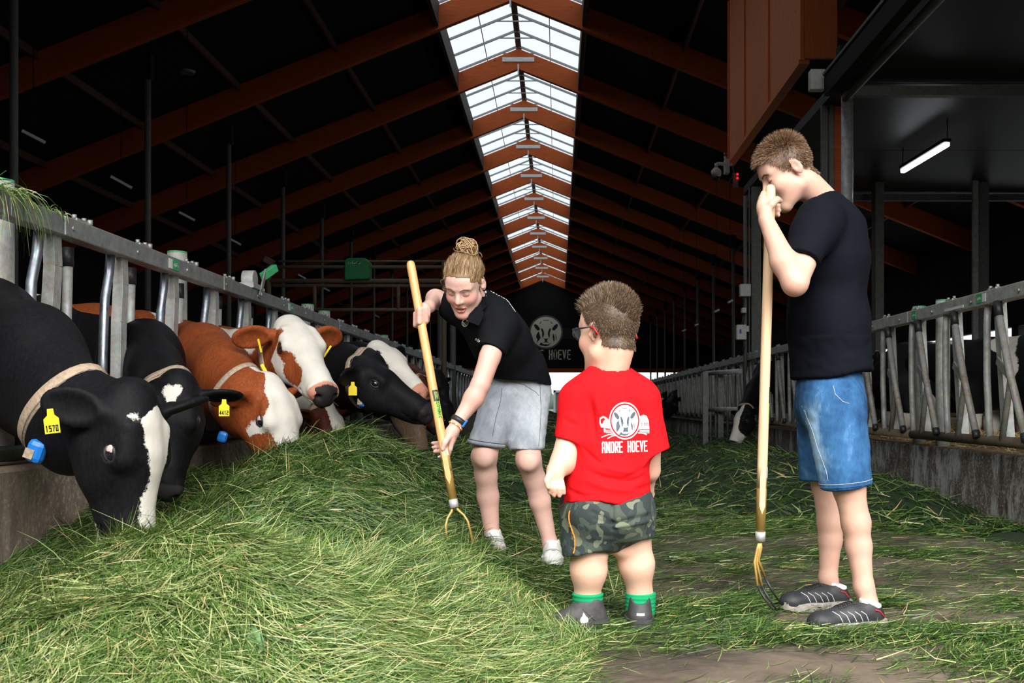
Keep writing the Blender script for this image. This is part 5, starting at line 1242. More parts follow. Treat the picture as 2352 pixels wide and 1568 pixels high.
sho = sdf_obj('denim_shorts', sp_, .0058, M['denim_blue'], man, disp=lambda V, Nn: .005 * fbm(V * np.array([1, 1, 1.5]), 13, 41) + .0025 * np.abs(fbm(V, 30, 42)), attrs={'wear': wear_m}); sho.matrix_parent_inverse = Matrix()
st_ = bvh(sho); M['stitch'] = mat('pale_stitching', (.40, .42, .44), .8)
for c_, n_ in ((P(1949, 1112, 3.62), (.12, 0, -1)), (P(1886, 1094, 3.92), (0, 0, -1))):
    for o_ in (0, .012): band('hem_seam', st_, c_ + Vector((0, 0, o_)), n_, .0035 if o_ == 0 else .002, M['stitch'] if o_ else M['denim_blue'], sho, n=36, th=.0015, rmax=.2, off=.0003)
Lc = Loc((0, 0, 0), (0, 1, 0), (0, 0, 1))
def pixel_polyline(tgt, pts, Yref, rad, mt, nm, par, kind=None):
    """thin cord laid on a surface along points seen from the front (a real seam in space)"""
    tree_ = bvh(tgt); m_ = MB(); ws = []
    for k in range(len(pts) - 1):
        for j in range(5):
            a = Vector(pts[k]).lerp(Vector(pts[k + 1]), j / 5); w = P(a.x, a.y, Yref); h = tree_.ray_cast(w - Vector((0, .6, 0)), Vector((0, 1, 0)))
            if h[0] is not None: ws.append(h[0] - Vector((0, .0006, 0)))
    if len(ws) > 2: m_.tube(ws, rad, 5); o = m_.build(nm, M[mt], None); o.parent = par; return o
pixel_polyline(sho, [(1856, 890), (1872, 960), (1888, 1030), (1902, 1080), (1907, 1112)], 3.55, .0012, 'stitch', 'side_seam', sho)
pixel_polyline(sho, [(1912, 885), (1914, 905), (1930, 922), (1950, 928)], 3.6, .001, 'stitch', 'pocket_seam', sho)
for hl, tl, z0, col in (((P(2030, 0, 3.57).x, 3.57), (P(1856, 0, 3.52).x, 3.50), .0, 0), ((P(1951, 0, 3.92).x, 3.92), (P(1792, 0, 3.88).x, 3.86), .0, 1)):
    s_o, SL_, Ls = shoe(man, 'shoe', hl, tl, z0 + .003, .100, .10, 'shoe_grey', 'sole', top=.082)
    s_o.matrix_parent_inverse = Matrix()
    q = -1 if True else 1
    side = -1 if SL_(1, 0, 0).y > SL_.o.y else 1
    surf_lines('silver_stripes', s_o, s_o, SL_, [[(side * .2, y, .033), (side * .2, y + .012, .060), (side * .2, y + .030, .072)] for y in (.085, .110, .135, .160, .185)], .0016, M['silver'], direction=(-side, 0, 0), back=.05, kind='stuff')
    surf_lines('red_strip', s_o, s_o, SL_, [[(side * .2, .020, .045), (side * .2, .040, .068), (side * .2, .060, .074)]], .003, M['red_strip'], direction=(-side, 0, 0), back=.05)
    surf_lines('laces', s_o, s_o, SL_, [[(-.022, y, .3), (.022, y + .010, .3)] for y in (.125, .142, .159, .176)] + [[(.022, y, .3), (-.022, y + .010, .3)] for y in (.125, .142, .159, .176)], .0026, M['black_rubber'], kind='stuff')
    sk_c = SL_(0, .055, .088)
    skm = sdf_obj('sock', [cutp(cap(sk_c - Vector((0, 0, .03)), sk_c + Vector((0, 0, .03)), .040, .037, .01), [(sk_c + Vector((0, 0, .010)), (.25, 0, 1))])], .004, M['sock_white'], man, it=1); skm.matrix_parent_inverse = Matrix()

# ================= boy in the red t-shirt =================
YB = 3.56
LB = Loc(P(1398, 765, 3.56), (-.66, .75, -.05), (0, .05, 1), 1.16)
pr = []
nbB = P(1398, 868, 3.56)
pr += [cap(LB(0, -.03, -.05), nbB, .066, .062, .04)]
pr += [cap(nbB + Vector((0, 0, -.02)), P(1396, 930, 3.57), .050, .095, .02, sq=((0, 1, 0), .8)), cap(P(1396, 930, 3.57), P(1396, 1140, 3.57), .095, .11, .02, sq=((0, 1, 0), .8))]
shL, shR = P(1326, 924, 3.56), P(1468, 924, 3.56)
eL, wL = P(1293, 1062, 3.50), P(1276, 1080, 3.47)
pr += [cap(shL, P(1312, 1000, 3.54), .050, .049, .01), cap(P(1312, 1000, 3.54), eL, .049, .045, .01), cap(eL, wL, .044, .033, .015)]
# chubby hand, fingers pointing down
pr += [ell(P(1276, 1094, 3.46), (.029, .020, .032), None, .014)]
for (x0, x1, y1) in ((1265, 1262, 1131), (1274, 1273, 1139), (1283, 1285, 1139), (1291, 1296, 1132)):
    pr += finger([P(x0, 1106, 3.45), P((x0 + x1) / 2, 1120, 3.432), P(x1, y1, 3.44)], .0095, .0078, .002)
pr += finger([P(1262, 1090, 3.45), P(1256, 1104, 3.43), P(1259, 1118, 3.425)], .0125, .0095)
pr += [cap(shR, P(1492, 1005, 3.56), .048, .042, .01), cap(P(1492, 1005, 3.56), P(1493, 1080, 3.62), .042, .038, .015), cap(P(1491, 1080, 3.62), P(1490, 1108, 3.66), .032, .024, .02)]
pr += [ell(P(1489, 1118, 3.68), (.022, .026, .030), None, .014)]
for k, (x1, y1) in enumerate(((1484, 1142), (1490, 1146), (1496, 1143), (1499, 1136))): pr += finger([P(1484 + 4 * k, 1124, 3.68), P(x1, y1, 3.70)], .011, .009)
hpB = P(1398, 1150, 3.56)
kL, aL, kR, aR = P(1352, 1275, 3.545), P(1349, 1372, 3.57), P(1450, 1240, 3.575), P(1470, 1366, 3.60)
pr += chain([P(1360, 1170, 3.55), P(1352, 1240, 3.55), kL], [.080, .066, .056], .012) + chain([kL, P(1352, 1308, 3.55), aL], [.056, .061, .044], .03) + [cap(aL, P(1350, 1405, 3.56), .044, .045, .02), ell(P(1378, 1275, 3.53), (.026, .030, .020), None, .02)]
pr += chain([P(1446, 1170, 3.56), P(1450, 1215, 3.575), kR], [.078, .068, .066], .012) + chain([kR, P(1462, 1295, 3.58), aR], [.062, .060, .043], .03) + [cap(aR, P(1472, 1405, 3.60), .044, .045, .02), ell(P(1430, 1262, 3.55), (.045, .04, .028), None, .02)]
pr += head_prims(LB)
fold = [cap(P(1412, 1270, 3.46), P(1448, 1262, 3.47), .004, .004, .012, sub=True), cap(P(1360, 1272, 3.43), P(1388, 1276, 3.45), .003, .003, .010, sub=True)]
boy = sdf_obj('person', pr + fold, .0052, M['skin_boy'], None, it=2, attrs={'blush': blush_f(LB, [((-.08, -.01, 0), .04, .5), ((-.06, .05, -.03), .04, .3), (P(1277, 1136, 3.44), .03, .5), (P(1440, 1262, 3.46), .05, .35), (P(1372, 1275, 3.45), .035, .3), (P(1300, 1068, 3.46), .04, .2)]), 'stubble': Z0})
tag(boy, 'short sturdy child in red t-shirt and camouflage shorts seen from behind', 'person')
def hm_boy(C, Nn):
    l = LB.inv(C); y, z, r = l[:, 1], l[:, 2], l[:, 0]
    ok = z > np.interp(y, [-.12, -.09, -.06, -.03, -.015, .0, .02, .05, .07], [-.062, -.058, -.055, -.045, .028, .030, .018, .060, .075])
    return (ok & (z > -.062)).astype(float)
def hm_top(C, Nn):
    l = LB.inv(C); return ((l[:, 2] > .050 + .55 * np.abs(l[:, 0]) - .25 * np.clip(-l[:, 1], 0, .1) - .12 * np.clip(-l[:, 1] - .05, 0, .1)) & (np.abs(l[:, 0] + .004) < .058)).astype(float)
fwB, uwB = np.array(LB.R.col[1]), np.array(LB.R.col[2])
cap_shell('hair_base', [cap(LB(0, -.03, -.05), nbB, .066, .062, .04)] + head_prims(LB), .0026, .004, M['hair_boy'], boy, hm_boy)
rp, rn = sample_surface(boy.data, 14000, lambda C, Nn: hm_boy(C, Nn) * (LB.inv(C)[:, 2] > -.058), 21); dd = rn * .55 - uwB * .7 - fwB * .25
strands('short_hair', rp + rn * .001, dd, .008, .0018, M['hair_boy'], boy, 1, 0, .25, 22)['kind'] = 'stuff'
rp, rn = sample_surface(boy.data, 12000, hm_top, 23); lr = LB.inv(rp); dd = rn * .35 + uwB * .75 + fwB * (.20 + 7 * np.clip(lr[:, 1:2], -.09, .08)) - np.array(LB.R.col[0]) * (lr[:, 0:1] * 6)
strands('tall_hair', rp - rn * .003, dd, .040 + .12 * np.clip(lr[:, 1] + .03, 0, .08) - .14 * np.clip(-lr[:, 1] - .03, 0, .08), .0030, M['hair_boy'], boy, 4, .25, .09, 24, curl=.22)['kind'] = 'stuff'
# glasses
M['glass_frame'] = mat('dark_blue_frame', (.01, .018, .035), .35); M['glass_red'] = mat('red_temple_tip', (.65, .01, .02), .4); M['lens'] = gm
gl = empty('glasses', LB(0, .08, .01), 'dark framed glasses with red temple tips worn by the child in red', 'glasses')
for q in (-1, 1):
    m_ = MB(); pts = [LB(q * .034 + .026 * math.cos(t) * (1 + .1 * math.cos(2 * t)), .104 - .012 * abs(math.cos(t)) * (1 if q * math.cos(t) > 0 else 0), .006 + .019 * math.sin(t)) for t in np.linspace(0, 2 * PI, 21)]
    m_.tube(pts, .0028, 8, False); m_.build('rim', M['glass_frame'], gl)
    MB().poly([LB(q * .034 + .024 * math.cos(t), .102, .006 + .017 * math.sin(t)) for t in np.linspace(0, 2 * PI, 20)[:-1]], .0015, LB.R.col[1]).build('lens', M['glass'], gl)
    MB().tube([LB(q * .060, .096, .014), LB(q * .076, .080, .014), LB(q * .083, .03, .012), LB(q * .083, -.005, .012)], [.003, .0032, .0028, .0026], 8).build('temple', M['glass_frame'], gl)
    MB().tube([LB(q * .083, -.005, .012), LB(q * .090, -.028, .006), LB(q * .084, -.040, -.014)], .0034, 8).build('temple_tip', M['glass_red'], gl)
MB().tube([LB(-.009, .105, .008), LB(0, .109, .012), LB(.009, .105, .008)], .0026, 8).build('bridge', M['glass_frame'], gl)
# red t-shirt
tp = [cap(P(1400, 866, 3.56), P(1400, 880, 3.56), .066, .08, .03, sq=((0, 1, 0), 1.0)), cap(P(1342, 916, 3.56), P(1460, 914, 3.56), .072, .072, .05), cap(P(1375, 892, 3.56), P(1425, 892, 3.56), .062, .062, .06), cap(P(1400, 930, 3.56), P(1400, 1010, 3.56), .128, .134, .05, sq=((0, 1, 0), .85)),
      cap(P(1400, 1010, 3.56), P(1394, 1110, 3.56), .128, .142, .05, sq=((0, 1, 0), .9)), cap(P(1394, 1110, 3.56), P(1391, 1190, 3.56), .146, .180, .05, sq=((0, 1, 0), .92))]
hL, dL = P(1308, 1010, 3.53), Vector((-.18, 0, -1)); hR_, dR = P(1510, 1042, 3.52), Vector((.42, 0, -1))
tp += [cutp(cap(P(1326, 922, 3.56), P(1306, 1035, 3.52), .066, .060, .05), [(hL, dL)]), cutp(cap(P(1472, 922, 3.56), P(1508, 1060, 3.54), .064, .058, .05), [(hR_, dR)])]
tp += [cap(LB(0, -.03, -.05), P(1399, 866, 3.56), .066, .064, .003, sub=True)]
def hem_b(p, d):
    px_ = p[:, 0] * F / 3.45 + VX; zh = CZ + (VY - np.interp(px_, [1270, 1285, 1300, 1340, 1380, 1410, 1440, 1470, 1500, 1515], [1192, 1172, 1157, 1151, 1150, 1155, 1163, 1158, 1142, 1130])) * 3.45 / F
    return np.maximum(d, zh - p[:, 2])
def dspb(V, Nn):
    px_ = V[:, 0] * F / V[:, 1] + VX; py_ = VY - (V[:, 2] - CZ) * F / V[:, 1]; back_ = np.clip(-Nn[:, 1] * 2, 0, 1)
    o_ = .0035 * fbm(V, 10, 51) + .0012 * fbm(V, 30, 52)
    def crease(x0, y0, x1, y1, w, a, c_=0):
        t = np.clip(((px_ - x0) * (x1 - x0) + (py_ - y0) * (y1 - y0)) / ((x1 - x0) ** 2 + (y1 - y0) ** 2), 0, 1); sag = c_ * 4 * t * (1 - t)
        dd_ = (px_ - x0 - t * (x1 - x0)) ** 2 + (py_ - y0 - t * (y1 - y0) - sag) ** 2; e_ = np.sqrt(dd_)
        return 1.45 * a * (np.exp(-(e_ / (w * .85)) ** 2) * 1.0) * np.sin(PI * np.clip(t, .04, .96))
    for a_ in ((1345, 1078, 1475, 1098, 7, -.011, 12), (1370, 1062, 1470, 1082, 6, .007, 10), (1340, 1100, 1490, 1120, 7, .006, 14), (1420, 1112, 1490, 1086, 6, -.009, 5), (1430, 1100, 1492, 1068, 6, -.006, 3), (1445, 1125, 1500, 1112, 6, -.007, 4),
               (1330, 1020, 1395, 1075, 6, -.007, 4), (1352, 905, 1368, 1010, 7, -.009, 0), (1366, 905, 1378, 960, 6, .004, 0), (1462, 905, 1482, 1000, 6, -.006, 0), (1440, 880, 1450, 930, 6, -.004, 0), (1300, 1120, 1360, 1140, 6, -.006, 6), (1290, 960, 1335, 980, 7, -.004, 2), (1500, 980, 1480, 1060, 6, -.006, 0)):
        o_ += crease(*a_[:5], a_[5], a_[6]) * back_
    return o_
tee2 = sdf_obj('t_shirt', tp, .0052, M['tee_red'], boy, post=hem_b, disp=dspb, it=2); tee2.matrix_parent_inverse = Matrix()
for c_, n_ in ((P(1309, 1000, 3.53), dL), (P(1504, 1030, 3.52), dR)): 0 and band('sleeve_hem', bvh(tee2), c_, n_, .010, M['tee_red'], tee2, n=30, th=.002, rmax=.085, off=-.001)
band('collar_rib', bvh(tee2), P(1399, 862, 3.56), (0, 0, 1), .012, M['tee_red'], tee2, n=36, th=.002, rmax=.2, off=-.002)
# back print
LT = Loc(P(1436, 966, 3.44), (0, 1, 0), (-.02, 0, 1)); k_ = 3.43 / F; tb = bvh(tee2)
def emb(nm, polys, mt, off, scl=1.0, kind=None): return decal(nm, [[(x * scl, y * scl) for x, y in p_] for p_ in polys], LT, tb, M[mt], tee2, off, .008, kind=kind)
ovx, ovy = 36 * k_, 42 * k_
rc = lambda x0, x1, y, h: [(x0 * k_, y * k_), (x1 * k_, y * k_), (x1 * k_, (y - h) * k_), (x0 * k_, (y - h) * k_)]
sc_p = lambda P_: [(x * k_, y * k_) for x, y in P_]
emb('barn_print', [sc_p([(30, 5), (38, 10), (44, 13), (52, 10), (57, -2), (58, -21), (30, -21)])], 'white_print', .0012)
emb('small_cow_print', [sc_p([(-58, 8), (-50, 12), (-42, 8), (-38, -1), (-32, -2), (-28, -18), (-46, -16), (-56, -14), (-59, -4)])], 'white_print', .0012)
emb('field_lines', [sc_p(q_) for q_ in ([(-50, -17), (-46, -17), (-46, -26), (-49, -26)], [(-56, -36), (-40, -30), (-22, -28), (-22, -30.5), (-40, -32.5), (-55, -38)], [(-42, -39), (-30, -33), (-22, -32), (-22, -34), (-30, -35.5), (-41, -41)], [(30, -28), (44, -29), (52, -33), (51, -35), (43, -31), (30, -30)])] + [rc(34, 58, y, 1.6) for y in (-23, -26.0, -29)] + [rc(-45, -30, y, 1.4) for y in (-20, -23, -26)], 'white_print', .0012, kind='stuff')
emb('red_gaps', [[(x * k_, y * k_), ((x + 3) * k_, y * k_), ((x + 3) * k_, (y - 1.8) * k_), (x * k_, (y - 1.8) * k_)] for y in (-6, -10) for x in (39, 45, 49, 53)] + [[(-57 * k_, 4 * k_), (-50 * k_, 8 * k_), (-45 * k_, 4 * k_), (-50 * k_, 0), (-52 * k_, -6 * k_), (-56 * k_, -5 * k_)]], 'tee_red', .0018, kind='stuff')
emb('white_ring', [[(p_[0] * (ovx), p_[1] * ovy) for p_ in q_] for q_ in ring(.955, 1.03, 48)], 'white_print', .0016)
emb('red_ring', [[(p_[0] * (ovx), p_[1] * ovy) for p_ in q_] for q_ in ring(.86, .955, 48)], 'tee_red', .0016)
emb('cream_disc', [[(x * ovx * .87, y * ovy * .87) for x, y in disc(1.0, 40)]], 'cream_shirt' if 'cream_shirt' in M else 'cream_print', .0020)
M['slate_print'] = mat('slate_print', (.055, .075, .10), .7); M['cream_shirt'] = mat('pale_cream_print', (.78, .77, .66), .7, var=.03)
bpy.data.objects['cream_disc'].data.materials[0] = M['cream_shirt']
emb('cow_head_print', [[(x * ovx * .84, y * ovy * .84) for x, y in q_] for q_ in cow_emblem()], 'slate_print', .0026)
LT2 = Loc(P(1436, 1026, 3.44), (0, 1, 0), (-.02, 0, 1))
decal('shirt_lettering', letters('ANDRE HOEVE', 108 * k_, 26 * k_, 3.0 * k_, .14), LT2, tb, M['white_print'], tee2, .0016, .008)
# camo shorts
sp_ = [cap(P(1398, 1152, 3.56), P(1398, 1172, 3.56), .135, .150, .04, sq=((0, 1, 0), .92)), cutp(cap(P(1355, 1165, 3.56), P(1346, 1285, 3.53), .108, .086, .05), [(P(1350, 1268, 3.5), (.22, 0, -1))]), cutp(cap(P(1440, 1165, 3.56), P(1450, 1245, 3.55), .100, .084, .05), [(P(1455, 1232, 3.5), (-.1, 0, -1))]),
       ell(P(1365, 1185, 3.46), (.07, .05, .06), None, .05), ell(P(1437, 1185, 3.46), (.062, .045, .06), None, .05),
       ]
def dsps(V, Nn):
    px_ = V[:, 0] * F / V[:, 1] + VX; py_ = VY - (V[:, 2] - CZ) * F / V[:, 1]; o_ = .004 * fbm(V, 11, 61) + .0015 * fbm(V, 30, 62); bk = np.clip(-Nn[:, 1] * 2, 0, 1)
    for (x0, y0, x1, y1, w, a) in ((1360, 1175, 1405, 1200, 5, -.006), (1365, 1190, 1405, 1207, 4, -.006), (1410, 1203, 1492, 1182, 5, -.008), (1410, 1210, 1495, 1195, 4, .005), (1406, 1160, 1407, 1215, 4, -.010)):
        t = np.clip(((px_ - x0) * (x1 - x0) + (py_ - y0) * (y1 - y0)) / ((x1 - x0) ** 2 + (y1 - y0) ** 2), 0, 1); e_ = np.hypot(px_ - x0 - t * (x1 - x0), py_ - y0 - t * (y1 - y0)); o_ += a * np.exp(-(e_ / w) ** 2) * bk
    return o_
cs = sdf_obj('camouflage_shorts', sp_, .0055, M['camo'], boy, disp=dsps, it=2); cs.matrix_parent_inverse = Matrix()
tcs = bvh(cs)
m_ = MB(); ws = []
for t in np.linspace(0, 1, 14):
    x_, y_ = 1284 + 8 * t + 2 * math.sin(9 * t), 1172 + 106 * t; w = P(x_ + 6, y_, 3.46); h = tcs.ray_cast(w + Vector((-.3, .0, 0)), Vector((1, 0, 0)))
    if h[0] is not None: ws.append(h[0] + Vector((-.001, 0, 0)))
if len(ws) > 3:
    for a, b_ in zip(ws, ws[1:]): m_.bar(a, b_, .004, .013, (0, 1, 0))
    ob = m_.build('orange_side_band', M['orange_print'], None); ob.parent = cs; ob['kind'] = 'stuff'
    m2 = MB()
    for w in ws[::1]: m2.box(w + Vector((-.0025, -.004, 0)), (.002, .005, .006))
    q = m2.build('band_lettering', M['black_print'], None); q.parent = ob; q['kind'] = 'stuff'
# socks and shoes
for c_, hh in ((P(1350, 1378, 3.56), .040), (P(1471, 1378, 3.60), .040)):
    so = sdf_obj('sock', [cutp(cap(c_ + Vector((0, 0, .03)), c_ - Vector((0, 0, .04)),   .056, .052, .01), [(c_ + Vector((0, 0, .028)), (0, 0, 1))])], .004, M['sock_green'], boy, it=1, disp=lambda V, Nn: .0012 * np.sin(V[:, 2] * 420)); so.matrix_parent_inverse = Matrix()
for hl, tl, w_ in (((P(1393, 0, 3.56).x, 3.57), (P(1260, 0, 3.5).x, 3.47), .104), ((P(1470, 0, 3.53).x, 3.50), (P(1466, 0, 3.7).x, 3.71), .100)):
    s_o, SL_, Ls = shoe(boy, 'shoe', hl, tl, .002, w_, .09, 'shoe_boy', 'sole', top=.098, sole_mat='sole_dark', sole_h=.032); s_o.matrix_parent_inverse = Matrix()
    side = -1 if SL_(1, 0, 0).y > SL_.o.y else 1
    Lq = Loc(SL_(side * .1, Ls * .50, .047), SL_.R @ Vector((-side, 0, 0)), (0, 0, 1))
    st_p = [disc(.015, 16), [(-.002, -.022), (.002, -.022), (.002, .022), (-.002, .022)], [(-.006, -.022), (.006, -.022), (.004, -.018), (-.004, -.018)], [(-.006, .016), (0, .026), (.006, .016), (0, .012)]]
    if abs(Lq.R.col[1].y) > .6: decal('white_emblem', st_p, Lq, s_o, M['white_print'], s_o, .0015, .006, kind='stuff')
    else:
        Lq = Loc(SL_(0, -.05, .060), SL_.R @ Vector((0, 1, 0)), (0, 0, 1)); decal('heel_label', [[(-.014, -.004), (.014, -.004), (.014, .005), (-.014, .005)]], Lq, s_o, M['silver'], s_o, .0015, .006)
    surf_lines('shoe_seam', s_o, s_o, SL_, [[(side * .2, Ls * .3, .04), (side * .2, Ls * .42, .065), (side * .2, Ls * .5, .085)], [(side * .2, Ls * .68, .035), (side * .2, Ls * .72, .055), (side * .2, Ls * .70, .07)]], .0018, M['sole_dark'], direction=(-side, 0, 0), back=.05, kind='stuff')
# ================= woman in the black polo =================
LW = Loc(P(1066, 652, 4.24), (-.20, -.76, -.62), (-.05, -.6, .78), 1.02)
pr = []
nbW = P(1100, 702, 4.40)
pr += [cap(LW(0, -.035, -.055), nbW, .052, .056, .04)]
chW, waW, hiW = P(1140, 755, 4.45), P(1185, 830, 4.62), P(1192, 890, 4.70)
pr += [cap(nbW, chW, .045, .085, .02), cap(chW, waW, .085, .085, .02), cap(waW, hiW, .085, .10, .02)]
sL, eLw, wLw = P(1150, 748, 4.30), P(1103, 885, 4.18), P(1052, 968, 4.14)     # her left arm (right in the picture)
pr += [cap(sL, P(1125, 820, 4.24), .048, .045, .01), cap(P(1125, 820, 4.24), eLw, .045, .041, .01), cap(eLw, P(1088, 915, 4.17), .041, .041, .01), cap(P(1088, 915, 4.17), wLw, .041, .026, .02)]
sRw, eRw, wRw = P(1042, 700, 4.42), P(1000, 686, 4.46), P(985, 704, 4.30)
pr += [cap(sRw, eRw, .044, .041, .01), cap(eRw, wRw, .040, .026, .02)]
# upper hand on the handle (handle passes px 967, 720)
pr += [ell(P(972, 716, 4.235), (.030, .026, .040), None, .014), cap(wRw, P(975, 712, 4.25), .026, .026, .014)]
for k, (ya, yb) in enumerate(((708, 722), (718, 731), (728, 740), (737, 748))):
    pr += finger([P(978, ya, 4.19), P(964, ya + 3, 4.165), P(954, yb - 1, 4.19), P(957 + k, yb + 2, 4.225)], .0125, .009)
pr += finger([P(982, 722, 4.22), P(980, 736, 4.24), P(973, 748, 4.25)], .013, .009)
# lower hand (handle passes px 1019, 1020)
pr += [cap(wLw, P(1040, 990, 4.13), .026, .028, .014), ell(P(1034, 1003, 4.13), (.026, .024, .038), None, .014)]
pr += finger([P(1032, 1000, 4.11), P(1022, 1016, 4.085), P(1017, 1031, 4.085)], .0145, .010)
for k, (x1, y1) in enumerate(((993, 1017), (994, 1027), (998, 1037), (1008, 1049))):
    pr += finger([P(1034 - k, 1010 + 5 * k, 4.15), P(1016, y1 - 1, 4.18), P(x1, y1, 4.165)], .0105, .0075, .003)
pr += finger([P(1038, 1012, 4.12), P(1034, 1030, 4.12), P(1030, 1046, 4.13)], .0125, .009)
k1, a1_ = P(1112, 1048, 4.46), P(1131, 1232, 4.56); k2, a2_ = P(1214, 1056, 4.52), P(1263, 1246, 4.66)
pr += chain([P(1165, 900, 4.64), P(1132, 980, 4.57), k1], [.078, .060, .056], .012) + chain([k1, P(1116, 1090, 4.50), P(1121, 1140, 4.54), a1_], [.056, .049, .048, .033], .02) + [cap(a1_, P(1134, 1262, 4.56), .034, .036, .02)]
pr += chain([P(1205, 900, 4.70), P(1212, 980, 4.6), k2], [.078, .060, .056], .012) + chain([k2, P(1228, 1100, 4.58), P(1240, 1150, 4.62), a2_], [.056, .049, .048, .033], .02) + [cap(a2_, P(1266, 1275, 4.66), .034, .036, .02)]
pr += [ell(P(1112, 1050, 4.415), (.036, .022, .038), None, .03), ell(P(1213, 1060, 4.475), (.036, .022, .038), None, .03)]
pr += head_prims(LW, ears=(1, 1))
mouth = [ell(LW(0, .091, -.0685), (.0235, .016, .0080), np.array(LW.R), .003, sub=True)]
wom = sdf_obj('person', pr + mouth, .0050, M['skin_woman'], None, it=2, attrs={'blush': blush_f(LW, [((.042, .07, -.022), .034, .55), ((-.042, .07, -.022), .034, .55), ((0, .11, -.024), .018, .45), ((0, .08, -.1), .03, .25), (P(1110, 840, 4.17), .14, .30), (P(1095, 910, 4.13), .10, .30), (k1, .07, .25), (k2, .07, .25), (P(965, 725, 4.17), .05, .3), (P(1035, 1005, 4.1), .05, .15)]), 'stubble': Z0})
tag(wom, 'smiling person with blond hair bun and black polo bending over a fork', 'person')
tw = bvh(wom)
for q in (-1, 1):
    face_lines('eyebrow', LW, wom, wom, [[(q * .012, 0, .023), (q * .028, 0, .031), (q * .048, 0, .026)]], .0022, M['brow'])
    face_lines('eyelashes', LW, wom, wom, [[(q * .018, 0, -.001), (q * .024, 0, -.0055), (q * .032, 0, -.0065), (q * .045, 0, -.001)]], .0014, M['brow'])
face_lines('upper_lip', LW, wom, wom, [[(-.0275, 0, -.0590), (-.014, 0, -.0590), (0, 0, -.0600), (.014, 0, -.0590), (.0275, 0, -.0590)]], .0030, M['lip'])
face_lines('lower_lip', LW, wom, wom, [[(-.0265, 0, -.062), (-.014, 0, -.0765), (0, 0, -.0800), (.014, 0, -.0765), (.0265, 0, -.062)]], .0042, M['lip'])
tt = MB(); 
for k in range(-4, 5): tt.box(LW(k * .0047, .0855 - abs(k) * .0010, -.0640), (.0045, .003, .0085), LW.R)
tt.build('teeth', M['teeth'], wom).matrix_parent_inverse = Matrix()
tt = MB().poly([LW(.022 * math.cos(t), .078, -.068 + .0085 * math.sin(t)) for t in np.linspace(0, 2 * PI, 16)[:-1]], .001, LW.R.col[1]); tt.build('mouth_inside', M['mouth_dark'], wom).matrix_parent_inverse = Matrix()
er = MB().tube([LW(-.086, -.006, -.036), LW(-.090, -.004, -.036)], .005, 10).build('ear_stud', M['silver'], wom); er.matrix_parent_inverse = Matrix()
# hair swept back into a bun
def hm_w(C, Nn):
    l = LW.inv(C); y, z, r = l[:, 1], l[:, 2], l[:, 0]
    ok = z > np.interp(y, [-.12, -.06, -.03, -.015, .01, .03, .05, .075, .09], [-.07, -.06, -.01, .022, .028, .055, .062, .078, .082]) - .02 * (np.abs(r) > .05) * (y > .0)
    return (ok & (z > -.09)).astype(float)
hs = cap_shell('hair_base', head_prims(LW), .0022, .004, M['hair_woman'], wom, hm_w)
bunc = np.array(LW(-.012, -.060, .128)); fwW, uwW, rwW = (np.array(LW.R.col[i]) for i in (1, 2, 0))
Vn = hs.data; rp, rn = sample_surface(Vn, 11000, None, 31); to = bunc - rp; dist = np.linalg.norm(to, axis=1)[:, None]; to = to / dist; tang = to - rn * (to * rn).sum(1)[:, None]; tang /= np.linalg.norm(tang, axis=1)[:, None] + 1e-9
strands('hair', rp - rn * .001, tang + rn * .03, np.minimum(dist[:, 0], .045), .0020, M['hair_woman'], wom, 4, .0, .055, 32, curl=.05)['kind'] = 'stuff'
bp = [ell(bunc, (.036, .034, .030), None, .01)]; V, Q = sdf_mesh(bp, .005); rnd = .4 + .2 * fbm(V, 80, 6)
V = V + vnormals(V, Q) * (.005 * fbm(V, 70, 7))[:, None]
link(bpy.data.objects.new('hair_bun', np_mesh('hair_bun', V, Q, M['hair_woman'], {'rnd': np.clip(rnd, 0, 1)})), wom)
r = np.random.default_rng(8); m_ = MB()
rg_ = np.random.default_rng(14); cv = []
lk = []
for k in range(200):
    ax = Vector(rg_.normal(size=3)).normalized(); a = ax.cross(Vector((.3, .5, .8))).normalized(); b2 = ax.cross(a); rr_ = rg_.uniform(.020, .040); c0 = Vector(bunc) + Vector(rg_.normal(size=3)) * .008 + Vector((0, 0, .004)); ph = rg_.uniform(0, 6.28); ar = rg_.uniform(2.5, 5.5)
    pts = [c0 + (a * math.cos(ph + ar * t) + b2 * math.sin(ph + ar * t)) * rr_ * (1 + .15 * math.sin(5 * t)) + ax * .01 * t for t in np.linspace(0, 1, 12)]
    m_.tube(pts, [.0006] + [.0020] * 10 + [.0005], 4)
lo_ = m_.build('bun_locks', M['hair_woman'], wom); lo_.matrix_parent_inverse = Matrix(); lo_['kind'] = 'stuff'
at_ = lo_.data.attributes.new('rnd', 'FLOAT', 'POINT'); n_ = len(lo_.data.vertices); at_.data.foreach_set('value', np.repeat(rg_.uniform(.25, 1, 200), n_ // 200 + 1)[:n_].astype(np.float32))
m_ = MB()
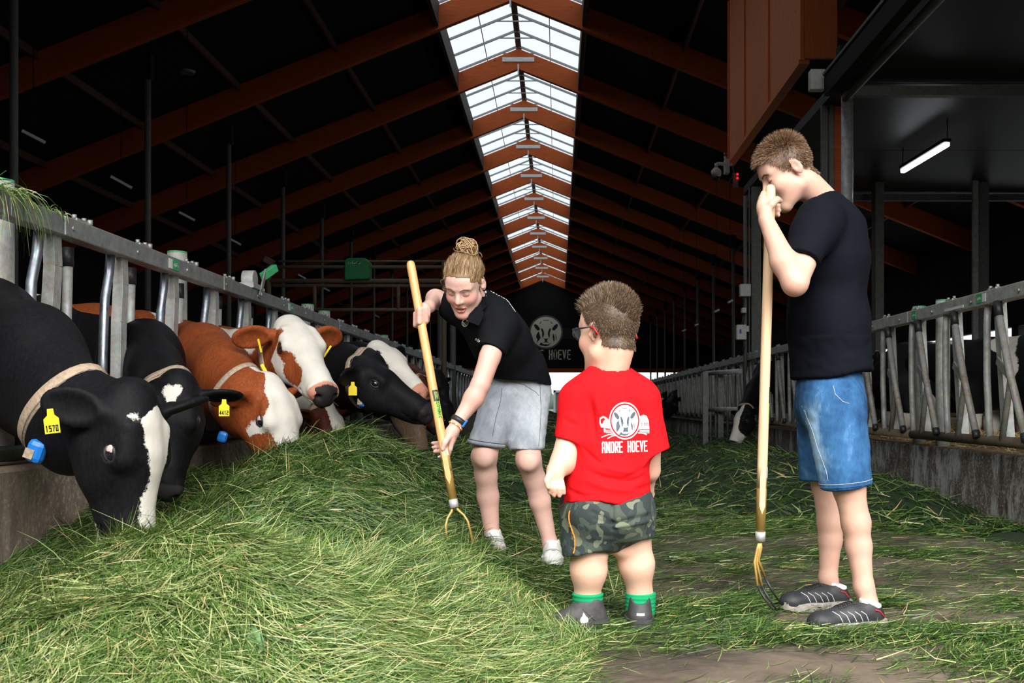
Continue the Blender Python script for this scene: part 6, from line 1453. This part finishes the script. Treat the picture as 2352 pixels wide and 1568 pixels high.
for (x0, y0, x1, y1, cw) in ((1080, 575, 1078, 557, 5), (1072, 572, 1062, 566, 4), (1098, 580, 1106, 590, 3), (1030, 640, 1018, 655, 8), (1030, 648, 1014, 662, 7), (1030, 632, 1022, 646, 6), (1032, 655, 1022, 672, 4), (1050, 575, 1060, 585, 4), (1104, 660, 1108, 668, 3), (1066, 585, 1056, 590, 4)):
    for j in range(4):
        a, b2 = P(x0 + rg_.uniform(-2, 2), y0 + rg_.uniform(-2, 2), 4.26), P(x1 + rg_.uniform(-3, 3), y1 + rg_.uniform(-3, 3), 4.26); d = b2 - a; nrm = Vector((d.z, 0, -d.x)).normalized() * (cw * .0018) * rg_.choice([-1, 1])
        pts = [a + d * t + nrm * math.sin(PI * t) * 1.6 + Vector((0, .006 * math.sin(4 * t + j), 0)) + (nrm * .5 * math.sin(9 * t)) for t in np.linspace(0, 1, 10)]; m_.tube(pts, [.0011] * 9 + [.0004], 4)
fl_ = m_.build('loose_locks', M['hair_woman'], wom); fl_.matrix_parent_inverse = Matrix(); fl_['kind'] = 'stuff'
at_ = fl_.data.attributes.new('rnd', 'FLOAT', 'POINT'); at_.data.foreach_set('value', np.full(len(fl_.data.vertices), .55, np.float32))
# polo
tp = [cap(P(1104, 706, 4.42), P(1118, 724, 4.42), .070, .10, .04), cap(P(1055, 708, 4.44), P(1150, 750, 4.36), .070, .072, .06), cap(P(1122, 735, 4.46), P(1150, 780, 4.48), .118, .124, .06),
      cap(P(1150, 780, 4.48), P(1188, 850, 4.64), .120, .126, .06), cap(P(1188, 850, 4.64), P(1200, 890, 4.70), .130, .142, .05), cap(P(1110, 750, 4.34), P(1125, 770, 4.36), .055, .07, .05)]
dWl = (P(1118, 830, 4.23) - sL).normalized()
tp += [cutp(cap(P(1152, 744, 4.33), P(1118, 830, 4.23), .070, .062, .05), [(P(1126, 802, 4.25), dWl)]), cutp(cap(P(1050, 704, 4.44), P(1005, 686, 4.46), .066, .056, .05), [(P(1022, 692, 4.45), (-1, .0, .28))])]
tp += [cap(LW(0, -.03, -.055), P(1098, 700, 4.39), .056, .052, .003, sub=True)]
def hem_w(p, d):
    px_ = p[:, 0] * F / 4.55 + VX; zh = CZ + (VY - np.interp(px_, [1100, 1135, 1180, 1235, 1240, 1256], [850, 868, 873, 876, 880, 884])) * 4.55 / F
    return np.maximum(d, zh - p[:, 2])
polo = sdf_obj('polo_shirt', tp, .0058, M['polo_black'], wom, post=hem_w, disp=lambda V, Nn: .0045 * fbm(V @ np.array([[1, 0, .4], [0, 1, 0], [-.4, 0, 1.4]]), 11, 71) + .0013 * fbm(V, 30, 72), it=2); polo.matrix_parent_inverse = Matrix()
pt = bvh(polo)
0 and band('sleeve_hem', pt, P(1129, 796, 4.255), dWl, .014, M['polo_black'], polo, n=30, th=.002, rmax=.1, off=-.001)
# turned down collar and open placket
cl_ = MB()
for a_ in (((1078, 712, 4.25), (1104, 700, 4.24), (1112, 722, 4.24), (1100, 748, 4.235), (1074, 738, 4.22)), ((1100, 672, 4.30), (1112, 664, 4.36), (1122, 700, 4.32), (1108, 712, 4.24), (1098, 700, 4.26))):
    cl_.poly([P(*t) for t in a_], .006, (.2, 1, 0))
cl_.build('polo_collar', M['polo_black'], wom, .003).matrix_parent_inverse = Matrix()
Lp = Loc(P(1061, 735, 4.2), (0, 1, 0), (-.25, 0, 1)); kw = 4.25 / F
decal('chest_emblem', [[(x * 9 * kw, y * 9 * kw) for x, y in q_] for q_ in ring(.8, 1.0, 20)] + [[(x * 8 * kw, y * 8 * kw) for x, y in q_] for q_ in cow_emblem()[:8]], Lp, pt, M['white_print'], polo, .0015, .01, back=.4, kind='stuff')
Lp = Loc(P(1092, 776, 4.2), (0, 1, 0), (.55, 0, .8)); decal('chest_script', letters('ande', 22 * kw, 8 * kw, 1.1 * kw, .3), Lp, pt, M['white_print'], polo, .0015, .01, back=.4, kind='stuff')
m_ = MB(); 
sp0 = [(1130, 664), (1142, 671), (1153, 679), (1163, 686), (1168, 694), (1173, 703), (1178, 710), (1184, 716)]
ul = []
for (x_, y_), (x2, y2) in zip(sp0, sp0[1:]):
    for t in (0, .5):
        w = P(x_ + (x2 - x_) * t - 1, y_ + (y2 - y_) * t + 3, 4.4); h = pt.find_nearest(w)
        if h[0] is not None: ul.append((h[0], h[1]))
for i_, (c_, n_) in enumerate(ul): 
    t_ = Vector((.7, 0, -.6)).cross(n_).normalized(); u_ = n_.cross(t_).normalized(); m_.bar(c_ + n_ * .001 - u_ * .004 + t_ * (.004 if i_ % 2 else -.004), c_ + n_ * .001 + u_ * .004, .0022, .0012, n_); m_.bar(c_ + n_ * .001 + u_ * .004, c_ + n_ * .001 - u_ * .003 - t_ * .004, .0022, .0012, n_)
q = m_.build('shoulder_lettering', M['white_print'], None); q.parent = polo; q['kind'] = 'stuff'
# grey denim shorts
sp_ = [cap(P(1192, 872, 4.68), P(1194, 905, 4.70), .122, .128, .05), cutp(cap(P(1160, 905, 4.64), P(1108, 1040, 4.46), .108, .074, .06), [(P(1110, 1024, 4.4), (-.15, 0, -1))]), cutp(cap(P(1210, 905, 4.70), P(1209, 1045, 4.54), .110, .076, .05), [(P(1209, 1032, 4.5), (.0, 0, -1))])]
gs = sdf_obj('denim_shorts', sp_, .0058, M['denim_grey'], wom, disp=lambda V, Nn: .005 * fbm(V * np.array([1, 1, 1.6]), 13, 81) + .0025 * np.abs(fbm(V, 28, 82)), attrs={'wear': lambda V: .10 + .10 * fbm(V, 6, 83)}); gs.matrix_parent_inverse = Matrix()
gt_ = bvh(gs); M['grey_seam'] = mat('dark_grey_seam', (.10, .11, .13), .8)
for c_, n_ in ((P(1112, 1018, 4.47), (-.15, 0, -1)), (P(1209, 1026, 4.54), (0, 0, -1))): band('turned_hem', gt_, c_, n_, .016, M['denim_grey'], gs, n=36, th=.004, rmax=.15, off=.0); band('hem_seam', gt_, c_ + Vector((0, 0, .011)), n_, .003, M['grey_seam'], gs, n=36, th=.0025, rmax=.15, off=.0)
pixel_polyline(gs, [(1240, 880), (1243, 940), (1240, 1000), (1238, 1028)], 4.6, .0014, 'grey_seam', 'side_seam', gs)
pixel_polyline(gs, [(1172, 876), (1205, 884), (1230, 900), (1240, 910)], 4.6, .0012, 'grey_seam', 'pocket_seam', gs)
pixel_polyline(gs, [(1152, 890), (1150, 920), (1140, 960), (1132, 1010)], 4.5, .0014, 'grey_seam', 'inner_seam', gs)
# sneakers, watch and bead bracelet
for (hx_, hy_), (tx_, ty_), z0 in (((P(1268, 0, 4.70).x, 4.72), (P(1270, 0, 4.45).x, 4.46), .075), ((P(1130, 0, 4.6).x, 4.62), (P(1142, 0, 4.36).x, 4.36), .135)):
    s_o, SL_, Ls = shoe(wom, 'sneaker', (hx_, hy_), (tx_, ty_), z0, .092, .10, 'sneaker_white', 'sole', top=.085, sole_mat='sneaker_white', sole_h=.026); s_o.matrix_parent_inverse = Matrix()
    surf_lines('laces', s_o, s_o, SL_, [[(-.020, y, .3), (.020, y + .006, .3)] for y in (.11, .126, .142, .158)] + [[(.020, y, .3), (-.020, y + .006, .3)] for y in (.11, .126, .142, .158)] + [[(0, .115, .3), (.03, .10, .3)], [(0, .115, .3), (-.03, .105, .3)]], .0028, M['white_print'], kind='stuff')
    surf_lines('toe_seams', s_o, s_o, SL_, [[(-.03, Ls - .06, .3), (0, Ls - .045, .3), (.03, Ls - .06, .3)], [(-.012, Ls - .03, .3), (.006, Ls - .026, .3)]], .0014, M['grey_seam'], kind='stuff')
wa_ax = (wLw - P(1088, 915, 4.17)).normalized(); wt = empty('wrist_watch', wLw, 'black strap watch with blue edge on the lower wrist of the bending person', 'watch')
w1 = band('strap', tw, wLw + wa_ax * -.004, wa_ax, .020, M['black_rubber'], None, n=28, th=.004, rmax=.06, off=.001); w1.parent = wt; w1.matrix_parent_inverse = Matrix.Translation(-Vector(wt.location))
MB().box(wLw + Vector((.030, -.012, -.008)), (.008, .030, .034), Matrix.Rotation(.6, 3, 'Y')).build('watch_case', M['blue_plastic'], wt, .003)
br = empty('bead_bracelet', P(1044, 977, 4.13), 'orange and white bead bracelet below the watch', 'bracelet')
cB = wLw + wa_ax * .020; x_ = wa_ax.cross(Vector((0, 0, 1))).normalized(); y_ = wa_ax.cross(x_)
for k in range(22):
    a = 2 * PI * k / 22; d = x_ * math.cos(a) + y_ * math.sin(a); h = tw.ray_cast(cB, d, .06); rr_ = (h[0] - cB).length if h[0] is not None else .03; c_ = cB + d * (rr_ + .002)
    MB().tube([c_ - wa_ax * .0035, c_ - wa_ax * .002, c_ + wa_ax * .002, c_ + wa_ax * .0035], [.0015, .0036, .0036, .0015], 7).build('bead', M['orange_print'] if k % 3 else M['white_print'], br)

# ================= forks =================
def fork(label, top, bot, wood, kind, ry):
    root = empty('hay_fork', bot, label, 'fork'); ax = (bot - top).normalized(); Lf = (bot - top).length
    r0 = .0185
    m_ = MB(); pts = [top + ax * t for t in (0, .004, .012, .03)] + [top + ax * (Lf * k / 14) for k in range(1, 13)] + [top + ax * (Lf - .20)]
    m_.tube(pts, [.006, .013, .0170, r0] + [r0] * 12 + [.0175], 20); m_.build('handle', M[wood], root)
    MB().tube([bot - ax * .235, bot - ax * .19, bot - ax * .03], [.0150, .0190, .0165], 18).build('gold_socket', M['gold'], root)
    tong = MB(); side = ax.cross(Vector((0, 1, 0))).normalized()
    tong.poly([bot - ax * .30 + side * .0 + Vector((0, -.0192, 0)), bot - ax * .25 + side * .010 + Vector((0, -.0192, 0)), bot - ax * .13 + side * .011 + Vector((0, -.0196, 0)), bot - ax * .10 + Vector((0, -.0196, 0)), bot - ax * .13 - side * .011 + Vector((0, -.0196, 0)), bot - ax * .25 - side * .010 + Vector((0, -.0192, 0))], .003, (0, 1, 0)); tong.build('wood_tongue', M[wood], root)
    MB().tube([bot - ax * .035, bot], .0185, 18).build('steel_ferrule', M['galv_light'], root)
    return root, ax, side
ft, fb = P(942, 599, 4.22), P(1044, 1166, 4.07)
fk, ax, side = fork('orange wooden hay fork held by the bending person, tines in the heap', ft, fb, 'fork_wood', 0, 0)
for s_, nm in ((-1, 'tine'), (1, 'tine')):
    b0 = fb + ax * .0
    pts = [fb + ax * t_ + side * s_ * w_ * 1.0 + Vector((0, y_, 0)) for t_, w_, y_ in ((-.01, .004, 0), (.012, .014, -.006), (.035, .034, -.014), (.062, .046, -.02), (.10, .049, -.02), (.16, .047, .01), (.24, .045, .05))]
    MB().tube(pts, [.0065, .006, .0055, .0055, .005, .0045, .003], 10).build(nm, M['gold'], fk)
def label_on(fk_, top, bot, t0, t1, ang0, ang1, mt, nm, r0=.0192, txt=None):
    ax = (bot - top).normalized(); sd = ax.cross(Vector((0, 1, 0))).normalized(); fr_ = sd.cross(ax).normalized(); 
    if fr_.y > 0: fr_ = -fr_
    m_ = MB(); n = 6; vs = []
    for t in (t0, t1):
        for k in range(n + 1): a = ang0 + (ang1 - ang0) * k / n; vs.append(top + ax * t + (fr_ * math.cos(a) + sd * math.sin(a)) * r0)
    m_.add(vs, [(k, k + 1, n + 2 + k, n + 1 + k) for k in range(n)], True); return m_.build(nm, M[mt], fk_)
L0 = (fb - ft).length
lb1 = label_on(fk, ft, fb, L0 * .535, L0 * .58, -.2, 1.2, 'black_rubber', 'black_label'); lb2 = label_on(fk, ft, fb, L0 * .58, L0 * .645, -.2, 1.2, 'lime', 'green_label')
label_on(fk, ft, fb, L0 * .77, L0 * .795, -.1, 1.0, 'white_print', 'white_label')
def lab_text(fk_, top, bot, tc, txt, w, h, ang, mt, par, r0=.0200):
    ax = (bot - top).normalized(); sd = ax.cross(Vector((0, 1, 0))).normalized(); fr_ = sd.cross(ax).normalized()
    if fr_.y > 0: fr_ = -fr_
    n_ = fr_ * math.cos(ang) + sd * math.sin(ang); up = sd * math.cos(ang) - fr_ * math.sin(ang)
    q = flat_polys(letters(txt, w, h, h * .16, .2), top + ax * tc + n_ * r0, ax, up, 1, 0, n_, .0005).build('label_lettering', M[mt], None); q.parent = par; q.matrix_parent_inverse = Matrix(); q['kind'] = 'stuff'
lab_text(fk, ft, fb, L0 * .6125, 'ECOTONIC', .075, .012, .55, 'black_print', lb2)
lab_text(fk, ft, fb, L0 * .5575, 'E', .03, .012, .5, 'lime', lb1)
gt0, gb0 = P(1770, 424, 3.615), P(1746, 1242, 3.66)
fk2, ax, side = fork('pale wooden hay fork standing on its tines before the tall person', gt0, gb0, 'fork_wood_pale', 1, 0)
for k, (x1, y1, x2, y2, x3, y3, Y3) in enumerate(((1733, 1290, 1740, 1345, 1775, 1400, 3.60), (1738, 1290, 1750, 1345, 1785, 1402, 3.64), (1742, 1285, 1757, 1325, 1792, 1384, 3.70), (1736, 1290, 1745, 1350, 1777, 1418, 3.55))):
    if k < 3:
        MB().tube([gb0 - ax * .01, P(x1 + 6, y1 - 28, 3.655), P(x1, y1, 3.65 + .0 * k), P(x2, y2, (3.65 + Y3) / 2)], [.006, .0055, .005, .0048], 10).build('tine', M['gold'], fk2)
        MB().tube([P(x2, y2, (3.65 + Y3) / 2), P((x2 + x3) / 2 - 2, (y2 + y3) / 2, (3.62 + Y3) / 2), P(x3, y3, Y3)], [.0052, .005, .0028], 10).build('black_tine_sleeve', M['black_rubber'], fk2)
L0 = (gb0 - gt0).length
lb1 = label_on(fk2, gt0, gb0, L0 * .565, L0 * .61, .9, 1.8, 'black_rubber', 'black_label'); lb2 = label_on(fk2, gt0, gb0, L0 * .61, L0 * .672, .9, 1.8, 'lime', 'green_label'); label_on(fk2, gt0, gb0, L0 * .79, L0 * .82, .8, 1.6, 'white_print', 'white_label')
for k in range(5): lab_text(fk2, gt0, gb0, L0 * (.570 + .0085 * k), 'i', .004, .004, 1.15, 'yellow_print', lb1)
lab_text(fk2, gt0, gb0, L0 * .64, 'ECOTONIC', .075, .009, 1.25, 'black_print', lb2)
# ---------------- cut grass: heaps, floor scatter, straw ----------------
def g2(x, y, cx, cy, sx, sy, h, rot=0):
    c, s_ = math.cos(rot), math.sin(rot); dx, dy = x - cx, y - cy; u = dx * c + dy * s_; v = -dx * s_ + dy * c
    return h * np.exp(-(np.abs(u / sx) ** 2.4 + np.abs(v / sy) ** 2.4))
def heap_h(x, y):
    h = g2(x, y, -1.0, 2.8, .62, .78, .47)
    h = np.maximum(h, g2(x, y, -1.75, 1.6, .9, 1.2, .34))
    h = np.maximum(h, g2(x, y, -1.15, 4.5, .62, .75, .54))
    h = np.maximum(h, g2(x, y, -1.15, 5.35, .80, 1.1, .66))
    h = np.maximum(h, g2(x, y, -1.25, 7.2, .95, 1.9, .52))
    h = np.maximum(h, g2(x, y, -.75, 9.5, 1.1, 3.2, .50))
    h = np.maximum(h, g2(x, y, -.55, 18, 1.0, 9, .62))
    h = np.maximum(h, g2(x, y, -.6, 45, 1.0, 22, .55))
    h = np.maximum(h, g2(x, y, -.72, 4.05, .62, 1.25, .34))
    h = np.maximum(h, g2(x, y, -.22, 4.35, .42, .70, .13))
    h = np.maximum(h, g2(x, y, -2.2, 6.0, .75, 2.2, .42)); h = np.maximum(h, g2(x, y, -2.2, 14, .75, 7, .36))
    h = np.maximum(h, g2(x, y, -2.15, 3.2, .6, 1.6, .16))
    h = np.maximum(h, g2(x, y, 1.95, 10.2, .85, 2.6, .42))
    h = np.maximum(h, g2(x, y, 2.45, 8.0, .5, 1.4, .30))
    h = np.maximum(h, g2(x, y, 2.5, 15, .7, 3.5, .40)); h = np.maximum(h, g2(x, y, 2.3, 38, .8, 20, .42))
    h = np.maximum(h, g2(x, y, 2.75, 6.2, .25, 1.2, .08))
    V = np.stack([x, y, 0 * x], 1)
    h = h * (1 + .12 * fbm(V, 3.2, 5) + .08 * fbm(V, 8, 6) - .10 * np.abs(fbm(V, 4.5, 9)))
    return h - .045
def patch_w(x, y):
    """how much loose grass lies on the floor"""
    V = np.stack([x * .8, y * 1.15, 0 * x], 1); n = fbm(V, 2.6, 11) + .6 * fbm(V, 8, 12)
    w = .10 + .90 * np.clip((n + .02) * 1.5, 0, 1) ** 1.4
    far = np.clip((y - 3.15) / .7, 0, 1); w = w * (.05 + .95 * far)
    w = np.maximum(w, g2(x, y, 1.15, 3.42, .85, .13, .9, .02)); w = np.maximum(w, g2(x, y, 1.75, 3.0, .5, .22, .9, -.25)); w = np.maximum(w, g2(x, y, .25, 3.38, .50, .10, .35))
    w = np.maximum(w, g2(x, y, -.42, 3.5, .36, .8, .9))
    return w
ys = np.concatenate([np.arange(.9, 9, .045), np.arange(9, 80, .35)]); xs = np.arange(-2.26, 3.04, .045)
X, Y = np.meshgrid(xs, ys, indexing='ij'); H = heap_h(X.ravel(), Y.ravel()).reshape(X.shape)
Vh = np.stack([X.ravel(), Y.ravel(), H.ravel()], 1); nx, ny = X.shape
ii, jj = np.meshgrid(np.arange(nx - 1), np.arange(ny - 1), indexing='ij'); Qh = np.stack([ii * ny + jj, (ii + 1) * ny + jj, (ii + 1) * ny + jj + 1, ii * ny + jj + 1], 2).reshape(-1, 4)
hm, nt, b = new_mat('packed_grass'); v = coords(nt, 'World'); n1 = noise(nt, v, 30, 8, .8)
nt.links.new(ramp(nt, n1, [(.35, (.008, .022, .004)), (.6, (.022, .055, .008)), (.75, (.05, .10, .018))]), b.inputs['Base Color']); b.inputs['Roughness'].default_value = .9; bump(nt, b, n1, 1, .03)
def keep(Q, V):
    z = V[Q, 2].max(1); return Q[z > -.02]
def heap_obj(name, sel, label, parent=None):
    Q = keep(Qh[sel], Vh); use = np.unique(Q); mp = np.full(len(Vh), -1); mp[use] = np.arange(len(use))
    o = link(bpy.data.objects.new(name, np_mesh(name, Vh[use], mp[Q], hm)), parent)
    if label: tag(o, label, 'grass', None, 'stuff')
    return o
cx = Vh[Qh].mean(1)
left = cx[:, 0] < .75
h1 = heap_obj('grass_heap', left, 'long heap of fresh cut green grass along the left fence, under the grazing cows')
h2 = heap_obj('grass_heap', ~left, 'low dark heap of cut grass along the right kerb behind the two boys')
gm_, nt, b = new_mat('grass_blades'); at = N(nt, 'ShaderNodeAttribute', attribute_name='rnd'); 
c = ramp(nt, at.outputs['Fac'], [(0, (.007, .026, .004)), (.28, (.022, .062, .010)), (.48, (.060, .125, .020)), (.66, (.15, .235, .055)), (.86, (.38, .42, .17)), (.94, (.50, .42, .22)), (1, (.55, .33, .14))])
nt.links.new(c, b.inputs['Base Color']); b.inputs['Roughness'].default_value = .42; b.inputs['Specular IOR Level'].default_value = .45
b.inputs['Transmission Weight'].default_value = 0; M['blade'] = gm_
sm_, nt, b = new_mat('straw_blades'); at = N(nt, 'ShaderNodeAttribute', attribute_name='rnd'); nt.links.new(ramp(nt, at.outputs['Fac'], [(0, (.30, .19, .07)), (1, (.80, .60, .28))]), b.inputs['Base Color']); b.inputs['Roughness'].default_value = .6; M['straw'] = sm_
def blades(name, Pts, Nrm, L, wid, parent, lift=.18, flow=None, segs=3, seed=1, shade=0.0, m=None, curl=.5):
    r = np.random.default_rng(seed); n = len(Pts)
    if flow is None: ang = r.uniform(0, 2 * PI, n)
    else: ang = flow + r.normal(size=n) * .6
    t = np.stack([np.cos(ang), np.sin(ang), np.zeros(n)], 1); t -= Nrm * np.einsum('ij,ij->i', t, Nrm)[:, None]; t /= np.linalg.norm(t, axis=1)[:, None]
    d = t + Nrm * np.abs(r.normal(size=n) * lift)[:, None]; d /= np.linalg.norm(d, axis=1)[:, None]
    up_ = Nrm + r.normal(size=(n, 3)) * .5; side = np.cross(d, up_); side /= np.linalg.norm(side, axis=1)[:, None]
    Ln = L * r.uniform(.45, 1.3, n); wd = wid * r.uniform(.5, 1.35, n); p = Pts - d * (Ln * .25)[:, None] + Nrm * r.uniform(-.01, .022, n)[:, None]
    V = np.zeros((n, segs + 1, 2, 3)); bend = r.normal(size=(n, 3)) * curl * .6; bend[:, 2] -= .35 * lift * 2
    for k in range(segs + 1):
        w = wd * (1 - .8 * (k / segs) ** 2); V[:, k, 0] = p - side * (w / 2)[:, None]; V[:, k, 1] = p + side * (w / 2)[:, None]
        p = p + d * (Ln / segs)[:, None]; d = d + bend / segs; d /= np.linalg.norm(d, axis=1)[:, None]
    V[..., 2] = np.maximum(V[..., 2], .003)
    base = np.arange(n)[:, None, None] * (segs + 1) * 2; kk = np.arange(segs)[None, :, None] * 2; q = base + kk + np.array([0, 1, 3, 2])[None, None, :]
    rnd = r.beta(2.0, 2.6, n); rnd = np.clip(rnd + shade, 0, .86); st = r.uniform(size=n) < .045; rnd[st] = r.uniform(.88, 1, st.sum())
    me = np_mesh(name, V.reshape(-1, 3), q.reshape(-1, 4), m or M['blade'], {'rnd': np.repeat(rnd, (segs + 1) * 2)})
    o = link(bpy.data.objects.new(name, me), parent); o['kind'] = 'stuff'; return o
def hnorm(x, y):
    e = .03; hx_ = (heap_h(x + e, y) - heap_h(x - e, y)) / (2 * e); hy_ = (heap_h(x, y + e) - heap_h(x, y - e)) / (2 * e)
    n = np.stack([-hx_, -hy_, np.ones_like(x)], 1); return n / np.linalg.norm(n, axis=1)[:, None]
def scatter(n, x0, x1, y0, y1, fn, seed, pw=1.0):
    r = np.random.default_rng(seed); out = []
    got = 0
    while got < n:
        x = r.uniform(x0, x1, n); u = r.uniform(0, 1, n); y = y0 + (y1 - y0) * u ** pw
        vis = (np.abs(x * F / y + (VX - 1176)) < 1176 + 160)
        k = vis & (r.uniform(0, 1, n) < fn(x, y)); out.append(np.stack([x[k], y[k]], 1)); got += k.sum()
    return np.concatenate(out)[:n]
def flow_at(x, y):
    V = np.stack([x, y, 0 * x], 1); return 1.9 * fbm(V, 1.5, 21) + .6 * fbm(V, 5, 22) - .35
on = lambda x, y: (heap_h(x, y) > -.015).astype(float)
onL = lambda x, y: on(x, y) * (x < .75); onR = lambda x, y: on(x, y) * (x >= .75)
for (n, y0, y1, Lm, wd, sd, shade) in ((115000, 1.35, 3.6, .15, .0030, 31, .17), (105000, 3.2, 6.2, .155, .0036, 32, -.01), (32000, 6.0, 12, .19, .0060, 33, -.08), (9000, 12, 40, .28, .016, 34, -.08)):  # near blades lighter, far ones darker: light falloff put into the blade colour
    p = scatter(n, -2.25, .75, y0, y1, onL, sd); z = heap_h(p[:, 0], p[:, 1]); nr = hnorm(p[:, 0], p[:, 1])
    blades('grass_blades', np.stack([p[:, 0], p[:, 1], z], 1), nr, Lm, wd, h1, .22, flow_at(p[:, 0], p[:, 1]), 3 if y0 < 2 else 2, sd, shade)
p = scatter(4200, -2.2, .3, 1.4, 6, onL, 77); z = heap_h(p[:, 0], p[:, 1])
blades('tall_stems', np.stack([p[:, 0], p[:, 1], z], 1), hnorm(p[:, 0], p[:, 1]), .20, .0034, h1, .75, None, 4, 78, .12)
p = scatter(16000, .75, 3.0, 6, 40, onR, 35, 1.6); z = heap_h(p[:, 0], p[:, 1])
blades('grass_blades', np.stack([p[:, 0], p[:, 1], z], 1), hnorm(p[:, 0], p[:, 1]), .22, .009, h2, .22, None, 2, 36, -.1)
M['leaf'] = mat('broad_leaf', (.07, .16, .045), .5, var=.3, scale=40)
for i_, (px_, py_, s_, rt) in enumerate(((590, 1215, .040, .3), (1030, 1522, .034, 1.2), (520, 1208, .030, 2.0), (800, 985, .038, .8), (690, 1290, .026, 2.6), (585, 1490, .045, 1.9), (455, 1300, .030, .1))):
    best = min((abs((VY - (heap_h(np.array([(px_ - VX) * y_ / F]), np.array([y_]))[0] - CZ) * F / y_) - py_), y_) for y_ in np.arange(1.8, 6.5, .05))[1]
    xx = (px_ - VX) * best / F; zz_ = heap_h(np.array([xx]), np.array([best]))[0] + .02; q = MB()
    ol = [(0, -1.2), (.35, -.7), (.5, -.1), (.42, .5), (0, 1.15), (-.42, .5), (-.5, -.1), (-.35, -.7)]; n_ = Vector(hnorm(np.array([xx]), np.array([best]))[0]) + Vector((0, -.5, .1)); n_.normalize(); t_ = n_.cross(Vector((math.cos(rt), math.sin(rt), .3))).normalized(); b2 = n_.cross(t_)
    cc = Vector((xx, best, zz_)); pts = [cc + (t_ * a + b2 * c_) * s_ + n_ * (.25 * abs(a) * s_) for a, c_ in ol]; md = [cc + b2 * c_ * s_ for c_ in (-1.2, -.5, .2, 1.15)]
    q.add(pts + md, [(0, 1, 9), (1, 2, 9), (2, 10, 9), (2, 3, 10), (3, 4, 10), (4, 5, 10), (5, 6, 10), (6, 9, 10), (6, 7, 9), (7, 0, 9)], True); q.build('broad_leaf', M['leaf'], h1)
# loose grass on the floor
fp = scatter(42000, -1.0, 3.0, 2.75, 9.5, lambda x, y: patch_w(x, y) * (heap_h(x, y) < .01) * np.clip(1.5 - (y - 3) / 7, .3, 1), 41, 1.35)
nr = np.tile(np.array([0, 0, 1.0]), (len(fp), 1)); zf = np.random.default_rng(3).uniform(.004, .03, len(fp)) * patch_w(fp[:, 0], fp[:, 1])
lg = blades('loose_grass', np.stack([fp[:, 0], fp[:, 1], zf], 1), nr, .11, .0031, None, .10, .15 + .9 * fbm(np.column_stack([fp, 0 * fp[:, 0]]), 1.2, 5), 2, 42, -.05)
tag(lg, 'loose cut grass scattered in thin patches over the brown alley floor', 'grass', None, 'stuff')
fp = scatter(5000, .75, 3.0, 9, 40, lambda x, y: patch_w(x, y), 43, 1.3)
lg2 = blades('loose_grass', np.stack([fp[:, 0], fp[:, 1], np.full(len(fp), .012)], 1), np.tile(np.array([0, 0, 1.0]), (len(fp), 1)), .25, .014, None, .08, None, 2, 44, -.15)
tag(lg2, 'thin far grass litter on the floor deep in the alley', 'grass', None, 'stuff')
# grass hanging on the near end of the left rail
r = np.random.default_rng(5); n = 150; yy = np.where(r.uniform(size=n) < .7, r.uniform(4.0, 4.36, n), r.uniform(4.3, 4.7, n)); rp = np.stack([-2.34 + r.normal(size=n) * .025, yy, np.full(n, 1.70)], 1)
rd = np.stack([r.normal(size=n) * .25 + .55, r.normal(size=n) * .3, np.full(n, .12)], 1)
w_ = strands('rail_grass', rp, rd, np.where(yy < 4.34, .30, .07), .0045, M['blade'], None, 6, 4.2, .2, 6, curl=.4)
tag(w_, 'tuft of cut grass hanging over the near end of the left top rail', 'grass', None, 'stuff')
# straw bedding behind the right fence
n = 22000; sx = r.uniform(3.28, 6.5, n); sy = r.uniform(5.5, 14, n)
st = blades('straw_bedding', np.stack([sx, sy, .475 + .03 * fbm(np.stack([sx, sy, 0 * sx], 1), 3, 8) + r.uniform(0, .05, n)], 1), np.tile(np.array([0, 0, 1.0]), (n, 1)), .20, .007, None, .3, None, 2, 52, 0, M['straw'])
tag(st, 'yellow straw bedding behind the right feed fence', 'straw', None, 'stuff')
tag(MB().span((3.26, 4, 0), (11, 40, .465)).build('straw_bed', mat('packed_straw', (.16, .105, .045), .95, kind='World', scale=30, var=.5, bmp=.6)), 'packed straw bed under the cows behind the right fence', 'straw', None, 'stuff')
n = 700; sx = np.r_[r.uniform(3.03, 3.25, n)]; sy = r.uniform(5.3, 12, n)
k1 = blades('kerb_straw', np.stack([sx, sy, np.full(n, .476)], 1), np.tile(np.array([0, 0, 1.0]), (n, 1)), .11, .004, None, .1, PI / 2 + 0 * sx, 2, 53, 0, M['straw'])
tag(k1, 'thin line of straw lying on top of the right kerb', 'straw', None, 'stuff')
